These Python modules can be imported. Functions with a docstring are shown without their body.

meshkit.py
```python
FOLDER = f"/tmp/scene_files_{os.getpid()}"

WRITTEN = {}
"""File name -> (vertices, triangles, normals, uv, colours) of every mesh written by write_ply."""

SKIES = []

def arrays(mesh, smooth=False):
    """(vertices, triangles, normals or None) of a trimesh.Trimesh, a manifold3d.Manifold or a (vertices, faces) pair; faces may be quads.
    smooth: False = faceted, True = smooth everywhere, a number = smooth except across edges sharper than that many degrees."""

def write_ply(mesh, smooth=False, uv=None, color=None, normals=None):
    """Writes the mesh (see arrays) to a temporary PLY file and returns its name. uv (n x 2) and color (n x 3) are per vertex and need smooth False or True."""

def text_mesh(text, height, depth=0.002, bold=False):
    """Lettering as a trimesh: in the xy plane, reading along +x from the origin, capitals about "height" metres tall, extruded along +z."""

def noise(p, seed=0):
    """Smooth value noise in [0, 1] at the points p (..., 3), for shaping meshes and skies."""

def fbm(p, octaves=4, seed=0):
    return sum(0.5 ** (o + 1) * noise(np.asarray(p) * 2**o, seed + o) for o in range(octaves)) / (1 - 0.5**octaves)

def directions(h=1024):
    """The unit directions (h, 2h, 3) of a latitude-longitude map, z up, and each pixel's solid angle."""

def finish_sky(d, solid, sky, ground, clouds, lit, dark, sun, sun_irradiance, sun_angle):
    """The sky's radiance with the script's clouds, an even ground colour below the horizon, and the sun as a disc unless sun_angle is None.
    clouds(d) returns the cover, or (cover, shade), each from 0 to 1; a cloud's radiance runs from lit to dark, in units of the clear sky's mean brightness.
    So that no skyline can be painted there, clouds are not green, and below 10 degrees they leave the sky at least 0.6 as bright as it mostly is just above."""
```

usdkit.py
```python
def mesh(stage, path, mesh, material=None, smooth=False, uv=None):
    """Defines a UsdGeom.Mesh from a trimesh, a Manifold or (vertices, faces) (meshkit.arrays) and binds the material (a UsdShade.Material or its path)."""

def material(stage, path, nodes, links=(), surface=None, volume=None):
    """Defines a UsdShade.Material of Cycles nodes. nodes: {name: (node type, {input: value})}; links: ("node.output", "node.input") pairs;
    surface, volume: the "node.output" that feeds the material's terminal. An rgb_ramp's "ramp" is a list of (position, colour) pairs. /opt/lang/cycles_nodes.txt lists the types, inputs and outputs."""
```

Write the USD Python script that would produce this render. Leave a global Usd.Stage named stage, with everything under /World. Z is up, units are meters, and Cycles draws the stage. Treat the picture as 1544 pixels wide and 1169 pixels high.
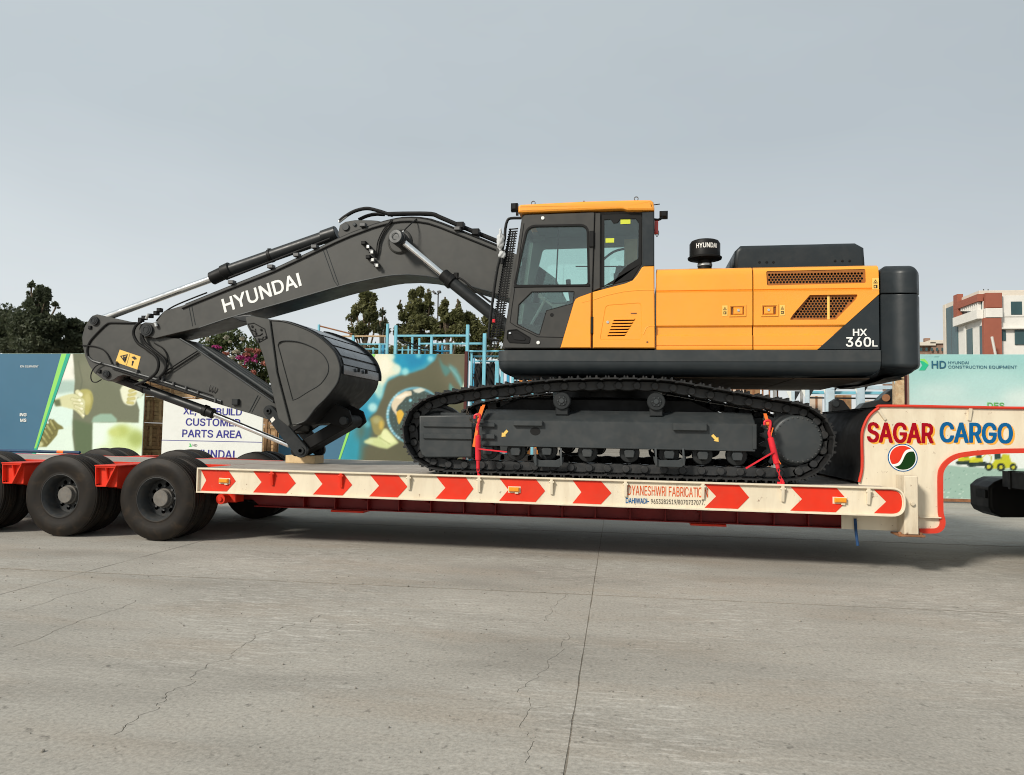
import math, random
import numpy as np, trimesh, mapbox_earcut
import manifold3d as m3
from shapely.geometry import Polygon, LineString, Point, box as sbox
from shapely.ops import unary_union
from pxr import Usd, UsdGeom, UsdLux, UsdShade, Gf, Sdf, Vt
import usdkit, meshkit

stage = Usd.Stage.CreateInMemory()
UsdGeom.SetStageUpAxis(stage, UsdGeom.Tokens.z)
UsdGeom.SetStageMetersPerUnit(stage, 1.0)
UsdGeom.Xform.Define(stage, '/World')
UsdGeom.Scope.Define(stage, '/World/Looks')

# ------------------------------------------------------------------ camera
PITCH, ROLL, YAW, FPX, CAMH = 0.05643589, 0.01769232, 0.16514358, 1111.16215, 1.50341
IMG_W, IMG_H = 1544.0, 1169.0
FWD = np.array([-math.sin(YAW)*math.cos(PITCH), math.cos(YAW)*math.cos(PITCH), math.sin(PITCH)])
_r = np.array([math.cos(YAW), math.sin(YAW), 0.0]); _u = np.cross(_r, FWD)
RGT = _r*math.cos(ROLL) + _u*math.sin(ROLL)
UPV = -_r*math.sin(ROLL) + _u*math.cos(ROLL)
cam = UsdGeom.Camera.Define(stage, '/World/camera')
cam.AddTransformOp().Set(Gf.Matrix4d(*RGT, 0, *UPV, 0, *(-FWD), 0, 0, 0, CAMH, 1))
cam.CreateHorizontalApertureAttr(36.0)
cam.CreateVerticalApertureAttr(36.0*IMG_H/IMG_W)
cam.CreateFocalLengthAttr(36.0*FPX/IMG_W)
cam.CreateClippingRangeAttr(Gf.Vec2f(0.05, 3000))
cam.CreateExposureAttr(1.58)

# ------------------------------------------------------------------ sky and sun (hazy bright day, veiled sun on the left behind the camera)
SUN_EL, SUN_DIR_XY = math.radians(34), (-0.60, -0.80)
SUN_ROT = math.atan2(SUN_DIR_XY[0], SUN_DIR_XY[1])
SKY_STRENGTH = 0.0565
VEIL_LOW, VEIL_HIGH = (5.0, 5.12, 5.12), (3.04, 3.36, 3.50)
sky = UsdLux.DomeLight.Define(stage, '/World/sky')
sky.GetPrim().SetCustomDataByKey('kind', 'structure')
skymat = usdkit.material(stage, '/World/Looks/hazy_sky', {
    'tc': ('texture_coordinate', {}),
    'sep': ('separate_xyz', {}),
    'sky': ('sky_texture', {'sky_type': 'single_scattering', 'sun_disc': False, 'sun_elevation': SUN_EL, 'sun_rotation': SUN_ROT, 'aerosol_density': 2.0}),
    'ramp': ('rgb_ramp', {'ramp': [(0.0, VEIL_LOW), (0.10, tuple(.55*a+.45*b for a, b in zip(VEIL_LOW, VEIL_HIGH))), (0.36, VEIL_HIGH), (1.0, (3.1, 3.45, 3.55))]}),
    'map': ('mapping', {'scale': (1.0, 1.0, 2.6)}),
    'noise': ('noise_texture', {'scale': 2.2, 'detail': 5.0, 'roughness': 0.52}),
    'nr': ('map_range', {'from_min': 0.35, 'from_max': 0.75, 'to_min': 0.97, 'to_max': 1.05, 'clamp': True}),
    'veil': ('mix_color', {'blend_type': 'multiply', 'fac': 1.0, 'use_clamp': False, 'use_clamp_result': False}),
    'dot': ('vector_math', {'math_type': 'dot_product', 'vector2': (-0.95, -0.3, 0.0)}),
    'glow': ('map_range', {'from_min': -1.0, 'from_max': 1.0, 'to_min': 0.88, 'to_max': 1.20, 'clamp': True}),
    'veil2': ('mix_color', {'blend_type': 'multiply', 'fac': 1.0, 'use_clamp': False, 'use_clamp_result': False}),
    'mix': ('mix_color', {'fac': 0.92, 'use_clamp_result': False}),
    'bg': ('background_shader', {'strength': SKY_STRENGTH}),
}, [('tc.generated', 'sep.vector'), ('sep.z', 'ramp.fac'), ('tc.generated', 'map.vector'), ('map.vector', 'noise.vector'), ('noise.fac', 'nr.value'),
    ('ramp.color', 'veil.a'), ('nr.result', 'veil.b'), ('sky.color', 'mix.a'), ('tc.generated', 'dot.vector1'), ('dot.value', 'glow.value'), ('veil.result', 'veil2.a'), ('glow.result', 'veil2.b'), ('veil2.result', 'mix.b'), ('mix.result', 'bg.color')], surface='bg.background')
UsdShade.MaterialBindingAPI.Apply(sky.GetPrim()).Bind(skymat)
sun = UsdLux.DistantLight.Define(stage, '/World/sun')
sun.CreateIntensityAttr(0.345); sun.CreateAngleAttr(10.0); sun.CreateNormalizeAttr(True)
sun.CreateColorAttr(Gf.Vec3f(1.0, 0.94, 0.84))
_s = np.array([*(np.array(SUN_DIR_XY)/np.hypot(*SUN_DIR_XY)*math.cos(SUN_EL)), math.sin(SUN_EL)])
_x = np.cross([0, 0, 1.0], _s); _x /= np.linalg.norm(_x); _y = np.cross(_s, _x)
sun.AddTransformOp().Set(Gf.Matrix4d(*_x, 0, *_y, 0, *_s, 0, 0, 0, 30, 1))

# ------------------------------------------------------------------ helpers
def P(x, y, Y):
    """world (X, Z) where the line of sight of a photograph pixel meets the upright plane at depth Y"""
    d = FWD*FPX + RGT*(x-IMG_W/2) - UPV*(y-IMG_H/2)
    t = Y/d[1]
    return np.array([d[0]*t, CAMH+d[2]*t])
def P3(x, y, Y):
    a = P(x, y, Y); return np.array([a[0], Y, a[1]])
def PG(x, y, Z=0.0):
    d = FWD*FPX + RGT*(x-IMG_W/2) - UPV*(y-IMG_H/2)
    t = (Z-CAMH)/d[2]
    return np.array([d[0]*t, d[1]*t, Z])
def PP(pts, Y): return np.array([P(x, y, Y) for x, y in pts])

def ccw(p):
    p = np.asarray(p, float)
    a = np.sum(p[:, 0]*np.roll(p[:, 1], -1)-np.roll(p[:, 0], -1)*p[:, 1])
    return p if a > 0 else p[::-1]
def inset(p, d):
    """move every vertex of a counter-clockwise outline inwards by d (mitred)"""
    if abs(d) < 1e-9: return p.copy()
    e = np.roll(p, -1, 0)-p; e /= np.maximum(np.linalg.norm(e, axis=1, keepdims=True), 1e-9)
    n = np.stack([-e[:, 1], e[:, 0]], 1); n0 = np.roll(n, 1, 0)
    m = n+n0; l = np.maximum((m*m).sum(1, keepdims=True), .5)
    return p + m*(2*d/l)
def fillet(p, r, n=4):
    """round the corners of an outline; r one radius or one per corner"""
    p = np.asarray(p, float); N = len(p); rr = np.full(N, r, float) if np.ndim(r) == 0 else np.asarray(r, float)
    out = []
    for i in range(N):
        a, b, c = p[i-1], p[i], p[(i+1) % N]
        if rr[i] <= 0: out.append(b); continue
        u, v = a-b, c-b; lu, lv = np.linalg.norm(u), np.linalg.norm(v); u /= lu; v /= lv
        ang = math.acos(np.clip(u@v, -1, 1))
        if ang > 3.05: out.append(b); continue
        t = min(rr[i]/math.tan(ang/2), .48*lu, .48*lv)
        s, e = b+u*t, b+v*t
        for k in range(n+1):
            w = k/n; out.append((1-w)**2*s+2*w*(1-w)*b+w*w*e)
    return np.array(out)
def rnd(b, n=3): return [(b*(1-math.sin(math.pi/2*k/n)), b*(1-math.cos(math.pi/2*k/n))) for k in range(n+1)]
def prism(poly, y0, y1, b=0.006, holes=(), prof=None, back=None):
    """outline in (X, Z) drawn out from y0 (near) to y1 (far); b chamfers the edges; prof: (inset, depth) steps"""
    p = ccw(poly); hs = [ccw(h)[::-1] for h in holes]
    pf = prof if prof is not None else ([(b, 0), (0, b)] if b > 0 else [(0, 0)])
    pb = back if back is not None else pf
    rings = [(i, y0+d) for i, d in pf]+[(i, y1-d) for i, d in pb[::-1]]
    V, F = [], []
    loops = [p]+hs; n = sum(len(l) for l in loops)
    for ins, y in rings:
        for l in loops:
            q = inset(l, ins); V.append(np.column_stack([q[:, 0], np.full(len(q), y), q[:, 1]]))
    V = np.vstack(V)
    for k in range(len(rings)-1):
        o = 0
        for l in loops:
            m = len(l); i = np.arange(m); j = (i+1) % m
            a, bb = k*n+o+i, k*n+o+j; c, d = a+n, bb+n
            F.append(np.column_stack([a, c, d])); F.append(np.column_stack([a, d, bb])); o += m
    flat = np.vstack([inset(l, rings[0][0]) for l in loops]); ends = np.cumsum([len(l) for l in loops]).astype(np.uint32)
    t = mapbox_earcut.triangulate_float64(flat, ends).reshape(-1, 3).astype(int)
    A = flat[t]; ar = np.cross(A[:, 1]-A[:, 0], A[:, 2]-A[:, 0]); t[ar < 0] = t[ar < 0][:, ::-1]
    F.append(t); F.append(t[:, ::-1]+(len(rings)-1)*n)
    return trimesh.Trimesh(V, np.vstack(F), process=False)
_MZ = np.array([[1, 0, 0], [0, 0, 1], [0, -1, 0]], float)
_MX = np.array([[0, -1, 0], [1, 0, 0], [0, 0, 1]], float)
def xf(m, M, t=(0, 0, 0)):
    m = m.copy(); m.vertices = np.asarray(m.vertices)@np.asarray(M, float).T+np.asarray(t, float); return m
def plate_z(poly, z0, z1, b=.006, **k): return xf(prism(poly, -z1, -z0, b, **k), _MZ)      # plan outline (X, Y)
def beam_x(poly, x0, x1, b=.006, **k): return xf(prism(poly, -x1, -x0, b, **k), _MX)       # section (Y, Z)
def box(c, s, b=.005):
    (x, y, z), (w, d, h) = c, s
    b = min(b, w*.3, d*.3, h*.3)
    return prism([(x-w/2, z-h/2), (x+w/2, z-h/2), (x+w/2, z+h/2), (x-w/2, z+h/2)], y-d/2, y+d/2, b)
def box2(p, q, b=.005): p, q = np.minimum(p, q), np.maximum(p, q); return box((p+q)/2, q-p, b)
def frame_of(d):
    d = np.asarray(d, float); d = d/np.linalg.norm(d)
    a = np.array([0, 0, 1.0]) if abs(d[2]) < .9 else np.array([1.0, 0, 0])
    u = np.cross(a, d); u /= np.linalg.norm(u); return u, np.cross(d, u), d
def lathe(prof, c, d, n=32, close=False):
    """prof: (radius, along) points turned about the axis through c along d; order with along increasing for outward normals"""
    u, v, d = frame_of(d); c = np.asarray(c, float); a = np.linspace(0, 2*math.pi, n, endpoint=False)
    prof = list(prof); m = len(prof)
    V = np.vstack([c+d*h+r*(np.cos(a)[:, None]*u+np.sin(a)[:, None]*v) for r, h in prof]); F = []
    i = np.arange(n); j = (i+1) % n
    for k in range(m if close else m-1):
        a0, a1 = k*n, ((k+1) % m)*n
        F.append(np.column_stack([a0+i, a0+j, a1+j])); F.append(np.column_stack([a0+i, a1+j, a1+i]))
    if not close:
        for k, s in ((0, -1), (m-1, 1)):
            if prof[k][0] > 1e-6:
                V = np.vstack([V, c+d*prof[k][1]]); q = np.full(n, len(V)-1)
                F.append(np.column_stack([q, k*n+i, k*n+j][::s] if s > 0 else [q, k*n+j, k*n+i]))
    return trimesh.Trimesh(V, np.vstack(F), process=False)
def cyl(p, q, r, n=20, b=.003, r2=None):
    p, q = np.asarray(p, float), np.asarray(q, float); L = np.linalg.norm(q-p); r2 = r if r2 is None else r2
    b = min(b, .3*r, .3*L)
    return lathe([(r-b, 0), (r, b), (r2, L-b), (r2-b, L)], p, q-p, n)
def cat(*l):
    f = []
    for a in l: f += list(a) if isinstance(a, (list, tuple)) else [a]
    return trimesh.util.concatenate(f)
def spline(pts, n=6):
    p = np.asarray(pts, float)
    if len(p) < 3: return p
    q = np.vstack([2*p[0]-p[1], p, 2*p[-1]-p[-2]]); out = []
    for i in range(1, len(q)-2):
        for t in np.linspace(0, 1, n, endpoint=False):
            out.append(.5*(2*q[i]+(q[i+1]-q[i-1])*t+(2*q[i-1]-5*q[i]+4*q[i+1]-q[i+2])*t*t+(3*q[i]-q[i-1]-3*q[i+1]+q[i+2])*t**3))
    return np.vstack(out+[p[-1]])
def tube(pts, r, n=8, smooth=0, closed=False, flat=None):
    """round (or, with flat=(w, h), rectangular) section along a path"""
    p = spline(pts, smooth) if smooth else np.asarray(pts, float); N = len(p)
    T = np.roll(p, -1, 0)-np.roll(p, 1, 0) if closed else np.gradient(p, axis=0)
    T /= np.maximum(np.linalg.norm(T, axis=1, keepdims=True), 1e-9)
    u = frame_of(T[0])[0]; V = []
    a = np.linspace(0, 2*math.pi, n, endpoint=False)
    for i in range(N):
        u = u-T[i]*(u@T[i]); u /= np.linalg.norm(u); v = np.cross(T[i], u)
        if flat: V.append(p[i]+np.array([s*flat[0]/2*u+t*flat[1]/2*v for s, t in ((-1, -1), (1, -1), (1, 1), (-1, 1))]))
        else: V.append(p[i]+r*(np.cos(a)[:, None]*u+np.sin(a)[:, None]*v))
    n = 4 if flat else n
    V = np.vstack(V); F = []; i = np.arange(n); j = (i+1) % n
    for k in range(N if closed else N-1):
        a0, a1 = k*n, ((k+1) % N)*n
        F.append(np.column_stack([a0+i, a0+j, a1+j])); F.append(np.column_stack([a0+i, a1+j, a1+i]))
    if not closed:
        for k in range(1, n-1): F.append([[0, k+1, k]]); F.append([[(N-1)*n, (N-1)*n+k, (N-1)*n+k+1]])
    return trimesh.Trimesh(V, np.vstack(F), process=False)
def mirror_y(m, yc):
    m = m.copy(); v = np.array(m.vertices); v[:, 1] = 2*yc-v[:, 1]; m.vertices = v; m.faces = np.asarray(m.faces)[:, ::-1]; return m
def letters(s, h, depth, bold, fat=0.0):
    out, x = [], 0.0                                  # the capital I is a plain upright bar, as in the photograph's lettering
    st = (.205 if bold else .135)*h
    for i, seg in enumerate(s.split('I')):
        if i:
            out.append(xf(box2((0, -depth, 0), (st, 0, h*1.0), 0), [[1, 0, 0], [0, 0, 1], [0, -1, 0]], (x+.10*h, 0, 0))); x += st+.20*h
        lead = len(seg)-len(seg.lstrip()); trail = len(seg)-len(seg.rstrip()); core = seg.strip()
        x += .55*h*lead
        if core:
            c = meshkit.text_mesh(core, h, depth, bold); lo, hi = c.bounds
            c.apply_translation([x-lo[0], 0, 0]); out.append(c); x += hi[0]-lo[0]
        x += .45*h*trail
    m = cat(*out)
    if fat:
        ms = []
        for k, dx in enumerate((0, -fat*h, fat*h)):
            c = m.copy(); c.apply_translation([dx, 0, -.0003*k]); ms.append(c)
        m = cat(*ms)
    return m
def txt(s, h, X, Y, Z, width=None, rot=0.0, depth=.002, bold=True, shear=0.0, align='l', height=None, fat=0.0):
    """lettering on an upright face that looks towards -Y, starting at (X, Z)"""
    m = letters(s, h, depth, bold, fat); v = np.array(m.vertices)
    v[:, 0] -= v[:, 0].min()
    if width: v[:, 0] *= width/v[:, 0].max()
    if height: v[:, 1] *= height/h
    v[:, 0] += shear*v[:, 1]
    if align == 'c': v[:, 0] -= (v[:, 0].max()+v[:, 0].min())/2
    c, sn = math.cos(rot), math.sin(rot)
    x, z = v[:, 0]*c-v[:, 1]*sn, v[:, 0]*sn+v[:, 1]*c
    m.vertices = np.column_stack([X+x, Y-v[:, 2], Z+z]); return m
def decal(polyXZ, Y, t=.002): return prism(polyXZ, Y-t, Y, 0)
def shp(geom, Y, t=.002):
    """flat print from a shapely shape in (X, Z)"""
    gs = getattr(geom, 'geoms', [geom]); out = []
    for g in gs:
        if g.area > 1e-7: out.append(prism(np.array(g.exterior.coords)[:-1], Y-t, Y, 0, [np.array(h.coords)[:-1] for h in g.interiors]))
    return cat(out)
def circle(x, z, r, n=28, r2=None):
    a = np.linspace(0, 2*math.pi, n, endpoint=False); return np.column_stack([x+r*np.cos(a), z+(r2 or r)*np.sin(a)])

USED = {}
def newpath(parent, name):
    k = USED.get((parent, name), 0); USED[(parent, name)] = k+1
    return f'{parent}/{name}' + (f'_{k:03d}' if k else '')
ORIG = {}
def tag(prim, label=None, cat_=None, group=None, kind=None):
    for k, v in (('label', label), ('category', cat_), ('group', group), ('kind', kind)):
        if v: prim.SetCustomDataByKey(k, v)
def thing(name, label, cat_, loc, group=None):
    path = newpath('/World', name); x = UsdGeom.Xform.Define(stage, path); x.AddTranslateOp().Set(Gf.Vec3d(*map(float, loc)))
    ORIG[path] = np.array(loc, float); tag(x.GetPrim(), label, cat_, group); return path
def obj(name, mesh, mat, parent='/World', smooth=35, label=None, cat_=None, group=None, kind=None):
    if isinstance(mesh, (list, tuple)): mesh = cat(*mesh)
    while parent.count('/') >= 4: parent = parent.rsplit('/', 1)[0]          # thing > part > sub-part, no deeper
    path = newpath(parent, name); o = ORIG.get(parent, np.zeros(3)); ORIG[path] = o
    if o.any(): mesh = mesh.copy(); mesh.vertices = np.asarray(mesh.vertices)-o
    m = usdkit.mesh(stage, path, mesh, MAT[mat], smooth=smooth); tag(m.GetPrim(), label, cat_, group, kind); return path

# ------------------------------------------------------------------ materials
MAT = {}
def paint(name, col, rough=.45, metallic=0.0, var=.18, scale=2.5, dirt=0.0, dirtcol=(.24, .20, .15), bump=0.0, bscale=60, spec=.35, coat=0.0, chips=0.0, chipcol=(.16, .075, .04), stretch=None):
    """paint, metal, rubber: colour varied by soft noise, dust in broad patches, uneven gloss"""
    lo = tuple(c*(1-var) for c in col); hi = tuple(min(c*(1+var*.8), .95) for c in col)
    n = {'g': ('geometry', {}), 'n1': ('noise_texture', {'scale': scale, 'detail': 5.0, 'roughness': .6}),
         'r1': ('rgb_ramp', {'ramp': [(.3, lo), (.7, hi)]}),
         'n2': ('noise_texture', {'scale': scale*2.7, 'detail': 6.0, 'roughness': .65, 'distortion': .4}),
         'd': ('map_range', {'from_min': .45, 'from_max': .8, 'to_min': 0.0, 'to_max': dirt, 'clamp': True}),
         'mx': ('mix_color', {'b': dirtcol}),
         'rr': ('map_range', {'from_min': .3, 'from_max': .75, 'to_min': max(rough-.08, .03), 'to_max': min(rough+.14, 1.0), 'clamp': True}),
         'p': ('principled_bsdf', {'metallic': metallic, 'specular_ior_level': spec, 'coat_weight': coat, 'coat_roughness': .12})}
    l = [('g.position', 'n1.vector'), ('g.position', 'n2.vector'), ('n1.fac', 'r1.fac'), ('n2.fac', 'd.value'), ('d.result', 'mx.fac'), ('r1.color', 'mx.a'),
         ('mx.result', 'p.base_color'), ('n2.fac', 'rr.value'), ('rr.result', 'p.roughness')]
    if stretch:
        n['st'] = ('mapping', {'scale': stretch}); l.remove(('g.position', 'n2.vector')); l += [('g.position', 'st.vector'), ('st.vector', 'n2.vector')]
    if chips:
        n['nc'] = ('noise_texture', {'scale': 16.0, 'detail': 8.0, 'roughness': .72}); n['cr'] = ('map_range', {'from_min': .70-.06*chips, 'from_max': .73-.06*chips, 'to_min': 0.0, 'to_max': .85, 'clamp': True})
        n['mc'] = ('mix_color', {'b': chipcol}); l.remove(('mx.result', 'p.base_color'))
        l += [('g.position', 'nc.vector'), ('nc.fac', 'cr.value'), ('cr.result', 'mc.fac'), ('mx.result', 'mc.a'), ('mc.result', 'p.base_color')]
    if bump:
        n['n3'] = ('noise_texture', {'scale': bscale, 'detail': 4.0}); n['bp'] = ('bump', {'strength': bump, 'distance': .004})
        l += [('g.position', 'n3.vector'), ('n3.fac', 'bp.height'), ('bp.normal', 'p.normal')]
    MAT[name] = usdkit.material(stage, f'/World/Looks/{name}', n, l, surface='p.BSDF')

paint('orange_paint', (.84, .325, .030), .33, var=.05, scale=1.2, dirt=.07, coat=.5)
paint('grille_brown', (.30, .105, .02), .5, var=.15, scale=6)
paint('boom_grey', (.050, .050, .046), .46, var=.14, dirt=.22, dirtcol=(.10, .092, .08), bump=.06, bscale=9)
paint('frame_grey', (.034, .039, .041), .42, var=.16, dirt=.28, dirtcol=(.085, .078, .07))
paint('dark_paint', (.017, .019, .020), .38, var=.12, dirt=.12, dirtcol=(.06, .055, .05), spec=.3)
paint('weight_paint', (.017, .022, .025), .40, var=.10, dirt=.06, dirtcol=(.10, .095, .09), bump=.10, bscale=35)
paint('cab_grey', (.038, .037, .034), .45, var=.06, dirt=.05)
paint('black_plastic', (.007, .007, .007), .5, var=.2, dirt=.08, dirtcol=(.04, .036, .033), spec=.22)
paint('black_rubber', (.008, .008, .008), .62, var=.2, dirt=.10, dirtcol=(.04, .035, .03), spec=.2)
paint('track_steel', (.015, .0155, .016), .5, metallic=.1, var=.3, scale=6, dirt=.40, dirtcol=(.055, .047, .04), bump=.25, spec=.3)
paint('underside_plate', (.16, .115, .08), .7, var=.3, scale=4, dirt=.4, dirtcol=(.10, .08, .06))
paint('chrome', (.82, .82, .81), .14, metallic=1.0, var=.03)
paint('bright_steel', (.55, .55, .53), .35, metallic=.8, var=.15)
paint('bolt_steel', (.10, .10, .10), .45, metallic=.5, var=.2)
paint('white_paint', (.78, .78, .74), .45, var=.04)
paint('link_steel', (.030, .031, .032), .45, metallic=.2, var=.3, scale=7, dirt=.35, dirtcol=(.08, .068, .055), bump=.2, spec=.35)
paint('cream_paint', (.68, .60, .455), .48, var=.06, scale=1.6, dirt=.42, dirtcol=(.42, .32, .21), chips=.95, stretch=(1.6, 1.6, .35))
paint('post_cream', (.62, .54, .41), .5, var=.10, scale=3, dirt=.6, dirtcol=(.34, .24, .14), chips=1.1, stretch=(1.6, 1.6, .3))
paint('signal_red', (.64, .030, .010), .46, var=.10, dirt=.16, dirtcol=(.36, .08, .04), spec=.25, chips=.4, chipcol=(.45, .30, .20))
paint('trim_red', (.56, .038, .018), .48, var=.10, dirt=.16, dirtcol=(.36, .12, .08), spec=.25, chips=.5)
paint('chassis_red', (.22, .008, .008), .45, var=.15, dirt=.15, dirtcol=(.12, .04, .03))
paint('letter_red', (.30, .002, .010), .6, var=.10, spec=.1)
paint('letter_orange', (.60, .085, .015), .6, var=.25, scale=14, spec=.1)
paint('letter_blue', (.003, .095, .25), .6, var=.10, spec=.1)
paint('letter_yellow', (.80, .36, .04), .5, var=.1)
paint('letter_black', (.03, .025, .02), .5, var=.2)
paint('deep_green', (.006, .035, .006), .6, var=.1, spec=.1)
paint('rim_steel', (.036, .038, .039), .5, metallic=.2, var=.25, scale=5, dirt=.35, dirtcol=(.12, .095, .07))
paint('hub_cap', (.13, .122, .11), .7, var=.2, scale=12, dirt=.35, dirtcol=(.26, .20, .14))
paint('binder_red', (.62, .018, .03), .4, var=.15, scale=9)
paint('strap_orange', (.80, .16, .02), .7, var=.15, scale=12, dirt=.2)
paint('chain_steel', (.09, .075, .06), .5, metallic=.6, var=.3, scale=20)
paint('amber_lens', (.80, .28, .01), .2, var=.1, scale=30, coat=.6)
paint('red_lens', (.5, .02, .01), .2, var=.1, coat=.5)
paint('decal_yellow', (.80, .50, .12), .45, var=.04)
paint('decal_lime', (.55, .60, .05), .45, var=.04)
paint('raw_wood', (.62, .45, .25), .7, var=.18, scale=9, bump=.3, bscale=80)
paint('crate_wood', (.27, .155, .075), .8, var=.35, scale=7, dirt=.3, dirtcol=(.12, .07, .04), bump=.3)
paint('crate_wood_pale', (.42, .27, .14), .8, var=.3, scale=7, dirt=.3, dirtcol=(.18, .11, .06), bump=.3)
paint('stillage_blue', (.17, .47, .58), .5, var=.15, scale=4, dirt=.3, dirtcol=(.30, .24, .17))
paint('stillage_blue_deep', (.03, .27, .45), .5, var=.15, scale=4, dirt=.2, dirtcol=(.22, .18, .13))
paint('pale_steel', (.42, .52, .58), .5, var=.15, scale=4, dirt=.35, dirtcol=(.45, .40, .33))
paint('rust_cream', (.50, .37, .22), .7, var=.25, scale=5, dirt=.9, dirtcol=(.30, .12, .04))
paint('dark_red_post', (.07, .012, .010), .6, var=.2)
paint('rust', (.25, .11, .05), .8, var=.3, scale=6, dirt=.5, dirtcol=(.10, .05, .03))
paint('grey_tank', (.30, .30, .29), .5, var=.2, scale=5, dirt=.3)
paint('pale_box', (.55, .45, .36), .7, var=.2, scale=4)
paint('orange_part', (.70, .25, .05), .5, var=.2, scale=6)
paint('grit', (.24, .22, .19), .9, var=.4, scale=30)
paint('pole_navy', (.015, .05, .11), .6, var=.3)
paint('bucket_back', (.022, .026, .031), .26, var=.2, dirt=.15, dirtcol=(.07, .07, .065), coat=.4)
paint('rope_blue', (.015, .05, .13), .8, var=.3, scale=20)
paint('plastic_wrap', (.48, .49, .49), .25, var=.1, scale=20)
paint('seat_fabric', (.10, .11, .11), .9, var=.2)
paint('cab_trim', (.20, .225, .215), .7, var=.1)
paint('paper_white', (.72, .70, .64), .8, var=.05, scale=6)
paint('carton', (.42, .32, .20), .8, var=.1, scale=6)
paint('sign_white', (.66, .67, .63), .55, var=.03, dirt=.12, dirtcol=(.45, .45, .42))
paint('sign_blue', (.030, .028, .22), .5, var=.05)
paint('sheet_blue', (.045, .135, .215), .5, var=.05, scale=.7)
paint('stripe_green', (.10, .50, .14), .5, var=.06)
paint('stripe_teal', (.02, .36, .24), .5, var=.06)
paint('print_mint', (.58, .72, .58), .55, var=.07, scale=.8)
paint('print_white', (.78, .80, .74), .55, var=.05)
paint('print_olive', (.165, .175, .105), .55, var=.08, scale=1.0)
paint('print_olive_dark', (.11, .135, .085), .55, var=.07, scale=1.0)
paint('print_skin', (.60, .60, .30), .55, var=.12, scale=3)
paint('print_skin_dark', (.40, .38, .12), .55, var=.16, scale=3)
paint('print_lime', (.55, .66, .30), .55, var=.22, scale=1.4)
paint('print_aqua', (.09, .45, .55), .55, var=.35, scale=1.6)
paint('print_cyan', (.012, .33, .50), .55, var=.2, scale=1.6)
paint('print_glow', (.75, .80, .66), .55, var=.08, scale=2)
paint('print_teal_glass', (.17, .36, .36), .55, var=.25, scale=3)
paint('print_ocean', (.10, .15, .14), .55, var=.25, scale=5)
paint('print_land', (.68, .62, .50), .55, var=.2, scale=8)
paint('print_gold', (.72, .48, .06), .55, var=.2, scale=8)
paint('print_ring', (.20, .50, .66), .55, var=.25, scale=9)
paint('logo_green', (.02, .42, .22), .5, var=.05)
paint('logo_lime', (.25, .60, .12), .5, var=.05)
paint('print_navy', (.02, .10, .16), .5, var=.05)
paint('print_green_text', (.12, .38, .10), .5, var=.05)
paint('machine_yellow', (.55, .55, .03), .55, var=.25, scale=5)
paint('machine_dark', (.03, .05, .04), .55, var=.3, scale=5)
paint('machine_green', (.06, .14, .09), .55, var=.3, scale=5)
paint('terracotta', (.28, .088, .055), .75, var=.06)
paint('wall_white', (.66, .64, .59), .8, var=.05, dirt=.1, dirtcol=(.5, .46, .4))
paint('wall_cream', (.58, .52, .44), .8, var=.06)
paint('far_brick', (.27, .17, .125), .9, var=.2, scale=2)
paint('far_glass', (.035, .075, .08), .12, var=.2, scale=.6)
paint('bark', (.10, .075, .05), .9, var=.3, scale=4)
paint('lamp_grey', (.08, .08, .08), .6, var=.1)

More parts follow.
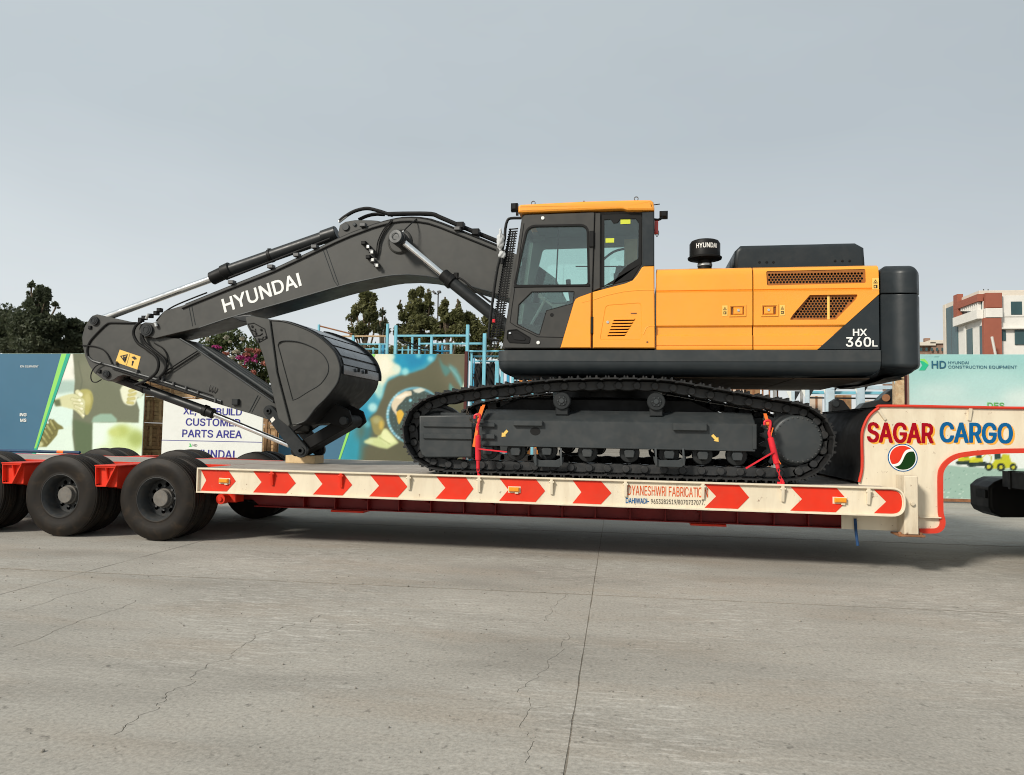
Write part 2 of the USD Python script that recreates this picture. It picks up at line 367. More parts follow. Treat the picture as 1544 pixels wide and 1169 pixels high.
def tyre_material():
    MAT['tyre_rubber'] = usdkit.material(stage, '/World/Looks/tyre_rubber', {
        'g': ('geometry', {}), 'n1': ('noise_texture', {'scale': 5.0, 'detail': 6.0, 'roughness': .65, 'distortion': .6}),
        'r1': ('rgb_ramp', {'ramp': [(.30, (.0065, .0055, .005)), (.55, (.013, .0095, .0065)), (.80, (.040, .026, .015))]}),
        'n2': ('noise_texture', {'scale': 45.0, 'detail': 4.0}), 'bp': ('bump', {'strength': .25, 'distance': .004}),
        'p': ('principled_bsdf', {'roughness': .58, 'specular_ior_level': .22})},
        [('g.position', 'n1.vector'), ('g.position', 'n2.vector'), ('n1.fac', 'r1.fac'), ('r1.color', 'p.base_color'), ('n2.fac', 'bp.height'), ('bp.normal', 'p.normal')], surface='p.BSDF')
tyre_material()
def glass(name, tint, refl=.9):
    MAT[name] = usdkit.material(stage, f'/World/Looks/{name}', {
        'f0': ('fresnel', {'IOR': 1.5}), 'f': ('math', {'math_type': 'multiply_add', 'value2': .92, 'value3': .045}), 't': ('transparent_bsdf', {'color': tint}), 'gl': ('glossy_bsdf', {'color': (refl, refl, refl), 'roughness': .02}), 'm': ('mix_closure', {})},
        [('f0.fac', 'f.value1'), ('f.value', 'm.fac'), ('t.BSDF', 'm.closure1'), ('gl.BSDF', 'm.closure2')], surface='m.closure')
glass('cab_glass', (.86, .97, .94))
def leaf(name, a, b, c, sc=1.2, tr=.3):
    MAT[name] = usdkit.material(stage, f'/World/Looks/{name}', {
        'g': ('geometry', {}), 'n': ('noise_texture', {'scale': sc, 'detail': 4.0}), 'r': ('rgb_ramp', {'ramp': [(.3, a), (.5, b), (.72, c)]}),
        'w': ('map_range', {'from_min': 0.0, 'from_max': 1.0, 'to_min': .6, 'to_max': 1.35}), 'mu': ('mix_color', {'blend_type': 'multiply', 'fac': 1.0}),
        'd': ('principled_bsdf', {'roughness': .55, 'specular_ior_level': .35}), 't': ('translucent_bsdf', {}), 'm': ('mix_closure', {'fac': tr})},
        [('g.position', 'n.vector'), ('n.fac', 'r.fac'), ('g.random_per_island', 'w.value'), ('r.color', 'mu.a'), ('w.result', 'mu.b'), ('mu.result', 'd.base_color'), ('mu.result', 't.color'),
         ('d.BSDF', 'm.closure1'), ('t.BSDF', 'm.closure2')], surface='m.closure')
leaf('leaf_dark', (.065, .084, .048), (.115, .138, .075), (.18, .20, .115), tr=.4)
leaf('leaf_mid', (.13, .14, .05), (.22, .225, .085), (.32, .31, .13), tr=.4)
leaf('leaf_bush', (.050, .070, .022), (.10, .135, .042), (.19, .22, .085), 3)
leaf('petal_pink', (.50, .02, .20), (.62, .05, .28), (.70, .12, .36), 3)
leaf('petal_coral', (.50, .12, .08), (.55, .17, .12), (.62, .25, .18), 3)
leaf('petal_cream', (.62, .58, .42), (.70, .65, .48), (.75, .72, .60), 3)

def concrete(name, base, var):
    MAT[name] = usdkit.material(stage, f'/World/Looks/{name}', {
        'g': ('geometry', {}),
        'm1': ('mapping', {'scale': (.35, 1.0, 1.0)}), 'n1': ('noise_texture', {'scale': 1.1, 'detail': 7.0, 'roughness': .62, 'distortion': .3}),
        'r1': ('rgb_ramp', {'ramp': [(.28, tuple(c*(1-var) for c in base)), (.5, base), (.74, tuple(c*(1+var*.7) for c in base))]}),
        'm2': ('mapping', {'rotation': (0, 0, -.45), 'scale': (5.0, 26.0, 5.0)}), 'n2': ('noise_texture', {'scale': 1.0, 'detail': 4.0, 'roughness': .7}),
        's2': ('map_range', {'from_min': .50, 'from_max': .66, 'to_min': 0.0, 'to_max': .60, 'clamp': True}),
        'n5': ('noise_texture', {'scale': .45, 'detail': 3.0}), 's5': ('map_range', {'from_min': .42, 'from_max': .62, 'to_min': 0.0, 'to_max': 1.0, 'clamp': True}), 'mul': ('math', {'math_type': 'multiply'}),
        'mx': ('mix_color', {'b': (.60, .57, .52)}),
        'm4': ('mapping', {'scale': (1.0, 3.5, 1.0)}), 'n4': ('noise_texture', {'scale': .5, 'detail': 5.0, 'roughness': .55}),
        's4': ('map_range', {'from_min': .50, 'from_max': .72, 'to_min': 0.0, 'to_max': .26, 'clamp': True}), 'mx4': ('mix_color', {'b': (.30, .225, .155)}),
        'v': ('noise_texture', {'scale': 42.0, 'detail': 6.0, 'roughness': .75}), 'vr': ('map_range', {'from_min': .3, 'from_max': .7, 'to_min': .70, 'to_max': 1.28}),
        'mv': ('mix_color', {'blend_type': 'multiply', 'fac': 1.0}),
        'pv': ('noise_texture', {'scale': 14.0, 'detail': 3.0, 'roughness': .7}), 'pr': ('map_range', {'from_min': .60, 'from_max': .74, 'to_min': 1.0, 'to_max': .52, 'clamp': True}),
        'mp': ('mix_color', {'blend_type': 'multiply', 'fac': 1.0}),
        'bp': ('bump', {'strength': .35, 'distance': .006}),
        'p': ('principled_bsdf', {'roughness': .85, 'specular_ior_level': .3})},
        [('g.position', 'm1.vector'), ('m1.vector', 'n1.vector'), ('n1.fac', 'r1.fac'), ('g.position', 'm2.vector'), ('m2.vector', 'n2.vector'), ('n2.fac', 's2.value'),
         ('g.position', 'n5.vector'), ('n5.fac', 's5.value'), ('s2.result', 'mul.value1'), ('s5.result', 'mul.value2'), ('mul.value', 'mx.fac'),
         ('r1.color', 'mx.a'), ('g.position', 'm4.vector'), ('m4.vector', 'n4.vector'), ('n4.fac', 's4.value'), ('s4.result', 'mx4.fac'), ('mx.result', 'mx4.a'),
         ('g.position', 'v.vector'), ('v.fac', 'vr.value'), ('mx4.result', 'mv.a'), ('vr.result', 'mv.b'),
         ('g.position', 'pv.vector'), ('pv.fac', 'pr.value'), ('mv.result', 'mp.a'), ('pr.result', 'mp.b'), ('mp.result', 'p.base_color'),
         ('v.fac', 'bp.height'), ('bp.normal', 'p.normal')], surface='p.BSDF')
concrete('concrete', (.316, .296, .260), .24)
concrete('joint_filler', (.175, .155, .125), .25)
def checker_plate():
    MAT['deck_plate'] = usdkit.material(stage, '/World/Looks/deck_plate', {
        'g': ('geometry', {}), 'n1': ('noise_texture', {'scale': 2.0, 'detail': 6.0, 'roughness': .65}),
        'r1': ('rgb_ramp', {'ramp': [(.3, (.26, .225, .19)), (.7, (.40, .36, .315))]}),
        'm': ('mapping', {'rotation': (0, 0, .785), 'scale': (1, 1, 1)}), 'w': ('wave_texture', {'scale': 9.0}), 'w2': ('wave_texture', {'scale': 9.0, 'bands_direction': 'y'}),
        'mm': ('math', {'math_type': 'multiply'}), 'bp': ('bump', {'strength': .5, 'distance': .004}),
        'p': ('principled_bsdf', {'roughness': .62, 'metallic': .1})},
        [('g.position', 'n1.vector'), ('n1.fac', 'r1.fac'), ('r1.color', 'p.base_color'), ('g.position', 'm.vector'), ('m.vector', 'w.vector'), ('m.vector', 'w2.vector'),
         ('w.fac', 'mm.value1'), ('w2.fac', 'mm.value2'), ('mm.value', 'bp.height'), ('bp.normal', 'p.normal')], surface='p.BSDF')
checker_plate()
def banner_sky():
    MAT['banner_sky'] = usdkit.material(stage, '/World/Looks/banner_sky', {
        'g': ('geometry', {}), 's': ('separate_xyz', {}), 'mr': ('map_range', {'from_min': .8, 'from_max': 3.4}),
        'n': ('noise_texture', {'scale': .9, 'detail': 4.0}), 'ad': ('math', {'math_type': 'multiply_add', 'value2': .35, 'value3': -.17}), 'a2': ('math', {'math_type': 'add'}),
        'r': ('rgb_ramp', {'ramp': [(0.0, (.62, .66, .62)), (.45, (.60, .66, .63)), (.62, (.42, .58, .55)), (1.0, (.31, .52, .50))]}),
        'p': ('principled_bsdf', {'roughness': .5})},
        [('g.position', 's.vector'), ('s.z', 'mr.value'), ('g.position', 'n.vector'), ('n.fac', 'ad.value1'), ('mr.result', 'a2.value1'), ('ad.value', 'a2.value2'), ('a2.value', 'r.fac'), ('r.color', 'p.base_color')], surface='p.BSDF')
    MAT['banner_gravel'] = usdkit.material(stage, '/World/Looks/banner_gravel', {
        'g': ('geometry', {}), 'n': ('noise_texture', {'scale': 11.0, 'detail': 5.0, 'roughness': .75}), 'r': ('rgb_ramp', {'ramp': [(.35, (.14, .24, .20)), (.65, (.40, .50, .44))]}), 'p': ('principled_bsdf', {'roughness': .55})},
        [('g.position', 'n.vector'), ('n.fac', 'r.fac'), ('r.color', 'p.base_color')], surface='p.BSDF')
banner_sky()
MAT['poster_print'] = usdkit.material(stage, '/World/Looks/poster_print', {'a': ('attribute', {'attribute': 'print_ink'}), 'p': ('principled_bsdf', {'roughness': .55, 'specular_ior_level': .3})}, [('a.color', 'p.base_color')], surface='p.BSDF')

# ------------------------------------------------------------------ ground: a sheet to the horizon, cast concrete slabs with open joints on it
g = box((0, 0, -.5035), (1600, 1600, 1.0), 0)
obj('ground', g, 'joint_filler', smooth=False, kind='structure')
GROUND = '/World/ground'
def joint_x(k, y): return -.37+5.05*k-.022*(y-7)
def joint_y(k, x): return 6.86+4.2*k+.0446*(x+1.1)
rng = random.Random(5)
def jag(pts, amp, depth=4):
    p = [np.array(a, float)[:2] for a in pts]
    for _ in range(depth):
        q = [p[0]]
        for a, b in zip(p[:-1], p[1:]):
            d = b-a; q += [(a+b)/2+np.array([-d[1], d[0]])*rng.uniform(-amp, amp), b]
        p = q
    return LineString(p)
cracks = [jag([PG(172, 1108), PG(232, 1072), PG(292, 1030), PG(296, 1015), PG(352, 992), PG(368, 972), PG(428, 945), PG(482, 928)], .22),
          jag([PG(500, 1058), PG(590, 1060), PG(690, 1069), PG(835, 1066)], .10),
          jag([PG(846, 892), PG(836, 945), PG(826, 1000), PG(800, 1062), PG(788, 1100), PG(792, 1150)], .20),
          jag([PG(20, 975), PG(80, 952), PG(150, 928), PG(205, 905)], .10),
          jag([PG(20, 922), PG(90, 900), PG(160, 884)], .10)]
cut = unary_union([c.buffer(w_, cap_style=2) for c, w_ in zip(cracks, (.0024, .0015, .0018, .0028, .0028))])
base_l = lambda k, j: None
for j in range(-2, 3):
    for k in range(-3, 4):
        c = []
        for dk, dj in ((0, 0), (1, 0), (1, 1), (0, 1)):
            x, y = 5.05*(k+dk), 6.9+4.2*(j+dj)
            for _ in range(4): x = joint_x(k+dk, y); y = joint_y(j+dj, x)
            c.append((x, y+(.013 if dj == 0 else -.013)))
        e = Polygon(c).buffer(-.0042, join_style=2)
        # slightly ragged arrises
        q = []
        cs = list(e.exterior.coords)
        for a, b in zip(cs[:-1], cs[1:]):
            a, b = np.array(a), np.array(b); n = 24
            d = (b-a)/np.linalg.norm(b-a); nn = np.array([-d[1], d[0]])
            for t in range(n):
                q.append(a+(b-a)*t/n+(nn*rng.uniform(-.0035, .0035) if t else 0))
        e = Polygon(q).difference(cut)
        parts = [g for g in getattr(e, 'geoms', [e]) if g.area > .01]
        z_ = rng.uniform(-.0006, .0006)
        obj('concrete_slab', [plate_z(np.array(g.exterior.coords)[:-1], -.12, z_, 0, holes=[np.array(h.coords)[:-1] for h in g.interiors]) for g in parts], 'concrete', GROUND, smooth=False)

# ------------------------------------------------------------------ low-bed trailer
YR, YW, YG = 8.50, 8.57, 8.83           # rail face, outer tyre wall, neck plate
YT = 10.08                              # trailer centre line
DECK = .947
TR = thing('lowbed_trailer', 'red and cream low-bed trailer carrying the excavator on its flat deck', 'trailer', (0, YT, 0))
RX0, RX1 = P(296, 724, YR)[0], P(1366, 756, YR)[0]
RZ0, RZ1 = .640, .952
outer = fillet([(RX0, RZ0), (RX1, RZ0), (RX1, RZ1), (RX0, RZ1)], [0, .145, .145, 0], 8)
inner = inset(ccw(outer), .020)
rail = obj('side_rail', [prism(outer, YR, YR+.07, .003, [inner]), prism(inset(ccw(outer), .012), YR+.035, YR+.06, 0)], 'cream_paint', TR)
YC = YR+.033
def chevron(px):
    q = PP(px, YC); x = q[:, 0]
    return x
zt, zb, zm = RZ1-.026, RZ0+.026, (RZ0+RZ1)/2
chev = [((302, 343.5, 355.1), (302.8, 342.2, 310.6)), ((381, 432.8, 445.8), (381.8, 431.6, 394)), ((473, 517.8, 530.8), (472.2, 517, 486)), ((557.2, 600, 614.2), (557.2, 600, 571.5)),
        ((657.5, 702, 714), (657, 702, 671.5)), ((753, 808, 822), (753, 808, 766.5)), ((863.5, 906.4, 922), (863.5, 906.4, 876.6)), ((1062.5, 1114.3, 1129.5), (1062.5, 1112.7, 1079.7)),
        ((1192, 1261.7, 1277.8), (1191.4, 1260, 1209.2))]
for (a, b, c), (d, e, f) in chev:
    X = [P(v, 735, YC)[0] for v in (a, b, c, e, d, f)]
    obj('red_chevron', decal([(X[4], zb), (X[3], zb), (X[2], zm), (X[1], zt), (X[0], zt), (X[5], zm)], YC), 'signal_red', rail, smooth=False)
Xl, Xn = P(1317, 750, YC)[0], P(1336, 750, YC)[0]
tip = Polygon(inset(ccw(outer), .030)).intersection(sbox(Xl, zb, 9, zt)).difference(Polygon([(Xl-.1, zb-.1), (Xl-.1, zt+.1), (Xl, zt), (Xn, zm), (Xl, zb)]))
obj('red_chevron', shp(tip, YC), 'signal_red', rail, smooth=False)
def px_text(s, x0, x1, ytop, ybot, Y, mat, parent, x2=None, **k):
    a, b, c = P(x0, ybot, Y), P(x1, ybot if x2 is None else x2, Y), P(x0, ytop, Y)
    rot = math.atan2(b[1]-a[1], b[0]-a[0])
    return obj('lettering', txt(s, c[1]-a[1], a[0], Y, a[1], width=np.linalg.norm(b-a), rot=rot, **k), mat, parent, smooth=False)
px_text('DYANESHWRI FABRICATIO N', 946.5, 1067.5, 732, 746.3, YC, 'letter_orange', rail, x2=750.3, bold=False)
px_text('DAHIWADI-', 943.5, 978.5, 751, 758.6, YC, 'letter_blue', rail, x2=759.6, bold=True)
px_text('9653282519/8070737077.', 981.5, 1062.5, 752.5, 759.4, YC, 'letter_black', rail, x2=761.8, bold=False)
BRX = [409, 513.5, 615.8, 722, 831.5, 943.2, 1060, 1180.7, 1310]
for i, bx in enumerate(BRX):
    x = P(bx, 735, YR)[0]
    m = beam_x([(YR+.034, RZ1-.02), (YR-.012, RZ1-.02), (YR-.012, RZ1-.075), (YR+.01, RZ1-.19), (YR+.034, RZ1-.19)], x-.017, x+.017, .003)
    obj('stake_bracket', [m, cyl((x-.03, YR+.0, RZ1-.05), (x+.03, YR+.0, RZ1-.05), .012, 10)], 'signal_red' if i < 2 else 'cream_paint', rail)
for mx, my in ((338.5, 725), (775.5, 738), (1266.5, 754.3)):
    c = P3(mx, my, YR+.03)
    l = obj('marker_lamp', box((c[0], YR+.012, c[2]), (.125, .042, .052), .012), 'amber_lens', rail)
    obj('lamp_base', [box((c[0], YR+.0325, c[2]-.004), (.15, .006, .075), .002), box((c[0]+.03, YR+.02, c[2]-.04), (.04, .02, .02), .003)], 'cream_paint', l)
far_rail = obj('side_rail', [prism(outer, 2*YT-YR-.07, 2*YT-YR, .003, [inner]), prism(inset(ccw(outer), .012), 2*YT-YR-.06, 2*YT-YR-.035, 0)], 'cream_paint', TR)
# deck of plates butted edge to edge
xs = list(np.linspace(RX0, RX1-.16, 7))
for a, b in zip(xs[:-1], xs[1:]):
    obj('deck_plate', box2((a+.003, YR+.072, DECK-.012), (b-.003, 2*YT-YR-.072, DECK), .002), 'deck_plate', TR, smooth=False)
obj('deck_edge', [box2((RX0-.012, YR+.07, DECK-.10), (RX0-.001, 2*YT-YR-.07, DECK-.001), .002)], 'signal_red', TR)
# main beams and outriggers under the deck
for Y0 in (9.30, 2*YT-9.30-.22):
    zb1 = .40
    x0, x1, x2, x3 = P(352, 745, 9.3)[0], P(385, 763, 9.3)[0], P(1279, 795, 9.3)[0], P(1304, 779, 9.3)[0]
    web = [(x0, .93), (x0, .66), (x1, zb1+.012), (x2, zb1+.012), (x3, .60), (x3, .93)]
    bm = obj('main_beam', [prism(web, Y0+.10, Y0+.12, .001), box2((x1-.02, Y0, zb1), (x2+.02, Y0+.22, zb1+.014), .003)], 'chassis_red', TR)
    for bx in BRX[:-1]+[460, 564, 670, 777, 886, 1001, 1120, 1238]:
        x = P(bx, 735, YR)[0]+.05
        obj('beam_stiffener', box2((x-.006, Y0+.005, zb1+.016), (x+.006, Y0+.097, .92), .001), 'chassis_red', bm)
for bx in BRX:
    x = P(bx, 735, YR)[0]+.02
    if x < RX1-.5:
        for s in (0, 1):
            m = beam_x([(YR+.075, .93), (YR+.075, .66), (YR+.15, .655), (9.38, .52), (9.38, .93)], x-.008, x+.008, .001)
            obj('outrigger', m if not s else mirror_y(m, YT), 'chassis_red', TR)
for a, b in ((500, 549), (1041, 1095)):
    obj('jacking_pad', box2((*(P(a, 769, 9.3)[:1]), 9.27, .372), (P(b, 769, 9.3)[0], 9.55, .398), .004), 'signal_red', TR)
c = P3(338, 752, 8.95)
obj('pivot_bracket', [cyl((c[0], 8.86, c[2]), (c[0], 8.98, c[2]), .065, 18), cyl((c[0], 8.84, c[2]), (c[0], 8.86, c[2]), .03, 12), box2((c[0]-.10, 8.99, c[2]-.05), (c[0]+.14, 9.2, .92), .01)], 'signal_red', TR)
# narrow rear deck between the wheels
rx0 = -12.5
for a, b in ((rx0, -9.3), (-9.3, RX0-.015)):
    obj('deck_plate', box2((a+.003, 9.34, DECK-.012), (b-.003, 2*YT-9.34, DECK), .002), 'deck_plate', TR, smooth=False)
for Y0, Y1 in ((9.315, 9.337), (2*YT-9.337, 2*YT-9.315)):
    obj('deck_edge', box2((rx0, Y0, .62), (RX0-.02, Y1, DECK+.004), .003), 'signal_red', TR)
obj('axle_beam', [box2((rx0, 9.7, .45), (RX0+.4, 9.85, .90), .01), box2((rx0, 2*YT-9.85, .45), (RX0+.4, 2*YT-9.7, .90), .01)], 'chassis_red', TR)
XA, XB = P(89.5, 748, YW)[0], P(235.0, 752, YW)[0]
XC = 2*XA-XB
def cross_member(xc):
    w = [(xc-.15, DECK-.02), (xc-.135, .665), (xc+.02, .665), (xc+.15, DECK-.02)]
    m = [prism(w, YW+.03, YW+.10, .003, [inset(ccw(w), .016)]), prism(inset(ccw(w), .012), YW+.085, YW+.095, 0),
         beam_x([(YW+.096, DECK-.02), (YW+.096, .665), (9.315, .56), (9.315, DECK-.02)], xc-.14, xc+.13, .004),
         box2((xc-.155, YW+.02, DECK-.018), (xc+.16, 9.312, DECK-.004), .003),
         beam_x([(YW+.035, DECK-.03), (YW+.083, DECK-.03), (YW+.083, .74)], xc-.008, xc+.008, .001)]
    cm = obj('cross_member', m, 'signal_red', TR)
    return cm
for x in (P(158, 720, YW+.03)[0], P(158, 720, YW+.03)[0]-(XB-XA), P(158, 720, YW+.03)[0]-2*(XB-XA)):
    cross_member(x)
    obj('cross_member', box2((x-.15, 2*YT-9.31, .66), (x+.15, 2*YT-YW-.03, DECK-.005), .01), 'signal_red', TR)
def wheel(x, y0, out, z=.535, parent=TR):
    """out = -1: outer wall looks towards the camera at y0; +1: away from it"""
    d = (0, -out, 0); c = (x, y0, z)
    R_, W = .535, .285
    tp = [(.268, .012), (.285, .004), (.31, .010), (.36, -.006), (.42, -.012), (.46, -.004), (.492, .012), (.512, .022), (.516, .030)]
    tread = []
    for k in range(5):
        a = .030+k*(W-.06)/5; b = a+(W-.06)/5
        rr = R_-.008*abs(k-2)/2
        tread += [(rr-.004, a+.001), (rr, a+.005), (rr, b-.013), (rr-.020, b-.011), (rr-.020, b-.001)]
    tp = tp+tread+[(.512, W-.022), (.492, W-.012), (.42, W+.01), (.36, W+.006), (.31, W-.01), (.268, W-.012), (.262, W*.5)]
    wp = [(.272, .006), (.290, .010), (.282, .020), (.266, .028), (.252, .05), (.246, .09), (.240, .20), (.246, .26), (.268, .275), (.262, .262), (.252, .262), (.235, .20), (.240, .09), (.246, .05), (.258, .03)]
    wh = obj('wheel', lathe(wp, c, d, 48, close=True), 'rim_steel', parent)
    obj('tyre', lathe(tp, c, d, 64, close=True), 'tyre_rubber', wh)
    holes = [circle(.178*math.cos(a), .178*math.sin(a), .030, 12) for a in np.arange(10)*2*math.pi/10+.2]
    disc = prism(circle(0, 0, .238, 36), .195, .207, .001, holes)
    v = np.array(disc.vertices); v[:, 1] *= -out
    disc.vertices = v+np.array(c)
    if -out < 0: disc.faces = np.asarray(disc.faces)[:, ::-1]
    obj('wheel_disc', disc, 'rim_steel', wh)
    hub = lathe([(.0, .088), (.098, .089), (.105, .095), (.108, .12), (.112, .14), (.125, .15), (.13, .19)], c, d, 28)
    bolts = [lathe([(.0, .165), (.016, .165), (.016, .194)], np.array(c)+np.array([.152*math.cos(a), 0, .152*math.sin(a)]), d, 6) for a in np.arange(8)*2*math.pi/8]
    obj('hub', hub, 'hub_cap', wh)
    obj('wheel_nuts', bolts, 'bolt_steel', wh, kind='stuff')
for x in (XB, XA, XC):
    wheel(x, YW, -1); wheel(x, YW+.33, -1)
    wheel(x, 2*YT-YW, 1); wheel(x, 2*YT-YW-.33, 1)
    obj('axle', cyl((x, YW+.25, .535), (x, 2*YT-YW-.25, .535), .07, 16), 'dark_paint', TR)
# goose neck
neck_px = [(1295, 797), (1295, 727), (1299.5, 703), (1299, 658), (1303, 640.5), (1311, 626), (1324, 615.5), (1338, 612.2), (1512, 615.2)]
top = PP(neck_px, YG); ztop = top[-1][1]; top = np.vstack([top, [[8.0, ztop+.0]]])
low_px = [(1512.5, 680.2), (1478, 682.6), (1454.6, 685.2), (1442, 688), (1432, 693), (1424, 700), (1419, 708), (1417, 718), (1417, 745), (1417.5, 772), (1419.5, 781), (1420.5, 788), (1418.5, 795), (1413, 799.5), (1405, 800.5), (1386, 800.5)]
low = PP(low_px, YG); low = np.vstack([[[8.0, low[0][1]+.16]], low])
neck = np.vstack([top, low])
near = obj('gooseneck_plate', prism(neck, YG, YG+.02, .002), 'cream_paint', TR)
yf = 2*YT-YG
obj('gooseneck_plate', prism(neck, yf-.02, yf, .002), 'cream_paint', TR)
def strip(path, w, y0, y1, closed=False):
    m = [];
    for a, b in zip(path[:-1], path[1:]):
        a, b = np.array(a), np.array(b); d = (b-a)/np.linalg.norm(b-a); n = np.array([-d[1], d[0]])*w/2
        m.append(prism([a-n-d*.001, b-n+d*.001, b+n+d*.001, a+n-d*.001], y0, y1, .002))
    return m
obj('red_trim', [tube([(x, YG-.012, z) for x, z in spline(top[1:-1], 4).tolist()+[top[-1].tolist()]], .016, 8)], 'trim_red', near)
lo2 = spline(low[1:], 3)
obj('red_trim', [tube([(low[0][0], YG-.016, low[0][1])]+[(x, YG-.012, z) for x, z in lo2], .03, flat=(.030, .052))], 'trim_red', near)
sweep = spline(top[1:-1], 4)
sw = np.vstack([sweep, [[8.0, ztop]]])
V = np.vstack([np.column_stack([sw[:, 0]+.004, np.full(len(sw), y), sw[:, 1]-.004]) for y in (YG+.021, yf-.021)]); n_ = len(sw); i_ = np.arange(n_-1)
F = np.vstack([np.column_stack([i_, i_+1, i_+1+n_]), np.column_stack([i_, i_+1+n_, i_+n_])])
obj('neck_cover', trimesh.Trimesh(np.vstack([V, V-[0, 0, 0]]), F[:, ::-1], process=False), 'black_rubber', TR, smooth=60, label='dark curved cover over the front of the deck')
sl = np.vstack([lo2])
V = np.vstack([np.column_stack([low[:, 0], np.full(len(low), y), low[:, 1]+.004]) for y in (YG+.021, yf-.021)]); n_ = len(low); i_ = np.arange(n_-1)
obj('neck_underside', trimesh.Trimesh(V, np.vstack([np.column_stack([i_, i_+1, i_+1+n_]), np.column_stack([i_, i_+1+n_, i_+n_])]), process=False), 'cream_paint', TR, smooth=60)
def gn_text(s, x0, x1, mat):
    a, b, c = P(x0, 666, YG), P(x1, 666, YG), P(x0, 637.6, YG)
    w = b[0]-a[0]; h = c[1]-a[1]
    obj('lettering', txt(s, h, a[0]+.020, YG, a[1]-.016, width=w, bold=True, shear=.02, fat=.035), 'letter_yellow', near, smooth=False)
    obj('lettering', txt(s, h, a[0], YG-.003, a[1], width=w, bold=True, shear=.02, fat=.035), mat, near, smooth=False)
gn_text('SAGAR', 1307, 1407.5, 'letter_red'); gn_text('CARGO', 1416.5, 1527, 'letter_blue')
cx_, cz_ = P(1361, 690.3, YG); rr_ = P(1383.6, 690.3, YG)[0]-cx_
ring = Point(cx_, cz_).buffer(rr_, 24); r1 = Point(cx_, cz_).buffer(rr_*.93, 24); r2 = Point(cx_, cz_).buffer(rr_*.86, 24)
ts = np.linspace(-1.2, 1.2, 40)
def wave(off):
    c, s = math.cos(.52), math.sin(.52)
    return [(cx_+rr_*(t*c-(.26*math.sin(t*3.0)+off)*s), cz_+rr_*(t*s+(.26*math.sin(t*3.0)+off)*c)) for t in ts]
up = Polygon(wave(.10)+[(cx_+.6, cz_+2), (cx_-1, cz_+1)]).buffer(0); dn = Polygon(wave(-.10)+[(cx_+1.0, cz_-1), (cx_-.6, cz_-2)]).buffer(0)
em = obj('roundel', shp(ring.difference(r1), YG), 'letter_blue', near, smooth=False)
obj('roundel', shp(r1, YG-.0005, .001), 'white_paint', near, smooth=False)
obj('roundel', shp(r2.intersection(up), YG-.0015), 'signal_red', near, smooth=False)
obj('roundel', shp(r2.intersection(dn), YG-.0015), 'deep_green', near, smooth=False)
for (ax, ay), (bx, by) in (((1325, 619), (1334.5, 633)), ((1463.5, 616), (1461, 634))):
    obj('neck_bracket', tube([(*P3(ax, ay, YG-.02),), (*P3(bx, by, YG-.005),)], .014, flat=(.028, .03)), 'cream_paint', near)
# support leg, its foot, and the box under the rail end
pl, pr = P(1363.5, 760, 8.58)[0], P(1385, 760, 8.58)[0]
z0, z1 = P(1374, 806.5, 8.58)[1], P(1374, 718, 8.58)[1]
leg = obj('support_leg', box2((pl, 8.58, z0), (pr, 8.825, z1), .008), 'post_cream', TR)
obj('leg_foot', [box2((pl-.06, 8.56, z0-.022), (pr+.06, 8.84, z0-.002), .004)]+[cyl((x, 8.62, z0-.03), (x, 8.62, z0+.02), .018, 8) for x in (pl-.035, pr+.035)], 'rust', leg)
b0, b1 = P(1290, 790, YG-.01)[0], P(1356, 790, YG-.01)[0]
obj('lower_flange', [box2((P(1384, 790, YG)[0], YG-.05, P(1400, 779, YG)[1]-.012), (P(1417, 790, YG)[0], YG-.002, P(1400, 779, YG)[1]), .003)], 'cream_paint', near)
obj('lower_box', [box2((b0-.15, YG-.02, .455), (b1+.05, YG-.002, .64), .004)], 'cream_paint', near)
obj('hitch_bolt', [cyl((P(1371, 753, 8.57)[0]+.03, 8.55, .78), (P(1371, 753, 8.57)[0]+.03, 8.58, .78), .022, 10)], 'post_cream', leg)

# ------------------------------------------------------------------ tractor unit: only its tail reaches the picture
TK = thing('tractor_truck', 'black tail end of the tractor truck under the trailer neck at the right edge', 'truck', (6.2, YT, 0))
YTF = 10.95
mg = fillet(PP([(1491, 735), (1500, 727), (1512, 722), (1700, 722), (1700, 781), (1512, 781), (1497, 774), (1492, 766)], YTF), .03, 3)
guard = prism(mg, YTF, YTF+.6, prof=rnd(.04))
obj('mudguard', guard, 'black_plastic', TK); obj('mudguard', mirror_y(guard, YT), 'black_plastic', TK)
lampm = box2((P(1488.5, 748, YTF)[0], YTF+.05, P(1500, 752, YTF)[1]), (P(1494, 748, YTF)[0], YTF+.35, P(1500, 740, YTF)[1]), .01)
obj('tail_lamp', lampm, 'black_rubber', TK); obj('tail_lamp', mirror_y(lampm, YT), 'black_rubber', TK)
xk, zk0, zk1 = P(1504, 720, YTF)[0], P(1504, 735, YTF)[1], P(1504, 708.5, YTF)[1]
for y in (YTF-.35, 2*YT-YTF+.27):
    obj('chassis_rail', box2((xk, y, zk0), (9.8, y+.08, zk1), .008), 'black_plastic', TK)
obj('cross_member', box2((xk+.01, 2*YT-YTF+.1, zk0+.02), (xk+.12, YTF-.1, zk1-.01), .01), 'black_plastic', TK)
for x in (xk+1.1, xk+2.5):
    wheel(x, 8.75, -1, parent=TK); wheel(x, 9.08+.7, -1, parent=TK); wheel(x, 2*YT-8.75, 1, parent=TK)
    obj('axle', cyl((x, 9.0, .535), (x, 2*YT-9.0, .535), .07, 16), 'dark_paint', TK)

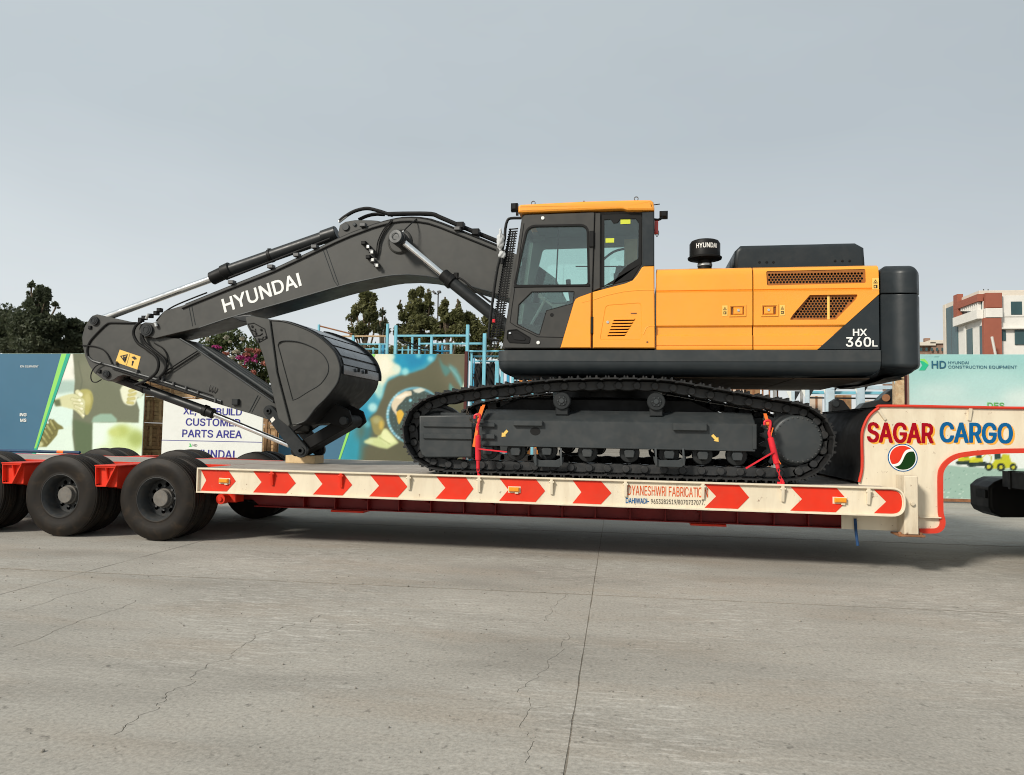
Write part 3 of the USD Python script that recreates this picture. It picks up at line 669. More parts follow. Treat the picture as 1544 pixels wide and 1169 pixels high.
# grit lying on the concrete
gr = np.random.default_rng(8); V, F = [], []
ico = trimesh.creation.icosphere(subdivisions=0)
for k in range(900):
    x, y = gr.uniform(-9, 6), gr.uniform(3.0, 10.5); r = gr.uniform(.002, .0065)*(1+.6*(gr.uniform() > .93))
    v = ico.vertices*r*gr.uniform(.6, 1.2, 3)+[x, y, r*.5+.001]; F.append(ico.faces+len(V)*12); V.append(v)
obj('loose_grit', trimesh.Trimesh(np.vstack(V), np.vstack(F), process=False), 'grit', smooth=False, label='tiny loose grit scattered over the concrete yard', cat_='grit', kind='stuff')

# ------------------------------------------------------------------ excavator
YTR0, YTR1 = 8.62, 9.22                 # near shoes
YE = 10.20                              # machine centre
EX = thing('crawler_excavator', 'orange and dark grey crawler excavator with folded boom standing on the trailer', 'excavator', (0, YE, DECK))
def both(name, m, mat, parent=EX, **k):
    a = obj(name, m, mat, parent, **k); b = obj(name, mirror_y(cat(m) if isinstance(m, list) else m, YE), mat, parent, **k); return a, b
# --- crawler tracks
tp_px = [(657.7, 715.8), (632, 703), (614, 686), (605, 664), (605, 634), (617, 612.5), (650, 594.5), (704.4, 585.6), (761.3, 579), (828.7, 571.5), (900, 569.5), (979, 570), (1007.7, 571.4), (1075, 584), (1163, 600), (1222, 609.5),
         (1248, 627), (1262, 651), (1263, 674.4), (1253, 697), (1233, 716.5), (1212.4, 726), (930, 720)]
tpath = PP(tp_px, YTR0)
zbot = DECK+.034
tpath[0, 1] = zbot; tpath[-2, 1] = zbot; tpath[-1, 1] = zbot
tpath = tpath[::-1]                    # counter-clockwise seen from the camera: starts along the bottom? see below
cl = Polygon(tpath); tpath = ccw(tpath)
dense = []
q = np.vstack([tpath, tpath[:1]])
for a, b in zip(q[:-1], q[1:]):
    n = max(2, int(np.linalg.norm(b-a)/.02)); dense += [a+(b-a)*t/n for t in range(n)]
dense = np.array(dense)
k = 9; pad = np.vstack([dense[-k:], dense, dense[:k]]); ker = np.ones(2*k+1)/(2*k+1)
dense = np.column_stack([np.convolve(pad[:, c], ker, 'valid') for c in (0, 1)])
seg = np.linalg.norm(np.roll(dense, -1, 0)-dense, axis=1); s_ = np.concatenate([[0], np.cumsum(seg)])
NSH = int(round(s_[-1]/.216)); pitch = s_[-1]/NSH
cl = np.vstack([dense, dense[:1]])
def on_path(s): s = s % s_[-1]; return np.array([np.interp(s, s_, cl[:, 0]), np.interp(s, s_, cl[:, 1])])
L = pitch/2
shoe_prof = [(-L-.012, -.012), (-L+.03, -.014), (L-.05, -.014), (L-.03, -.024), (L-.006, -.024), (L-.002, -.010), (L-.03, 0), (L-.062, .002), (L-.066, .026), (L-.080, .026), (L-.086, .002), (.012, .002), (.008, .024), (-.006, .024), (-.012, .002), (-L+.05, .002), (-L+.044, .030), (-L+.026, .030), (-L+.02, .002), (-L-.012, .0)]
link_prof = fillet([(-L-.035, -.03), (-L*.4, -.03), (L*.4, -.03), (L+.03, -.05), (L+.03, -.115), (L*.3, -.135), (-L*.3, -.135), (-L-.03, -.115)], .022, 2)
def place(prof, c, t):
    n = np.array([t[1], -t[0]]); return np.array([c+t*u+n*v for u, v in prof])
for side in (0, 1):
    pins = []
    tr = None; shoes = []; links = []
    for i in range(NSH):
        s = i*pitch
        a, b = on_path(s-L), on_path(s+L); c = (a+b)/2; t = (b-a)/np.linalg.norm(b-a); n = np.array([t[1], -t[0]])
        shoes.append(prism(place(shoe_prof, c, t), YTR0, YTR1, 0))
        lk = place(link_prof, c, t)
        bs = c+t*(L-.005)-n*.080; b2 = c-t*(L-.03)-n*.080
        m = [prism(lk, 8.80, 8.84, .004), cyl((bs[0], 8.765, bs[1]), (bs[0], 8.80, bs[1]), .046, 14, .008), prism(lk, 9.00, 9.04, 0),
             cyl((b2[0], 8.785, b2[1]), (b2[0], 8.80, b2[1]), .028, 10, .004)]
        links.append(cat(m[0], m[1], m[3])); pins += [cyl((bs[0], 8.83, bs[1]), (bs[0], 9.01, bs[1]), .03, 8, 0), m[2]]
    fl = (lambda m: mirror_y(m, YE)) if side else (lambda m: m)
    tr = obj('crawler_track', fl(cat(*pins)), 'track_steel', EX, kind='stuff')
    for m in shoes: obj('track_shoe', fl(m), 'track_steel', tr, smooth=False)
    for m in links: obj('track_link', fl(m), 'link_steel', tr)
# --- track frames
def undercarriage(fl):
    F0 = 8.70
    x0, x1 = P(726, 650, F0)[0], P(1139, 650, F0)[0]
    zb, zt = P(930, 677, F0)[1], P(930, 634, F0)[1]
    zt2 = zt+.115
    fr = obj('track_frame', fl([beam_x([(F0+.02, zb), (F0, zb+.02), (F0, zt-.02), (F0+.03, zt), (F0+.24, zt2), (F0+.46, zt2), (F0+.46, zb)], x0, x1, .008)]), 'frame_grey', EX)
    obj('frame_flange', fl(box2((x0+.01, F0-.014, zb+.004), (x1-.004, F0+.05, zb+.022), .004)), 'frame_grey', fr)
    obj('frame_flange', fl(box2((x1-.03, F0-.016, zb+.03), (x1+.012, F0-.001, zt-.02), .004)), 'frame_grey', fr)
    for a, b, y0, y1 in ((774, 818, 635, 642), (1015, 1066, 639, 649)):
        p, q = P(a, y1, F0-.03), P(b, y0, F0-.03); obj('step_bracket', fl(box2((p[0], F0-.05, p[1]), (q[0], F0-.002, q[1]), .006)), 'frame_grey', fr)
    c = P(807, 650.5, F0); obj('frame_hole', fl(prism(circle(c[0], c[1], .062, 16, .048), F0-.003, F0-.001, 0)), 'black_plastic', fr)
    for x, y, r in ((760.5, 654.5, 2.2), (1079, 661.5, -.75)):
        c = P(x, y, F0); t = np.array([math.cos(r), math.sin(r)]) if r > 0 else np.array([math.cos(r), math.sin(r)])
        t = np.array([-.65, -.76]) if r > 0 else np.array([.68, -.73]); n = np.array([-t[1], t[0]])
        ar = [c+t*.05, c+t*.005+n*.034, c+t*.005+n*.016, c-t*.055+n*.016, c-t*.055-n*.016, c+t*.005-n*.016, c+t*.005-n*.034]
        obj('arrow_decal', fl(decal(ar, F0-.0015)), 'decal_yellow', fr, smooth=False)
    # idler with its guard box
    ic = P(661, 656, 8.9); rI = .375
    idl = lathe([(.06, -.03), (.12, -.02), (.14, .02), (.27, .03), (.30, 0), (rI-.045, 0), (rI-.03, .012), (rI-.03, .05), (rI, .05), (rI, .13), (rI-.03, .13), (rI-.03, .18), (.06, .18)], (ic[0], 8.83, ic[1]), (0, 1, 0), 40)
    obj('idler_wheel', fl(idl), 'dark_paint', EX)
    G0 = 8.685
    g = PP([(632, 627), (711.5, 625.5), (711.5, 690), (641, 690.5), (635, 686), (632, 676)], G0)
    gd = obj('idler_guard', fl([prism(g, G0, G0+.42, prof=rnd(.02)), box2((P(664, 620, 8.8)[0], 8.80, g[:, 1].max()-.01), (P(704, 620, 8.8)[0], 9.05, g[:, 1].max()+.025), .006)]), 'frame_grey', EX)
    for ya, yb in ((638, 643.5), (655, 661.5)):
        for xa, xb in ((638, 712), (716, 746)):
            p, q = P(xa, yb, G0-.02), P(xb, ya, G0-.02); obj('guard_rib', fl(box2((p[0], G0-.028, p[1]), (q[0], G0+.002, q[1]), .006)), 'frame_grey', gd)
    # sprocket and final drive cover
    sc = P(1201, 663, 8.8); ang = np.linspace(0, 2*math.pi, 21*4, endpoint=False)
    rad = np.tile([.395, .395, .335, .335], 21)
    obj('drive_sprocket', fl([prism(np.column_stack([sc[0]+rad*np.cos(ang), sc[1]+rad*np.sin(ang)]), 8.88, 8.95, .006), cyl((sc[0], 8.80, sc[1]), (sc[0], 9.15, sc[1]), .31, 40, .02)]), 'dark_paint', EX)
    cv = obj('final_drive_cover', fl(lathe([(.0, 0), (.235, .002), (.262, .010), (.272, .022), (.275, .10), (.30, .11), (.30, .2)], (sc[0], 8.735, sc[1]), (0, 1, 0), 48)), 'frame_grey', EX)
    for a in np.arange(28)*2*math.pi/28:
        p = np.array([sc[0]+.248*math.cos(a), 0, sc[1]+.248*math.sin(a)])
        obj('cover_bolt', fl(cyl((p[0], 8.728, p[2]), (p[0], 8.742, p[2]), .0095, 6, .002)), 'bolt_steel', cv)
    # carrier rollers and track rollers
    for x, y in ((846.8, 604.4), (989.6, 605.7)):
        c = P(x, y, 8.76); r = obj('carrier_roller', fl([lathe([(.0, 0), (.06, 0), (.064, .008), (.096, .008), (.106, .018), (.106, .13), (.06, .14), (.06, .3)], (c[0], 8.76, c[1]), (0, 1, 0), 28), box2((c[0]-.075, 8.80, zt2-.06), (c[0]+.075, 9.0, c[1]-.08), .01)]), 'dark_paint', EX)
        obj('roller_cap', fl([cyl((c[0], 8.748, c[1]), (c[0], 8.762, c[1]), .03, 14)]+[cyl((c[0]+.048*math.cos(a), 8.752, c[1]+.048*math.sin(a)), (c[0]+.048*math.cos(a), 8.762, c[1]+.048*math.sin(a)), .010, 6, 0) for a in np.arange(6)*math.pi/3]), 'frame_grey', r)
    for x, y in ((736, 681), (778, 682.6), (825, 682), (885.7, 684.7), (949.2, 685.6), (1009, 687.3), (1059.5, 688.6), (1111.3, 690)):
        c = P(x, y, 8.76); r = obj('track_roller', fl([lathe([(.0, 0), (.05, 0), (.062, .012), (.07, .04), (.11, .045), (.118, .055), (.118, .09), (.10, .10), (.10, .3)], (c[0], 8.74, c[1]+.02), (0, 1, 0), 26), box2((c[0]-.062, 8.725, c[1]+.005), (c[0]+.062, 8.80, zb+.01), .012)]), 'dark_paint', EX)
        obj('roller_cap', fl(prism(fillet(np.array([(c[0]-.05, c[1]-.035), (c[0]+.05, c[1]-.035), (c[0]+.062, c[1]+.03), (c[0]+.045, c[1]+.06), (c[0]-.045, c[1]+.06), (c[0]-.062, c[1]+.03)]), .014, 2), 8.708, 8.74, .008)), 'frame_grey', r)
    for xs_ in ((803, 851.5), (984.5, 1036)):
        a, b = xs_; Yg = 8.665
        pl_ = fillet(PP([(a, 687), (a+11, 694), (b-13, 694), (b-1, 688), (b-3, 700), (b-8, 705), (a+6, 704), (a+2, 698)], Yg), .01, 2)
        gm = obj('track_guard', fl([prism(pl_, Yg, Yg+.03, .005)]), 'frame_grey', EX)
        for u in (a+5, b-5):
            p, q_ = P(u, 702, Yg-.01), P(u-1, 677, Yg-.01)
            obj('guard_strut', fl(tube([(p[0], Yg-.012, p[1]), ((p[0]+q_[0])/2, Yg-.016, (p[1]+q_[1])/2+.02), (q_[0], Yg+.02, q_[1])], .012, flat=(.028, .022))), 'frame_grey', gm)
undercarriage(lambda m: cat(m) if isinstance(m, list) else m)
undercarriage(lambda m: mirror_y(cat(m) if isinstance(m, list) else m, YE))
# car body between the tracks and slewing ring
xm = P(915, 600, YE)[0]
obj('car_body', [prism([(xm-1.5, 1.40), (xm+1.5, 1.40), (xm+1.5, 1.70), (xm+1.05, 1.90), (xm-1.05, 1.90), (xm-1.5, 1.70)], 9.18, 2*YE-9.18, .02)], 'black_plastic', EX)
obj('slewing_ring', [cyl((xm, YE, 1.92), (xm, YE, 2.19), .74, 48, .01)], 'dark_paint', EX)
for dx in (-.9, .9):
    for yy in (9.08, 9.5, 10.6): pass
# --- revolving platform
YU = 8.80
xf0 = P(749.5, 540, YU)[0]; xr0 = P(1328.5, 540, YU)[0]
z_top = (P(845, 528, YU)[1]+P(1330, 528.5, YU)[1])/2; z_lip = P(1000, 556, YU)[1]; z_und = P(1000, 566, 8.9)[1]-.01
plan = fillet([(xf0, YU), (xr0, YU), (xr0, 2*YE-YU), (xf0+.95, 2*YE-YU), (xf0+.95, 10.85), (xf0+1.35, 10.75), (xf0+1.35, 9.85), (xf0, 9.85)], [.14, .01, .01, .1, .05, .05, .05, .05], 6)
bev = [(.15, 0), (.08, .02), (.035, .05), (.010, .09), (0, .14)]
sk = xf(prism(plan, -z_top, -z_und, prof=[(.006, 0), (0, .006)], back=bev), _MZ)
obj('platform_skirt', sk, 'weight_paint', EX)
obj('skirt_band', [plate_z(inset(ccw(plan), -.004), z_top-.135, z_top+.002, .006)], 'frame_grey', EX)
pl2 = [(xf0+1.2, 9.0), (xr0-.1, 9.0), (xr0-.1, 2*YE-9.0), (xf0+1.2, 2*YE-9.0)]
up_ = obj('belly_plate', [plate_z([(a, b_), (c_, b_), (c_, d_), (a, d_)], z_und-.012, z_und-.001, .002) for a, b_, c_, d_ in ((xm+.85, 9.05, xr0-.9, 10.1), (xm+.85, 10.12, xr0-.9, 11.3), (xr0-.88, 9.05, xr0-.05, 11.3), (xf0+1.4, 10.6, xm+.8, 11.3))], 'underside_plate', EX)
# --- engine housing, side doors
xp0, xpm, xp1 = P(989.5, 460, YU)[0], P(1135.6, 460, YU)[0], P(1327, 460, YU)[0]
zo0, zo1 = z_top+.004, (P(989, 405, YU)[1]+P(1327, 397.5, YU)[1])/2
obj('engine_housing', [box2((xp0+.02, YU+.07, zo0), (xp1, 2*YE-YU, zo1-.03), .03)], 'black_plastic', EX)
def zz(x, y): return P(x, y, YU)[1]
zc1, zc2, zc3, zc4 = zz(1060, 438.5), zz(1060, 492.3), zz(1060, 506), zz(1060, 522)
sec = [(YU+.012, zo0), (YU+.004, zo0+.012), (YU+.004, zc4-.004), (YU+.016, zc4), (YU+.016, zc4+.006), (YU+.008, zc4+.010), (YU+.008, zc3), (YU+.030, zc3+.012), (YU+.030, zc2-.004), (YU+.002, zc2+.012), (YU, zc1-.022), (YU-.006, zc1-.010), (YU+.014, zc1), (YU+.004, zc1+.010), (YU+.012, zo1-.10), (YU+.022, zo1-.05), (YU+.04, zo1-.02), (YU+.075, zo1), (YU+.25, zo1+.004), (YU+.25, zo0)]
def mani(m): return m3.Manifold(m3.Mesh(np.asarray(m.vertices, np.float32), np.asarray(m.faces, np.uint32)))
def tri(M): a = M.to_mesh(); return trimesh.Trimesh(a.vert_properties[:, :3], a.tri_verts, process=False)
def door_panel(x0, x1, cuts=()):
    m = beam_x(sec, x0, x1, .004)
    if not cuts: return m
    M = mani(m)
    for c in cuts: M = M-mani(prism(c, YU-.2, YU+.15, 0))
    return tri(M)
tri_px = [(1228.5, 531), (1325.5, 443.6), (1340, 443.6), (1340, 531)]
gr1 = fillet(PP([(1155.6, 408.4), (1305.6, 405), (1306.2, 426.6), (1156.8, 430.6)], YU), .02, 3)
gr2 = fillet(PP([(1221, 445), (1293.5, 444), (1291, 451), (1260.5, 482), (1190.5, 482.4), (1196, 474)], YU), .012, 3)
lat1 = PP([(1099.7, 460.6), (1124.4, 460.2), (1124.4, 477.2), (1099.7, 477.6)], YU); lat2 = PP([(1147.7, 459.7), (1173, 459.3), (1173, 476.9), (1147.7, 477.3)], YU)
tri_cut = PP(tri_px, YU)
d1 = obj('side_door', door_panel(xp0, xpm-.006, [inset(ccw(lat1), .02)]), 'orange_paint', EX)
d2 = obj('side_door', door_panel(xpm+.006, xp1-.006, [gr1, gr2, tri_cut, inset(ccw(lat2), .02)]), 'orange_paint', EX)
tri_in = PP([(1232.5, 526), (1326.6, 444.6), (1327.2, 526)], YU)
tri_in[:, 0] = np.minimum(tri_in[:, 0], xp1-.008); tri_in[0, 1] = tri_in[2, 1] = zo0+.004
wp_ = obj('corner_panel', prism(tri_in, YU+.004, YU+.2, .004), 'weight_paint', EX)
def grille(name, outline, seed):
    x0, z0_ = outline.min(0); x1, z1_ = outline.max(0); s = .036
    pg = Polygon(outline); hol = []
    r = 0; z = z0_+s*.3
    while z < z1_:
        x = x0+(s/2 if r % 2 else 0)
        while x < x1:
            h = Point(x, z).buffer(.0150, 2)
            if pg.buffer(-.006).contains(h): hol.append(np.array(h.exterior.coords)[:-1])
            x += s
        z += s*.82; r += 1
    m = prism(outline, YU+.030, YU+.034, 0, hol)
    g_ = obj(name, m, 'grille_brown', d2, smooth=False)
    obj('grille_backing', prism(inset(ccw(outline), -.01), YU+.064, YU+.067, 0), 'black_plastic', g_)
    return g_
grille('upper_grille', gr1, 1); ga = grille('lower_grille', gr2, 2)
gx = P(1250, 463, YU)
obj('grille_bar', box2((gx[0]-.014, YU+.022, gr2[:, 1].min()+.005), (gx[0]+.014, YU+.029, gr2[:, 1].max()-.005), .002), 'decal_yellow', ga)
for lt, dd, flip in ((lat1, d1, 1), (lat2, d2, -1)):
    lt = ccw(lt); c = lt.mean(0)
    la = obj('door_latch', [prism(inset(lt, -.004), YU-.008, YU+.004, .004, [inset(lt, .014)]), prism(inset(lt, .01), YU+.03, YU+.034, 0)], 'orange_paint', dd)
    x0, x1 = c[0]-.045, c[0]+.060
    if flip < 0: x0, x1 = c[0]-.060, c[0]+.045
    obj('latch_paddle', box2((x0, YU-.006, c[1]-.042), (x1, YU+.02, c[1]+.042), .008), 'orange_paint', la)
    obj('latch_lock', cyl((c[0]+.01*flip, YU-.014, c[1]+.004), (c[0]+.01*flip, YU+.01, c[1]+.004), .016, 14), 'chrome', la)
    obj('latch_slot', box2((x0-.022 if flip > 0 else x1+.003, YU+.018, c[1]-.04), (x0-.003 if flip > 0 else x1+.022, YU+.028, c[1]+.04), .002), 'rust', la)
def warn(name, px, parent, Y, rows=2):
    q = PP(px, Y); d = obj(name, decal(q, Y), 'decal_yellow', parent, smooth=False); c = q.mean(0); w = np.ptp(q[:, 0])*.34; h = np.ptp(q[:, 1])
    tri_ = Polygon([(c[0]-w, c[1]+h*.06), (c[0]+w, c[1]+h*.06), (c[0], c[1]+h*.38)])
    obj('warning_mark', shp(tri_.difference(tri_.buffer(-w*.22)), Y-.0025, .0012), 'letter_black', d, smooth=False)
    obj('warning_mark', [shp(Point(c[0], c[1]+h*.15).buffer(w*.22, 4), Y-.0025, .0012), shp(sbox(c[0]-w*.8, c[1]-h*.33, c[0]+w*.8, c[1]-h*.07).difference(sbox(c[0]-w*.55, c[1]-h*.27, c[0]+w*.2, c[1]-h*.13)), Y-.0025, .0012)], 'letter_black', d, smooth=False)
warn('warning_decal', [(1089, 461), (1097, 460.8), (1097, 476.4), (1089, 476.8)], d1, YU-.0005); warn('warning_decal', [(1175.8, 460.2), (1183.4, 460), (1183.4, 475.8), (1175.8, 476.2)], d2, YU-.0005)
warn('warning_decal', [(1315, 419.6), (1325, 419.2), (1325, 437.6), (1315, 438)], d2, YU-.0005)
px_text('HX', 1286, 1307, 496.4, 506.4, YU+.003, 'white_paint', wp_, depth=.002)
px_text('360', 1275.5, 1313.5, 508.8, 522.6, YU+.003, 'white_paint', wp_, depth=.002)
px_text('L', 1315.2, 1323.5, 513.4, 522.4, YU+.003, 'white_paint', wp_, depth=.002)
# --- counterweight
xw0 = xp1+.012; zt_w = P(1340, 398.8, YU)[1]; zb_w = P(1340, 556, YU)[1]
arc = [(xw0, YU), (xw0+.38, YU+.005)]
xr_ = P(1380.5, 480, 9.35)[0]-.065
for t in np.linspace(0, 1, 15): arc.append((xr_-.03+.15*math.sin(math.pi*t), YU+.16+(2*(YE-YU)-.32)*t))
arc += [(xw0+.38, 2*YE-YU-.005), (xw0, 2*YE-YU)]
arc = fillet(arc, [0, .10, .10]+[0]*13+[.10, .10, 0], 5)
zs = P(1355, 442.5, YU)[1]
cw = obj('counterweight', [xf(prism(arc, -zs+.006, -zb_w, prof=[(.012, 0), (.004, .004), (0, .014)], back=rnd(.06, 4)), _MZ)], 'weight_paint', EX)
obj('counterweight_cap', [xf(prism(arc, -zt_w, -zs, prof=rnd(.10, 6), back=[(.02, 0), (.004, .006), (0, .014)]), _MZ), ], 'weight_paint', EX)
low_arc = inset(ccw(arc), .05)
obj('counterweight_base', [xf(prism(low_arc, -zb_w-.002, -zb_w+.09, prof=[(0, 0)], back=[(.32, 0), (.15, .02), (.04, .055), (0, .09)]), _MZ)], 'weight_paint', EX)
# --- bonnet over the engine, pre-cleaner
YH = 9.15
hd = PP([(1106.5, 401), (1108.5, 378), (1117, 369.8), (1290, 365.6), (1303.5, 373), (1306, 399)], YH)
hd[0, 1] = hd[-1, 1] = zo1-.02
ho = obj('engine_bonnet', prism(hd, YH, YH+1.9, prof=rnd(.05, 4)), 'weight_paint', EX, smooth=30)
for x in (1145, 1156, 1166, 1259, 1270, 1281):
    c = P(x, 395.5 if x < 1200 else 393.6, YH); obj('bonnet_bolt', cyl((c[0], YH-.008, c[1]), (c[0], YH+.01, c[1]), .015, 8), 'black_plastic', ho)
YPC = 9.35
c0 = P(1062.6, 400, YPC); rp = P(1086, 378, YPC)[0]-c0[0]
zn, zb_, zt_ = zo1-.02, P(1062, 390.5, YPC)[1], P(1062, 363.5, YPC)[1]
pc = obj('air_precleaner', lathe([(.085, zn), (.085, zb_-.03), (.11, zb_-.02), (rp+.018, zb_-.008), (rp+.022, zb_+.012), (rp, zb_+.022), (rp, zt_-.045), (rp-.02, zt_-.012), (rp-.05, zt_), (0.0, zt_+.002)], (c0[0], YPC, 0), (0, 0, 1), 40), 'black_plastic', EX)
obj('neck_clamp', lathe([(.087, zb_-.10), (.091, zb_-.095), (.091, zb_-.07), (.087, zb_-.065)], (c0[0], YPC, 0), (0, 0, 1), 28), 'bright_steel', pc)
def wrap_text(s, w, h, cxy, r, z, mat, parent):
    m = letters(s, h, .002, True); v = np.array(m.vertices); v[:, 0] -= v[:, 0].min(); v[:, 0] *= w/v[:, 0].max(); v[:, 0] -= w/2
    a = v[:, 0]/r; rr = r+v[:, 2]
    a = a+.06
    m.vertices = np.column_stack([cxy[0]+rr*np.sin(a), cxy[1]-rr*np.cos(a), z+v[:, 1]]); return obj('lettering', m, mat, parent, smooth=False)
wrap_text('HYUNDAI', .27, .056, (c0[0], YPC), rp+.0015, (zt_+zb_)/2-.012, 'white_paint', pc)

# --- cab
YC0, YC1 = YU, YU+1.06
CAB = obj('cab', prism(PP([(757, 525.8), (763, 487), (984, 500), (987.5, 526)], YC0+.02), YC0+.03, YC1, .005), 'cab_grey', EX, label='glazed operator cab with an orange roof')
def P8(px, dy=0.0): return PP(px, YC0+dy)
win = fillet(P8([(796.5, 342.6), (884.6, 341), (885.8, 428.6), (777.6, 429.8)]), [.11, .09, .03, .03], 4)
low_w = fillet(P8([(802, 440.6), (865.4, 440), (862.9, 457.3), (823.4, 468), (812.8, 505), (780.2, 488.6), (782.6, 459.6)]), .012, 2)
door_o = fillet(P8([(758.8, 524.8), (789, 324.2), (896.4, 320.2), (892.6, 440), (891.3, 525)]), [.03, .04, .02, .0, .01], 3)
door = obj('cab_door', prism(door_o, YC0, YC0+.045, .006, [win, low_w]), 'cab_grey', EX)
frame_o = P8([(756, 525.8), (786.5, 322.4), (986, 315.5), (988, 526)])
rear_w = fillet(P8([(911, 330), (921, 329.4), (924.5, 335.5), (931, 335), (935, 329), (958.5, 328.5), (963.2, 335), (962.3, 389), (946, 399), (934, 411), (923.5, 428.3), (911, 431.5)]), .006, 2)
hole = inset(ccw(door_o), .045)
obj('cab_frame', prism(frame_o, YC0+.046, YC0+.09, .004, [hole, rear_w]), 'cab_grey', CAB)
obj('window_seal', [prism(inset(ccw(win), -.028), YC0-.004, YC0+.010, .004, [win]), prism(inset(ccw(low_w), -.010), YC0-.002, YC0+.006, .002, [low_w])], 'black_rubber', door)
obj('window_seal', [box2((win[:, 0].min()-.03, YC0-.012, P8([(800, 433.5)])[0][1]), (win[:, 0].max()+.03, YC0+.006, P8([(800, 430)])[0][1]), .005)], 'black_rubber', door)
obj('window_glass', prism(inset(ccw(win), -.01), YC0+.018, YC0+.024, 0), 'cab_glass', door, smooth=False)
obj('window_glass', prism(inset(ccw(low_w), -.01), YC0+.018, YC0+.024, 0), 'cab_glass', door, smooth=False)
obj('rear_side_glass', prism(inset(ccw(rear_w), -.01), YC0+.050, YC0+.056, 0), 'cab_glass', CAB, smooth=False)
obj('rear_side_surround', prism(fillet(P8([(906, 322), (967, 320), (967.5, 397), (953, 420.5), (906, 432)]), .02, 3), YC0+.036, YC0+.046, .002, [rear_w]), 'black_plastic', CAB)
obj('door_pillar', prism(P8([(897.6, 321), (905.2, 320.8), (904.6, 434.5), (894.4, 438.5)]), YC0+.012, YC0+.05, .005), 'cab_grey', CAB)
obj('rear_pillar', prism(P8([(968, 319.5), (986.6, 318.5), (986.6, 401.5), (969, 402.5)]), YC0+.0, YC0+.12, .012), 'weight_paint', CAB)
hg = P8([(888.8, 349), (895.4, 348.7), (895.4, 373), (888.8, 373.2)]); obj('door_hinge', prism(hg, YC0-.02, YC0+.01, .006), 'black_plastic', door)
for x, y in ((818.5, 329.2), (811.6, 517)):
    c = P(x, y, YC0); obj('door_button', cyl((c[0], YC0-.012, c[1]), (c[0], YC0+.002, c[1]), .022, 16, .006), 'white_paint', door)
pk = fillet(P8([(766, 499), (779, 497.8), (798.6, 510), (797.3, 517), (769, 515.8), (765.4, 511)]), .015, 3)
po = obj('handle_pocket', prism(inset(ccw(pk), -.012), YC0-.010, YC0+.004, .004, [pk]), 'black_plastic', door)
obj('handle_back', prism(pk, YC0-.001, YC0+.001, 0), 'black_rubber', po)
obj('door_handle', prism(fillet(P8([(772, 503.5), (781, 502.5), (793, 510.5), (791, 514), (775, 512.5)]), .012, 2), YC0-.008, YC0-.001, .003), 'black_plastic', po)
c = P(769, 502.6, YC0); obj('handle_lock', cyl((c[0], YC0-.014, c[1]), (c[0], YC0, c[1]), .016, 12), 'chrome', po)
c = P(832, 475, YC0); obj('keyhole', cyl((c[0], YC0-.006, c[1]), (c[0], YC0+.002, c[1]), .022, 14), 'black_rubber', door)
obj('door_edge_line', tube([(a[0], YC0-.001, a[1]) for a in P8([(790, 337), (771, 470), (769, 486), (778, 492), (811, 508), (850, 509)])], .0045, 6), 'black_rubber', door)
sk_px = [(845.2, 525.3), (865.4, 457), (868, 451.5), (873, 448.6), (892, 441.8), (891.4, 525.3)]
od = obj('door_lower_panel', prism(fillet(P8(sk_px), [0, .02, .03, .03, .0, 0], 3), YC0-.028, YC0-.0005, prof=[(.012, 0), (.004, .006), (0, .016)]), 'orange_paint', door)
obj('panel_crease', tube([(a[0], YC0-.027, a[1]) for a in P8([(877.5, 457.2), (884, 455.2), (891, 453.8)])], .004, 6), 'orange_paint', od)
rp_px = [(894, 525.4), (893.7, 441), (920, 434), (943, 428), (954, 423.4), (961, 415), (968, 403.6), (971, 402.4), (986.4, 402), (988, 525.6)]
hat = fillet(P8([(914.5, 462.3), (965.8, 458.6), (966.2, 511.8), (906, 512.3)]), [.05, .03, .02, .02], 4)
rp = obj('cab_rear_panel', prism(P8(rp_px), YC0-.028, YC0+.02, prof=[(.012, 0), (.004, .006), (0, .016)], holes=[hat], back=[(0, 0)]), 'orange_paint', EX)
hi = inset(hat, .008)
slots = []
for k in range(6):
    y = 482.6+k*4.55
    a, b = 926.0-k*1.75, 957.6-k*2.9
    slots.append(P8([(a, y), (b, y-.35), (b-1.2, y+1.9), (a-1.0, y+2.3)]))
ht = obj('service_hatch', prism(hi, YC0-.026, YC0+.015, .004, slots), 'orange_paint', rp)
obj('louvre_backing', prism(inset(ccw(P8([(922, 480), (962, 479), (946, 510), (910, 510)])), 0), YC0+.018, YC0+.021, 0), 'rust', ht)
for k in range(6):
    q_ = slots[k]; q2 = q_+np.array([0, .012]); obj('louvre', prism(q2, YC0-.035, YC0-.024, .003), 'orange_paint', ht)
c = P(955.5, 473.3, YC0); obj('hatch_latch', box((c[0], YC0-.027, c[1]), (.07, .006, .014), .002), 'rust', ht)
for x, y, r in ((916.5, 486.5, .018),):
    c = P(x, y, YC0); obj('hatch_lock', cyl((c[0], YC0-.034, c[1]), (c[0], YC0-.02, c[1]), r, 14), 'bright_steel', ht)
c = P(976, 516.5, YC0); obj('panel_plug', cyl((c[0], YC0-.031, c[1]), (c[0], YC0-.02, c[1]), .013, 10), 'rust', rp)
obj('panel_crease', [tube([(a[0], YC0-.026, a[1]) for a in P8([(894.5, 453), (915, 446), (940, 440.6), (962, 438.3), (986.6, 438)])], .006, 6),
    tube([(a[0], YC0-.026, a[1]) for a in P8([(970, 505), (974.5, 494.5), (980, 492.2), (987, 492)])], .006, 6)], 'orange_paint', rp)
obj('seam_pull', box2((*P8([(891.0, 504)])[0][:1], YC0-.036, P8([(891, 504)])[0][1]), (P8([(894.4, 504)])[0][0], YC0-.020, P8([(891, 478.5)])[0][1]), .006), 'black_plastic', rp)
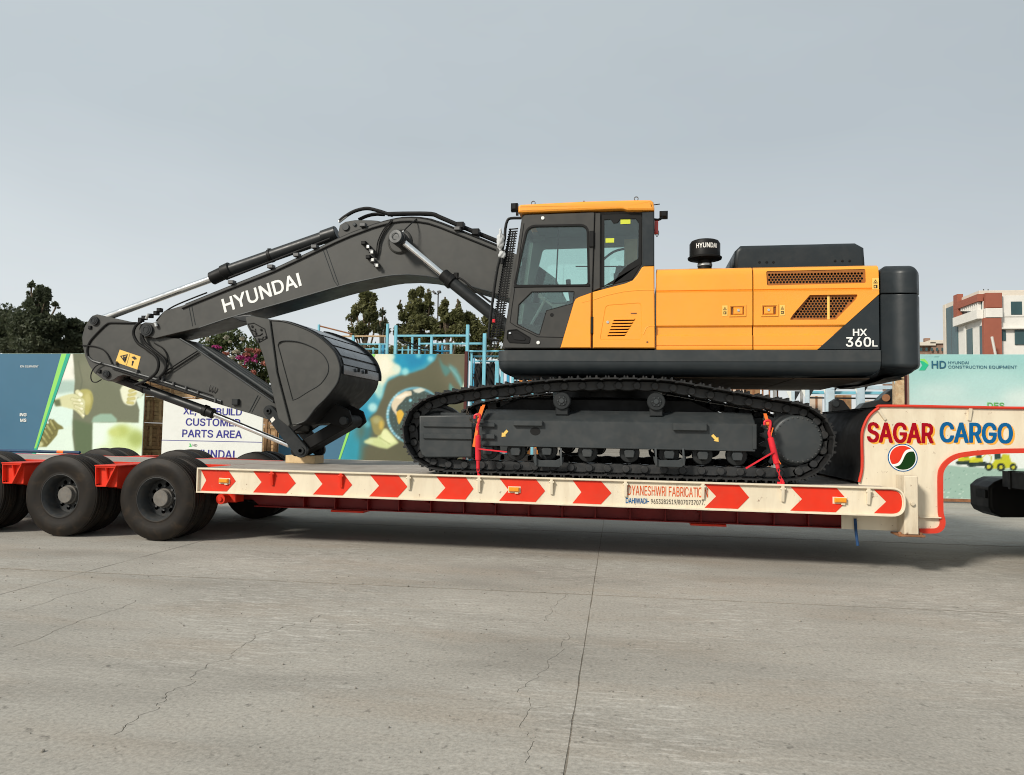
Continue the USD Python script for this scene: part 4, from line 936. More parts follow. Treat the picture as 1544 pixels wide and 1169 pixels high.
# far wall, rear wall, roof, floor, glass
far_hole = P8([(803, 345), (958, 340), (958, 432), (781, 436)])
far_low = P8([(790, 452), (880, 448), (880, 505), (786, 505)])
obj('cab_far_wall', prism(frame_o, YC1-.05, YC1, .004, [fillet(far_hole, .05, 3), far_low]), 'cab_trim', CAB)
obj('far_window_glass', prism(far_hole, YC1-.03, YC1-.025, 0), 'cab_glass', CAB, smooth=False)
xr1 = P8([(985.5, 420)])[0][0]; zb0, zt0 = P8([(985, 525)])[0][1], P8([(985, 318)])[0][1]
obj('cab_rear_wall', beam_x([(YC0+.095, zb0), (YC0+.095, zt0), (YC1-.055, zt0), (YC1-.055, zb0)], xr1-.05, xr1-.01, .004, holes=[[(YC0+.2, zb0+1.0), (YC0+.2, zt0-.12), (YC1-.16, zt0-.12), (YC1-.16, zb0+1.0)]]), 'cab_trim', CAB)
fg = P8([(760, 518), (787.2, 327), (788.4, 327), (761.2, 518)])
obj('windscreen', prism(fg, YC0+.1, YC1-.06, 0), 'cab_glass', CAB, smooth=False)
for z0, z1 in ((327, 334), (428, 434), (512, 520)):
    q_ = P8([(756+ (520-z0)/198*31, z0), (760+(520-z0)/198*31, z0), (760+(520-z1)/198*31, z1), (756+(520-z1)/198*31, z1)])
    obj('windscreen_bar', prism(q_, YC0+.092, YC1-.052, .003), 'cab_grey', CAB)
rf_px = [(781.6, 312), (785, 309.2), (880, 304.4), (960, 302.2), (981, 302.3), (985.4, 305.5), (987.2, 318.4), (946, 318.4), (940, 316.4), (936, 316.2), (786.5, 321.8), (781.4, 321.6)]
rf = obj('cab_roof', prism(fillet(P8(rf_px), .015, 2), YC0-.03, YC1+.03, prof=[(.026, 0), (.008, .008), (0, .026)]), 'orange_paint', CAB, smooth=25)
obj('roof_liner', box2((P8([(800, 325)])[0][0], YC0+.1, zt0-.03), (xr1-.06, YC1-.06, zt0-.005), .004), 'cab_trim', CAB)
for x, y in ((804.2, 306.6), (880.5, 304.5), (959.3, 300)):
    c = P3(x, y, YC0+.12); r = .028 if x != 880.5 else .012
    obj('lifting_eye', [lathe([(r-.008, -.008), (r, -.008), (r, .008), (r-.008, .008)], c, (0, 1, 0), 16, close=True), cyl((c[0], c[1], c[2]-.06), (c[0], c[1], c[2]-.02), .012, 10)], 'bolt_steel', rf)
seat_x = P8([(915, 480)])[0][0]
obj('operator_seat', [box((seat_x-.20, YC0+.52, zb0+.42), (.52, .50, .14), .05), prism(fillet(np.array([(seat_x-.02, zb0+.42), (seat_x+.12, zb0+.42), (seat_x+.22, zb0+1.05), (seat_x+.10, zb0+1.08)]), .05, 3), YC0+.30, YC0+.74, prof=rnd(.04)), box((seat_x-.2, YC0+.52, zb0+.18), (.4, .4, .32), .02)], 'seat_fabric', CAB)
obj('control_console', [box((seat_x-.25, YC0+.24, zb0+.55), (.5, .12, .12), .03), box((seat_x-.25, YC0+.82, zb0+.55), (.5, .12, .12), .03)], 'cab_trim', CAB)
for yy in (YC0+.24, YC0+.82):
    obj('joystick', [cyl((seat_x-.45, yy, zb0+.60), (seat_x-.48, yy, zb0+.78), .018, 10), cyl((seat_x-.48, yy, zb0+.76), (seat_x-.49, yy, zb0+.88), .03, 12)], 'black_plastic', CAB)
pd = [P3(795, 500, YC0+.35), P3(822, 452, YC0+.35)]
obj('travel_lever', [cyl(pd[0], pd[1], .018, 10), cyl(pd[1], pd[1]+[-.08, .0, .07], .022, 10), box(P3(842, 472, YC0+.4), (.16, .10, .22), .03), tube([P3(812, 447, YC0+.3), P3(835, 462, YC0+.3), P3(846, 470, YC0+.3)], .014, 8)], 'white_paint', CAB)
obj('wiper', tube([P3(838.5, 428, YC0+.6), P3(842.5, 344, YC0+.6)], .009, 8), 'black_plastic', CAB)
obj('pillar_display', [box(P3(812, 352, YC0+.9), (.16, .05, .22), .02)], 'cab_trim', CAB)
obj('grab_rail', [tube([P3(868, 402, YC0+.95), P3(930, 402, YC0+.95)], .008, 8), tube([P3(900, 400, YC0+.9), P3(925, 380, YC0+.9), P3(950, 374, YC0+.9)], .016, 8, 4)], 'black_plastic', CAB)
for x, y, w, h, m in ((943, 333.6, 7.4, 4.2, 'decal_lime'), (919.5, 362.8, 6.4, 3.2, 'decal_lime')):
    a, b = P(x-w, y-h, YC0+.05), P(x+w, y+h, YC0+.05); obj('window_sticker', box2((a[0], YC0+.047, b[1]), (b[0], YC0+.049, a[1]), 0), m, CAB, smooth=False)
# outside of the cab: lamps, mirror stay, front guard
obj('work_lamp', [box(P3(776, 313.5, YC0+.08), (.085, .11, .10), .025), box(P3(780, 321, YC0+.08), (.03, .04, .07), .006)], 'black_plastic', CAB)
obj('work_lamp', [box(P3(1000.6, 324.6, YC0+.25), (.10, .10, .09), .025), tube([P3(986, 331, YC0+.2), P3(993, 331.5, YC0+.2), P3(999, 328, YC0+.22)], .016, 8, 3)], 'black_plastic', CAB)
obj('tail_lamp', [box(P3(989.5, 343.5, YC0+.2), (.045, .06, .16), .01)], 'red_lens', CAB)
obj('lamp_wire', [tube([P3(988, 352, YC0+.2), P3(990.5, 357, YC0+.2), P3(993.3, 352, YC0+.2), P3(992, 347, YC0+.2)], .005, 6, 4), tube([P3(986, 309, YC0+.3), P3(995, 308, YC0+.3)], .006, 6)], 'black_rubber', CAB)
obj('guard_frame', [tube([P3(786, 329, YC0+.05), P3(770, 329.5, YC0+.05), P3(765, 333, YC0+.05), P3(762, 345, YC0+.05), P3(760, 366, YC0+.05), P3(750, 405, YC0+.05), P3(742, 460, YC0+.05), P3(737.5, 500, YC0+.05), P3(738.5, 511, YC0+.05), P3(753, 513, YC0+.05)], .018, 8, 3),
    tube([P3(770, 345, YC0+.12), P3(759, 400, YC0+.12), P3(745, 500, YC0+.12)], .010, 8)], 'black_plastic', CAB)
gb = []
for k in range(44):
    y = 346+k*3.75; xl, xr = (764-(y-346)*.2 if y < 366 else 760-(y-366)*.17), 783.5-(y-330)*.1505
    gb.append(tube([P3(xl+3.5, y, YC0+.10), P3(xr, y-1.2, YC0+.10)], .0095, 5))
for s_2 in (.25, .5, .75):
    f = lambda y: (760-(y-366)*.17+3.5)*(1-s_2)+(783.5-(y-330)*.1505)*s_2
    gb.append(tube([P3(f(350), 350, YC0+.10), P3(f(506), 506, YC0+.10)], .010, 5))
obj('front_guard', gb, 'black_plastic', CAB)
obj('step_mesh', [tube([P3(x, 514, YC0+.1), P3(x+1, 524, YC0+.1)], .006, 6) for x in (741, 745, 749)]+[tube([P3(739, y, YC0+.1), P3(753, y, YC0+.1)], .006, 6) for y in (516, 520, 524)], 'black_plastic', CAB)
obj('mirror_stay', [tube([P3(758, 378, YC0+.05), P3(757, 398, YC0+.05)], .022, 8)], 'black_plastic', CAB)
rr = np.random.default_rng(3)
def crumple(c, r, seed, sc=(1, 1, 1)):
    m = trimesh.creation.icosphere(subdivisions=3, radius=1.0); v = np.array(m.vertices); n = meshkit.fbm(v*2.2+seed*7, 3, seed)
    v = v*(.72+.6*n)[:, None]*np.array(sc)*r+np.array(c); m.vertices = v; return m
obj('plastic_wrapping', [crumple(P3(755, 364, YC0+.05), .072, 1, (.7, .8, 1.5)), crumple(P3(757, 384, YC0+.05), .05, 2, (.9, .8, 1.0)), crumple(P3(754.5, 350, YC0+.05), .03, 4, (.6, .6, 1.6))], 'plastic_wrap', CAB, label='crumpled clear plastic wrapped round the mirror stay')
obj('pull_cord', tube([P3(748, 470, YC0), P3(744.5, 487, YC0), P3(741, 508, YC0)], .008, 6), 'black_rubber', CAB)
obj('pull_tag', [box(P3(744.5, 484, YC0-.01), (.035, .02, .045), .008)], 'binder_red', CAB)

# --- boom
YB0, YB1 = 9.92, 10.54; YM = 10.23
boom_px = [(209, 497), (212, 489.5), (219, 486), (230, 487), (237, 484), (247, 469.5), (275.6, 460.5), (310, 446.5), (357, 427.5), (414, 405), (460, 383.5), (507, 361), (530, 351), (549, 344), (563, 338.8), (578, 334.5), (590, 331.6), (604, 329.2), (618, 328.7), (633, 329.6), (647, 331.9), (664, 337.6), (681, 344.4), (717.6, 359), (748.5, 371.6),
           (800, 392), (838, 420), (862, 470), (870, 540), (850, 562), (820, 555), (806, 520), (790, 475), (768, 450), (741, 440.6), (714, 433), (690, 426.2), (667, 420.6), (641.5, 416), (616, 414), (590.7, 415.2), (575, 417.4), (560, 420.6), (527, 427.5), (500, 434.8), (429.5, 455.4), (370, 472.3), (340, 481), (300, 494.5), (274, 500.5), (247, 507), (233, 510.5), (226, 508), (217, 509), (211, 504)]
bp = PP(boom_px, YB0)
BM = obj('boom', prism(bp, YB0, YB1, .006), 'boom_grey', EX)
edge = PP(boom_px[6:25], YB0-.02)
def off_path(pts, dz, y, a=0, b=None): return [(p[0]+dz*.35, y, p[1]+dz) for p in pts[a:b]]
obj('boom_pipe', tube(off_path(edge, -.045, YB0-.012), .012, 8), 'black_rubber', BM)
obj('boom_pipe', tube(off_path(edge, .020, YB0+.05), .020, 8), 'black_rubber', BM)
obj('boom_pipe', tube([P3(585, 323.2, YB0+.12), P3(615, 322.4, YB0+.12), P3(650, 323, YB0+.12), P3(664, 328, YB0+.12), P3(700, 343.5, YB0+.12), P3(750, 364, YB0+.12)], .032, 10, 4), 'black_rubber', BM)
for a, b in ((695, 341), (718, 351)):
    obj('pipe_clamp', box(P3(a, b, YB0+.08), (.10, .14, .09), .01), 'black_plastic', BM)
for x, y in ((350, 426), (409, 402.5), (448, 385), (475, 372.5), (548, 340), (690, 345.5)):
    obj('pipe_clamp', box(P3(x, y, YB0), (.085, .10, .05), .006), 'bolt_steel', BM)
obj('boom_hose', [tube([P3(512, 333.5, YM-.12), P3(520, 327, YM-.12), P3(535, 318.5, YM-.12), P3(553, 314.6, YM-.12), P3(570, 318, YM-.12), P3(584, 322.5, YM-.12), P3(592, 325, YM-.12)], .026, 10, 5)], 'black_rubber', BM)
obj('boom_hose', [tube([P3(541, 331.5, YM), P3(553, 326, YM), P3(566, 323.2, YM), P3(580, 323.6, YM)], .026, 10, 5)], 'black_rubber', BM)
obj('hose_end', cyl(P3(511, 335, YM-.12), P3(525, 324, YM-.12), .022, 12), 'bright_steel', BM)
obj('cylinder_bracket', prism(fillet(PP([(509, 354), (512, 339.5), (520, 334.5), (535, 331.8), (560, 332), (578, 333.8), (545, 348), (513, 360.5)], YM-.16), .03, 3), YM-.16, YM+.16, .01), 'boom_grey', BM)
for x, y, r in ((521.2, 342.6, .055), (534.6, 338.8, .026)):
    c = P(x, y, YM-.17); obj('bracket_pin', cyl((c[0], YM-.185, c[1]), (c[0], YM, c[1]), r, 18, .006), 'frame_grey', BM)
obj('boom_seam', [tube([(a[0], YB0-.002, a[1]) for a in PP(l, YB0)], .005, 6) for l in ([(486, 373.5), (504, 424), (509.5, 431.5)], [(490.5, 371.5), (511, 430.5)], [(289, 461), (294.5, 490)], [(285, 462.5), (290.5, 492)])], 'frame_grey', BM)
obj('boom_lower_flange', tube([(a[0], YB0+.004, a[1]) for a in PP(boom_px[34:49], YB0)], .011, 8), 'frame_grey', BM)
def word_on(s, p0, p1, ptop, Y, mat, parent, **k):
    a, b, t = P(*p0, Y), P(*p1, Y), P(*ptop, Y); rot = math.atan2(*(b-a)[::-1]); n = np.array([-math.sin(rot), math.cos(rot)])
    return obj('lettering', txt(s, abs((t-a)@n), a[0], Y, a[1], width=np.linalg.norm(b-a), rot=rot, **k), mat, parent, smooth=False)
word_on('HYUNDAI', (338.6, 471.2), (455.2, 430.6), (332.2, 452.8), YB0-.001, 'white_paint', BM)
c = P3(603.2, 364.4, YB0); bo = obj('boom_pin_plate', [lathe([(.0, -.03), (.165, -.03), (.178, -.018), (.182, 0)], c, (0, 1, 0), 40), lathe([(.150, -.036), (.156, -.040), (.162, -.036)], c, (0, 1, 0), 40, close=True)], 'boom_grey', BM)
c2 = P3(596, 356.4, 9.60); obj('boom_pin', [cyl(c2, (c2[0]+.045, YB0, c2[2]-.03), .098, 28, .006), lathe([(.040, -.006), (.046, -.008), (.052, -.006)], c2, (0, 1, 0), 24, close=True)], 'frame_grey', BM)
gr_ = P3(606.5, 352, 9.70); obj('grease_pipe', [tube([gr_, P3(611, 346, 9.72), P3(620, 337.5, 9.8), P3(628, 330.5, YB0)], .009, 6, 4)], 'black_rubber', BM)
obj('grease_nipple', cyl(P3(606, 353.5, 9.69), P3(608.5, 348.5, 9.71), .014, 10), 'bright_steel', BM)
for x, y in ((549, 367), (556, 374), (560.5, 379), (556, 388), (563, 394), (568, 400)):
    obj('valve_block', box(P3(x, y, YB0-.04), (.065, .08, .05), .008), 'black_plastic' if (x < 557) else 'bolt_steel', BM)
for x, y in ((560.8, 380.3), (568.3, 400.4), (555, 372), (562, 392)):
    obj('valve_cap', box(P3(x, y, YB0-.085), (.045, .02, .05), .006), 'bright_steel', BM)
for d in (0, 2.6):
    obj('valve_hose', tube([P3(566+d*.4, 389, YB0-.03), P3(568+d, 378, YB0-.03), P3(570+d, 364, YB0-.03), P3(578+d, 347, YB0-.03), P3(590+d, 332, YB0-.03)], .009, 6, 4), 'black_rubber', BM)
# --- cylinders
def ram(a, g0, g1, b, rr_, rb, rg, name, Y, eye=None):
    A, G0, G1, B = (P3(*p, Y) for p in (a, g0, g1, b))
    cy_ = obj(name, [cyl(G1, B, rb, 24, .006)], 'dark_paint', EX)
    obj('cylinder_rod', cyl(A, G0, rr_, 20, .002), 'chrome', cy_)
    d = (G1-G0); obj('gland', [cyl(G0, G0+d*.78, rg*.86, 24, .01), cyl(G0+d*.72, G1+d*.25, rg, 24, .012)], 'black_plastic', cy_)
    return cy_, A, G0, G1, B
ac, *_ = ram((150, 482.5), (319, 420.5), (343, 409), (508, 351.3), .055, .094, .118, 'arm_cylinder', YM)
obj('cylinder_end', [cyl(P3(486, 358.6, YM), P3(508, 350.8, YM), .105, 24, .01)], 'dark_paint', ac)
obj('cylinder_clamp', [cyl(P3(406, 386.8, YM), P3(410.5, 385.2, YM), .104, 24, .004), box(P3(406.3, 377.5, YM-.02), (.05, .06, .05), .01)], 'black_plastic', ac)
obj('oil_pipe', [tube([P3(345, 419.5, YM-.12), P3(400, 398, YM-.12), P3(470, 371, YM-.12), P3(498, 360, YM-.12)], .018, 8)], 'black_rubber', ac)
YBC = 9.72
bc, A, G0, G1, B = ram((603, 361), (667.5, 413.8), (680, 424.5), (800, 521), .048, .082, .104, 'boom_cylinder', YBC)
obj('rod_eye', [lathe([(.05, -.09), (.098, -.09), (.104, -.08), (.104, .08), (.098, .09), (.05, .09)], (A[0], YBC, A[2]), (0, 1, 0), 28, close=True)], 'dark_paint', bc)
obj('hose_fitting', [box(P3(688, 416.5, YBC-.02), (.06, .06, .09), .01), tube([P3(690, 418, YBC-.03), P3(700, 424, YBC-.05), P3(716, 438, YBC-.08), P3(740, 456, YBC-.06)], .014, 8, 3)], 'black_rubber', bc)
bc2, A2, *_ = ram((603, 361), (667.5, 413.8), (680, 424.5), (800, 521), .048, .082, .104, 'boom_cylinder', 10.74)
# --- arm
YA0, YA1 = 9.98, 10.48
arm_px = [(127.5, 493), (134, 482), (139, 476.3), (146, 474), (162, 477.6), (178, 481), (195, 485), (214, 489), (232, 500), (246, 508), (271.5, 511), (290, 521.8), (310, 537), (360, 571), (408.6, 602.5), (416, 610.5), (441, 633), (447, 642), (444, 650), (436, 653), (426, 648), (412, 635.5), (381, 625), (334, 611), (272.5, 591), (227, 576.5), (206, 570), (186, 565.5), (178, 568), (171, 573), (163, 575), (155, 572.4), (141.5, 562), (134, 551), (128, 537), (124.6, 522), (123.6, 508)]
AR = obj('arm', prism(PP(arm_px, YA0), YA0, YA1, .006), 'boom_grey', EX)
for x, y, r, Yp in ((141.2, 483.6, .068, YA0), (159.3, 564, .056, YA0), (220.6, 497.3, .095, YB0)):
    c = P3(x, y, Yp-.03); obj('arm_pin', [lathe([(.0, -.012), (r*.72, -.012), (r*.78, -.004), (r, -.004), (r, .05)], c, (0, 1, 0), 24), lathe([(r*.40, -.014), (r*.46, -.017), (r*.52, -.014)], c, (0, 1, 0), 20, close=True)], 'dark_paint', AR)
for x, y in ((135.5, 494), (149.7, 560)):
    obj('pin_lock', box(P3(x, y, YA0-.012), (.05, .03, .05), .008), 'black_plastic', AR)
def on(px, Y): return [P3(x, y, Y) for x, y in px]
obj('arm_edge_bead', tube(on([(205.8, 487.3), (185, 487.2), (167.5, 487), (160.6, 489.3), (150, 499), (138, 512), (133, 521), (131.4, 530), (133, 538)], YA0-.008), .016, 8, 3), 'black_rubber', AR)
obj('arm_edge_bead', tube(on([(133, 538), (139.4, 544), (150, 547.5), (169, 552.3), (206, 563.5), (247, 576), (300, 594), (334, 605.5)], YA0-.008), .018, 8, 3), 'frame_grey', AR)
obj('arm_pipe', tube(on([(170, 556), (206, 567.5), (247, 580.5), (300, 598), (334, 608.5)], YA0-.02), .012, 8), 'black_rubber', AR)
obj('arm_pipe', tube(on([(228, 566), (270, 580), (320, 596)], YA0-.02), .007, 6), 'black_rubber', AR)
for x, y in ((175, 547.5), (207, 560), (246, 572), (281, 585.5), (299, 592), (325, 604), (262, 579), (240, 570)):
    obj('pipe_clip', box(P3(x, y, YA0-.02), (.03, .05, .05), .006), 'bolt_steel', AR)
for k in range(3):
    y = YA0+.10+.125*k
    a, b = P(298, 526.5, YA0), P(409, 602, YA0); n = np.array([b[1]-a[1], a[0]-b[0]]); n = -n/np.linalg.norm(n)*.045
    n = n if n[1] > 0 else -n
    obj('arm_top_pipe', tube([(a[0]+n[0], y, a[1]+n[1]), (b[0]+n[0], y, b[1]+n[1])], .036, 12), 'pale_steel' if False else 'frame_grey', AR)
obj('arm_top_flange', tube([P3(271.5, 511, YA0-.004), P3(290, 521.8, YA0-.004), P3(412, 606, YA0-.004)], .014, 8), 'frame_grey', AR)
obj('arm_seam', [tube(on([(376, 621), (389, 596)], YA0-.001), .008, 6), tube(on([(379.5, 622), (392.5, 598)], YA0-.001), .006, 6)], 'frame_grey', AR)
obj('arm_brace_pipe', [tube(on([(245.5, 563), (270, 547), (297.5, 529.5)], YA0-.03), .010, 6)], 'black_rubber', AR)
obj('arm_brace_pipe', [tube(on([(249, 565), (273, 549), (299, 532)], YA0-.03), .008, 6)], 'black_rubber', AR)
obj('arm_hose', tube(on([(213, 485), (207, 489), (202.5, 496), (201.5, 505), (208.6, 518), (223.6, 528), (235.5, 538.6), (239.2, 550), (234.6, 563), (220, 574), (204, 580.5)], YB0-.03), .022, 10, 5), 'black_rubber', AR)
obj('arm_hose', tube(on([(212.5, 503), (219, 517), (231, 527.5), (245.5, 539.5), (250.5, 549), (248, 560), (240, 569)], YB0-.01), .020, 10, 5), 'black_rubber', AR)
obj('arm_hose', tube(on([(232, 517), (246, 526), (252.5, 540), (249, 556), (243, 567)], YA0-.02), .009, 6, 5), 'black_rubber', AR)
obj('arm_hose', tube(on([(153.8, 547), (143, 554), (137.2, 565), (138.5, 574.5), (145, 576.6), (153, 572.5)], YA0-.04), .0085, 6, 5), 'black_rubber', AR)
obj('arm_hose', tube(on([(124, 521), (140, 522), (153, 526), (161, 533), (166, 542), (169, 549)], YA0-.015), .010, 6, 5), 'black_rubber', AR)
obj('arm_hose', tube(on([(236, 484), (246, 473), (262, 462), (290, 450), (312, 441.5)], YB0+.02), .012, 8, 4), 'black_rubber', AR)
obj('hose_joint', [box(P3(x, y, YB0), (.07, .08, .06), .012) for x, y in ((213, 482.5), (218, 479.5), (227, 476.5), (236, 472.5), (241, 468))], 'black_plastic', AR)
obj('hose_joint', [cyl(P3(220, 481, YB0-.05), P3(224, 474, YB0-.05), .02, 10), cyl(P3(234, 487, YB0-.03), P3(236, 493, YB0-.03), .024, 10)], 'bright_steel', AR)
for x, y in ((315, 585), (319, 586.3), (323, 587.6)):
    obj('arm_stud', [tube([P3(x, y+5, YA0-.01), P3(x+.8, y, YA0-.03), P3(x+2, y-4, YA0-.03)], .008, 6)], 'bolt_steel', AR)
obj('arm_lug', box(P3(355.5, 606.5, YA0-.02), (.10, .06, .09), .01), 'dark_paint', AR)
ydc = PP([(180.8, 527.4), (212.2, 538), (207.2, 557.4), (174.2, 546)], YA0)
yd = obj('warning_decal', decal(ydc, YA0-.001), 'decal_yellow', AR, smooth=False, label='yellow warning sticker with black pictograms')
def lc(u, v): a = ydc[0]*(1-u)+ydc[1]*u; b = ydc[3]*(1-u)+ydc[2]*u; return a*(1-v)+b*v
tr_ = Polygon([lc(.10, .45), lc(.42, .12), lc(.42, .85)]); ins = tr_.buffer(-.016)
obj('warning_mark', shp(tr_.difference(ins), YA0-.0035, .001), 'letter_black', yd, smooth=False)
obj('warning_mark', [shp(Polygon([lc(a, b), lc(a+.05, b+.02), lc(a+.10, b+.32), lc(a+.04, b+.30)]), YA0-.0035, .001) for a, b in ((.24, .35), (.30, .38), (.34, .30))]+[shp(LineString([lc(.50, .04), lc(.50, .96)]).buffer(.003), YA0-.0035, .001)], 'letter_black', yd, smooth=False)
obj('warning_mark', [shp(Polygon([lc(.60, .25), lc(.74, .12), lc(.88, .26), lc(.76, .38)]), YA0-.0035, .001), shp(Point(*lc(.73, .56)).buffer(.018, 4), YA0-.0035, .001), shp(Polygon([lc(.70, .62), lc(.77, .62), lc(.76, .86), lc(.71, .86)]), YA0-.0035, .001)], 'letter_black', yd, smooth=False)
# bucket cylinder and linkage
kc, *_ = ram((436, 671.5), (322.5, 624.5), (310, 619.5), (168, 567.5), .038, .072, .088, 'bucket_cylinder', YM)
obj('oil_pipe', [tube(on([(190, 574), (210, 582), (222, 585)], YM-.10), .014, 8), tube(on([(186, 570), (205, 577), (216, 583)], YM-.10), .009, 8)], 'black_rubber', kc)
obj('cylinder_band', [cyl(P3(217, 585, YM), P3(220, 586.2, YM), .082, 24, .004)], 'black_plastic', kc)
def capsule(a, b, ra, rb, Y, n=10):
    a, b = P(*a, Y), P(*b, Y); d = (b-a)/np.linalg.norm(b-a); t0 = math.atan2(d[1], d[0]); out = []
    for k in range(n+1): t = t0+math.pi/2+math.pi*k/n; out.append(a+ra*np.array([math.cos(t), math.sin(t)]))
    for k in range(n+1): t = t0-math.pi/2+math.pi*k/n; out.append(b+rb*np.array([math.cos(t), math.sin(t)]))
    return np.array(out)
for y0 in (9.90, 10.50):
    lv = obj('tilt_lever', [prism(capsule((405, 620), (453, 679.8), .085, .100, 9.90), y0, y0+.06, .008)], 'dark_paint', EX)
    for x, y, r in ((404.8, 620, .042), (453.4, 679.8, .058)):
        c = P3(x, y, 9.90); obj('lever_pin', [cyl((c[0], y0-.022, c[2]), (c[0], y0+.08, c[2]), r, 22, .006), lathe([(r*.4, -.001), (r*.48, -.005), (r*.55, -.001)], (c[0], y0-.022, c[2]), (0, 1, 0), 18)], 'dark_paint', lv)
q_ = PP([(414.5, 627.5), (410.5, 632.5), (405, 637), (410, 628)], 9.9)
c = P3(409.5, 633, 9.898); obj('paint_mark', decal(PP([(407.3, 632.5), (411.8, 628.4), (415, 632.8), (409.8, 637.8)], 9.899), 9.899), 'paper_white', EX, smooth=False)
obj('bucket_link', [prism(capsule((455, 679), (531, 635), .085, .085, YM), YM-.20, YM+.20, .015)], 'black_rubber', EX)
# --- bucket
YK0, YK1 = 9.48, 10.99
curve_px = [(409.3, 481.8), (427.7, 483.6), (448, 489.8), (473, 501), (493.4, 516.5), (506.8, 531.9), (513, 548.3), (514, 560.6), (511, 575), (503.7, 587), (491.4, 601.7), (477, 616), (462.6, 634.5), (448.3, 641)]
curve = spline(PP(curve_px, YK0), 5)
def offs(c, d):
    t = np.gradient(c, axis=0); t /= np.linalg.norm(t, axis=1, keepdims=True); return c+np.column_stack([-t[:, 1], t[:, 0]])*d
nside = 1 if offs(curve, .1)[20][0] > curve[20][0] else -1
outerc, innerc = offs(curve, .0), offs(curve, -.035*nside)
BK = obj('bucket', prism(np.vstack([outerc, innerc[::-1]]), YK0+.006, YK1-.006, .003), 'black_plastic', EX, smooth=40)
side_px = curve_px+[(438, 644.8), (419.5, 630.4), (414.4, 603.7), (404, 560), (397, 535), (390.8, 517.5), (383, 508), (374.5, 493), (371.5, 480), (380, 477)]
sp = PP(side_px, YK0)
dpx = [(418.8, 520.5), (423, 515), (434, 513.8), (452, 516), (473, 524.5), (487, 535), (494.5, 548), (495, 560), (490.5, 570), (481, 581), (465, 590.5), (450, 600), (441, 603.5)]
dsh = spline(PP(dpx, YK0), 4)
for s in (0, 1):
    f = (lambda m: mirror_y(m, (YK0+YK1)/2)) if s else (lambda m: m)
    pl_ = obj('bucket_side', f(prism(sp, YK0+.016, YK0+.036, .003)), 'boom_grey', BK)
    ringp = PP(curve_px+[(440, 640), (419.5, 562), (408.6, 483)], YK0)
    obj('wear_plate', f(prism(inset(ccw(ringp), .004), YK0, YK0+.0155, .004, [dsh])), 'boom_grey', pl_)
    obj('side_seam', f(tube([(p[0], YK0-.001, p[1]) for p in dsh[2:]], .0065, 6)), 'dark_paint', pl_)
    cut_px = [(371.5, 479.5), (380, 476.5), (408, 482.2), (418.6, 562), (438.5, 640), (436, 643.5), (421, 631), (415, 604), (404.5, 560), (397.5, 535), (391, 518), (383, 508.5), (374.5, 493)]
    sc_ = obj('side_cutter', f(prism(PP(cut_px, YK0), YK0-.030, YK0-.0005, .008)), 'boom_grey', pl_)
    slot = PP([(373.5, 488.5), (383, 487), (399.5, 496), (403.5, 510), (388.5, 518.3), (383, 508)], YK0-.03)
    obj('cutter_recess', f(prism(inset(ccw(slot), -.002), YK0-.037, YK0-.031, .002, [inset(ccw(slot), .010)])), 'black_rubber', sc_)
    for x, y in ((380.5, 492.5), (394, 497.5), (386, 503), (401, 508.5), (390.5, 514)):
        c = P3(x, y, YK0-.03); obj('cutter_bolt', f(cyl((c[0], YK0-.046, c[2]), (c[0], YK0-.031, c[2]), .017, 6, .003)), 'black_plastic', sc_)
    for l in ([(377.5, 497), (386, 500.5), (385, 496)], [(383.5, 507), (392, 506), (396, 503)], [(389, 511), (396, 511.5), (397, 508)]):
        obj('cutter_groove', f(tube([P3(x, y, YK0-.031) for x, y in l], .009, 6)), 'black_rubber', sc_)
    obj('rim_bead', f(tube([(p[0], YK0-.002, p[1]) for p in offs(curve, -.012*nside)], .011, 8)), 'dark_paint', pl_)
# floor plates with gaps on the back of the bucket, heel band, shrouds
def seg_plate(i0, i1, y0, y1, lift, th, mat, name='floor_plate'):
    a = offs(curve, (lift+th)*nside)[i0:i1+1]; b = offs(curve, lift*nside)[i0:i1+1]
    return obj(name, prism(np.vstack([a, b[::-1]]), y0, y1, .003), mat, BK, smooth=40)
idx = [3, 12, 17, 22, 27, 31]
for a, b in zip(idx[:-1], idx[1:]): seg_plate(a, b-1, YK0+.10, YK1-.03, .002, .010, 'bucket_back')
seg_plate(31, 36, YK0+.05, YK1-.03, .002, .022, 'bucket_back', 'heel_plate')
seg_plate(3, 36, YK1-.028, YK1+.006, .0, .045, 'dark_paint', 'rim_plate')
for u in (.35, .55):
    c = curve[33]; obj('heel_lug', box((c[0]+.05, YK0+(YK1-YK0)*u, c[1]+.02), (.04, .03, .06), .006), 'dark_paint', BK)
for y0 in (9.93, 10.47):
    obj('bucket_ear', prism(fillet(PP([(428, 640), (445, 630), (470, 618), (498, 604), (520, 611), (538, 620), (543, 636), (532, 646), (508, 638), (470, 642), (450, 655), (436, 655)], YM), .03, 3), y0, y0+.05, .008), 'black_rubber', BK)
c = P3(532, 635, YM); obj('ear_pin', cyl((c[0], 9.86, c[2]), (c[0], 10.6, c[2]), .06, 20, .006), 'dark_paint', BK)
for k in range(5):
    y = YK0+.12+k*(YK1-YK0-.24)/4
    p0, p1, p2 = P(378, 482, YK0), P(356, 473.8, YK0), P(345.5, 476.5, YK0)
    obj('bucket_tooth', prism(np.array([P(384, 478, YK0), P(372, 472.5, YK0), p2, P(356, 483, YK0), P(376, 487, YK0)]), y-.05, y+.05, prof=rnd(.02)), 'dark_paint', BK)
obj('bucket_lip', box2((P(376, 485, YK0)[0], YK0+.02, P(376, 484, YK0)[1]), (P(398, 480, YK0)[0], YK1-.02, P(376, 479.5, YK0)[1]), .008), 'boom_grey', BK)

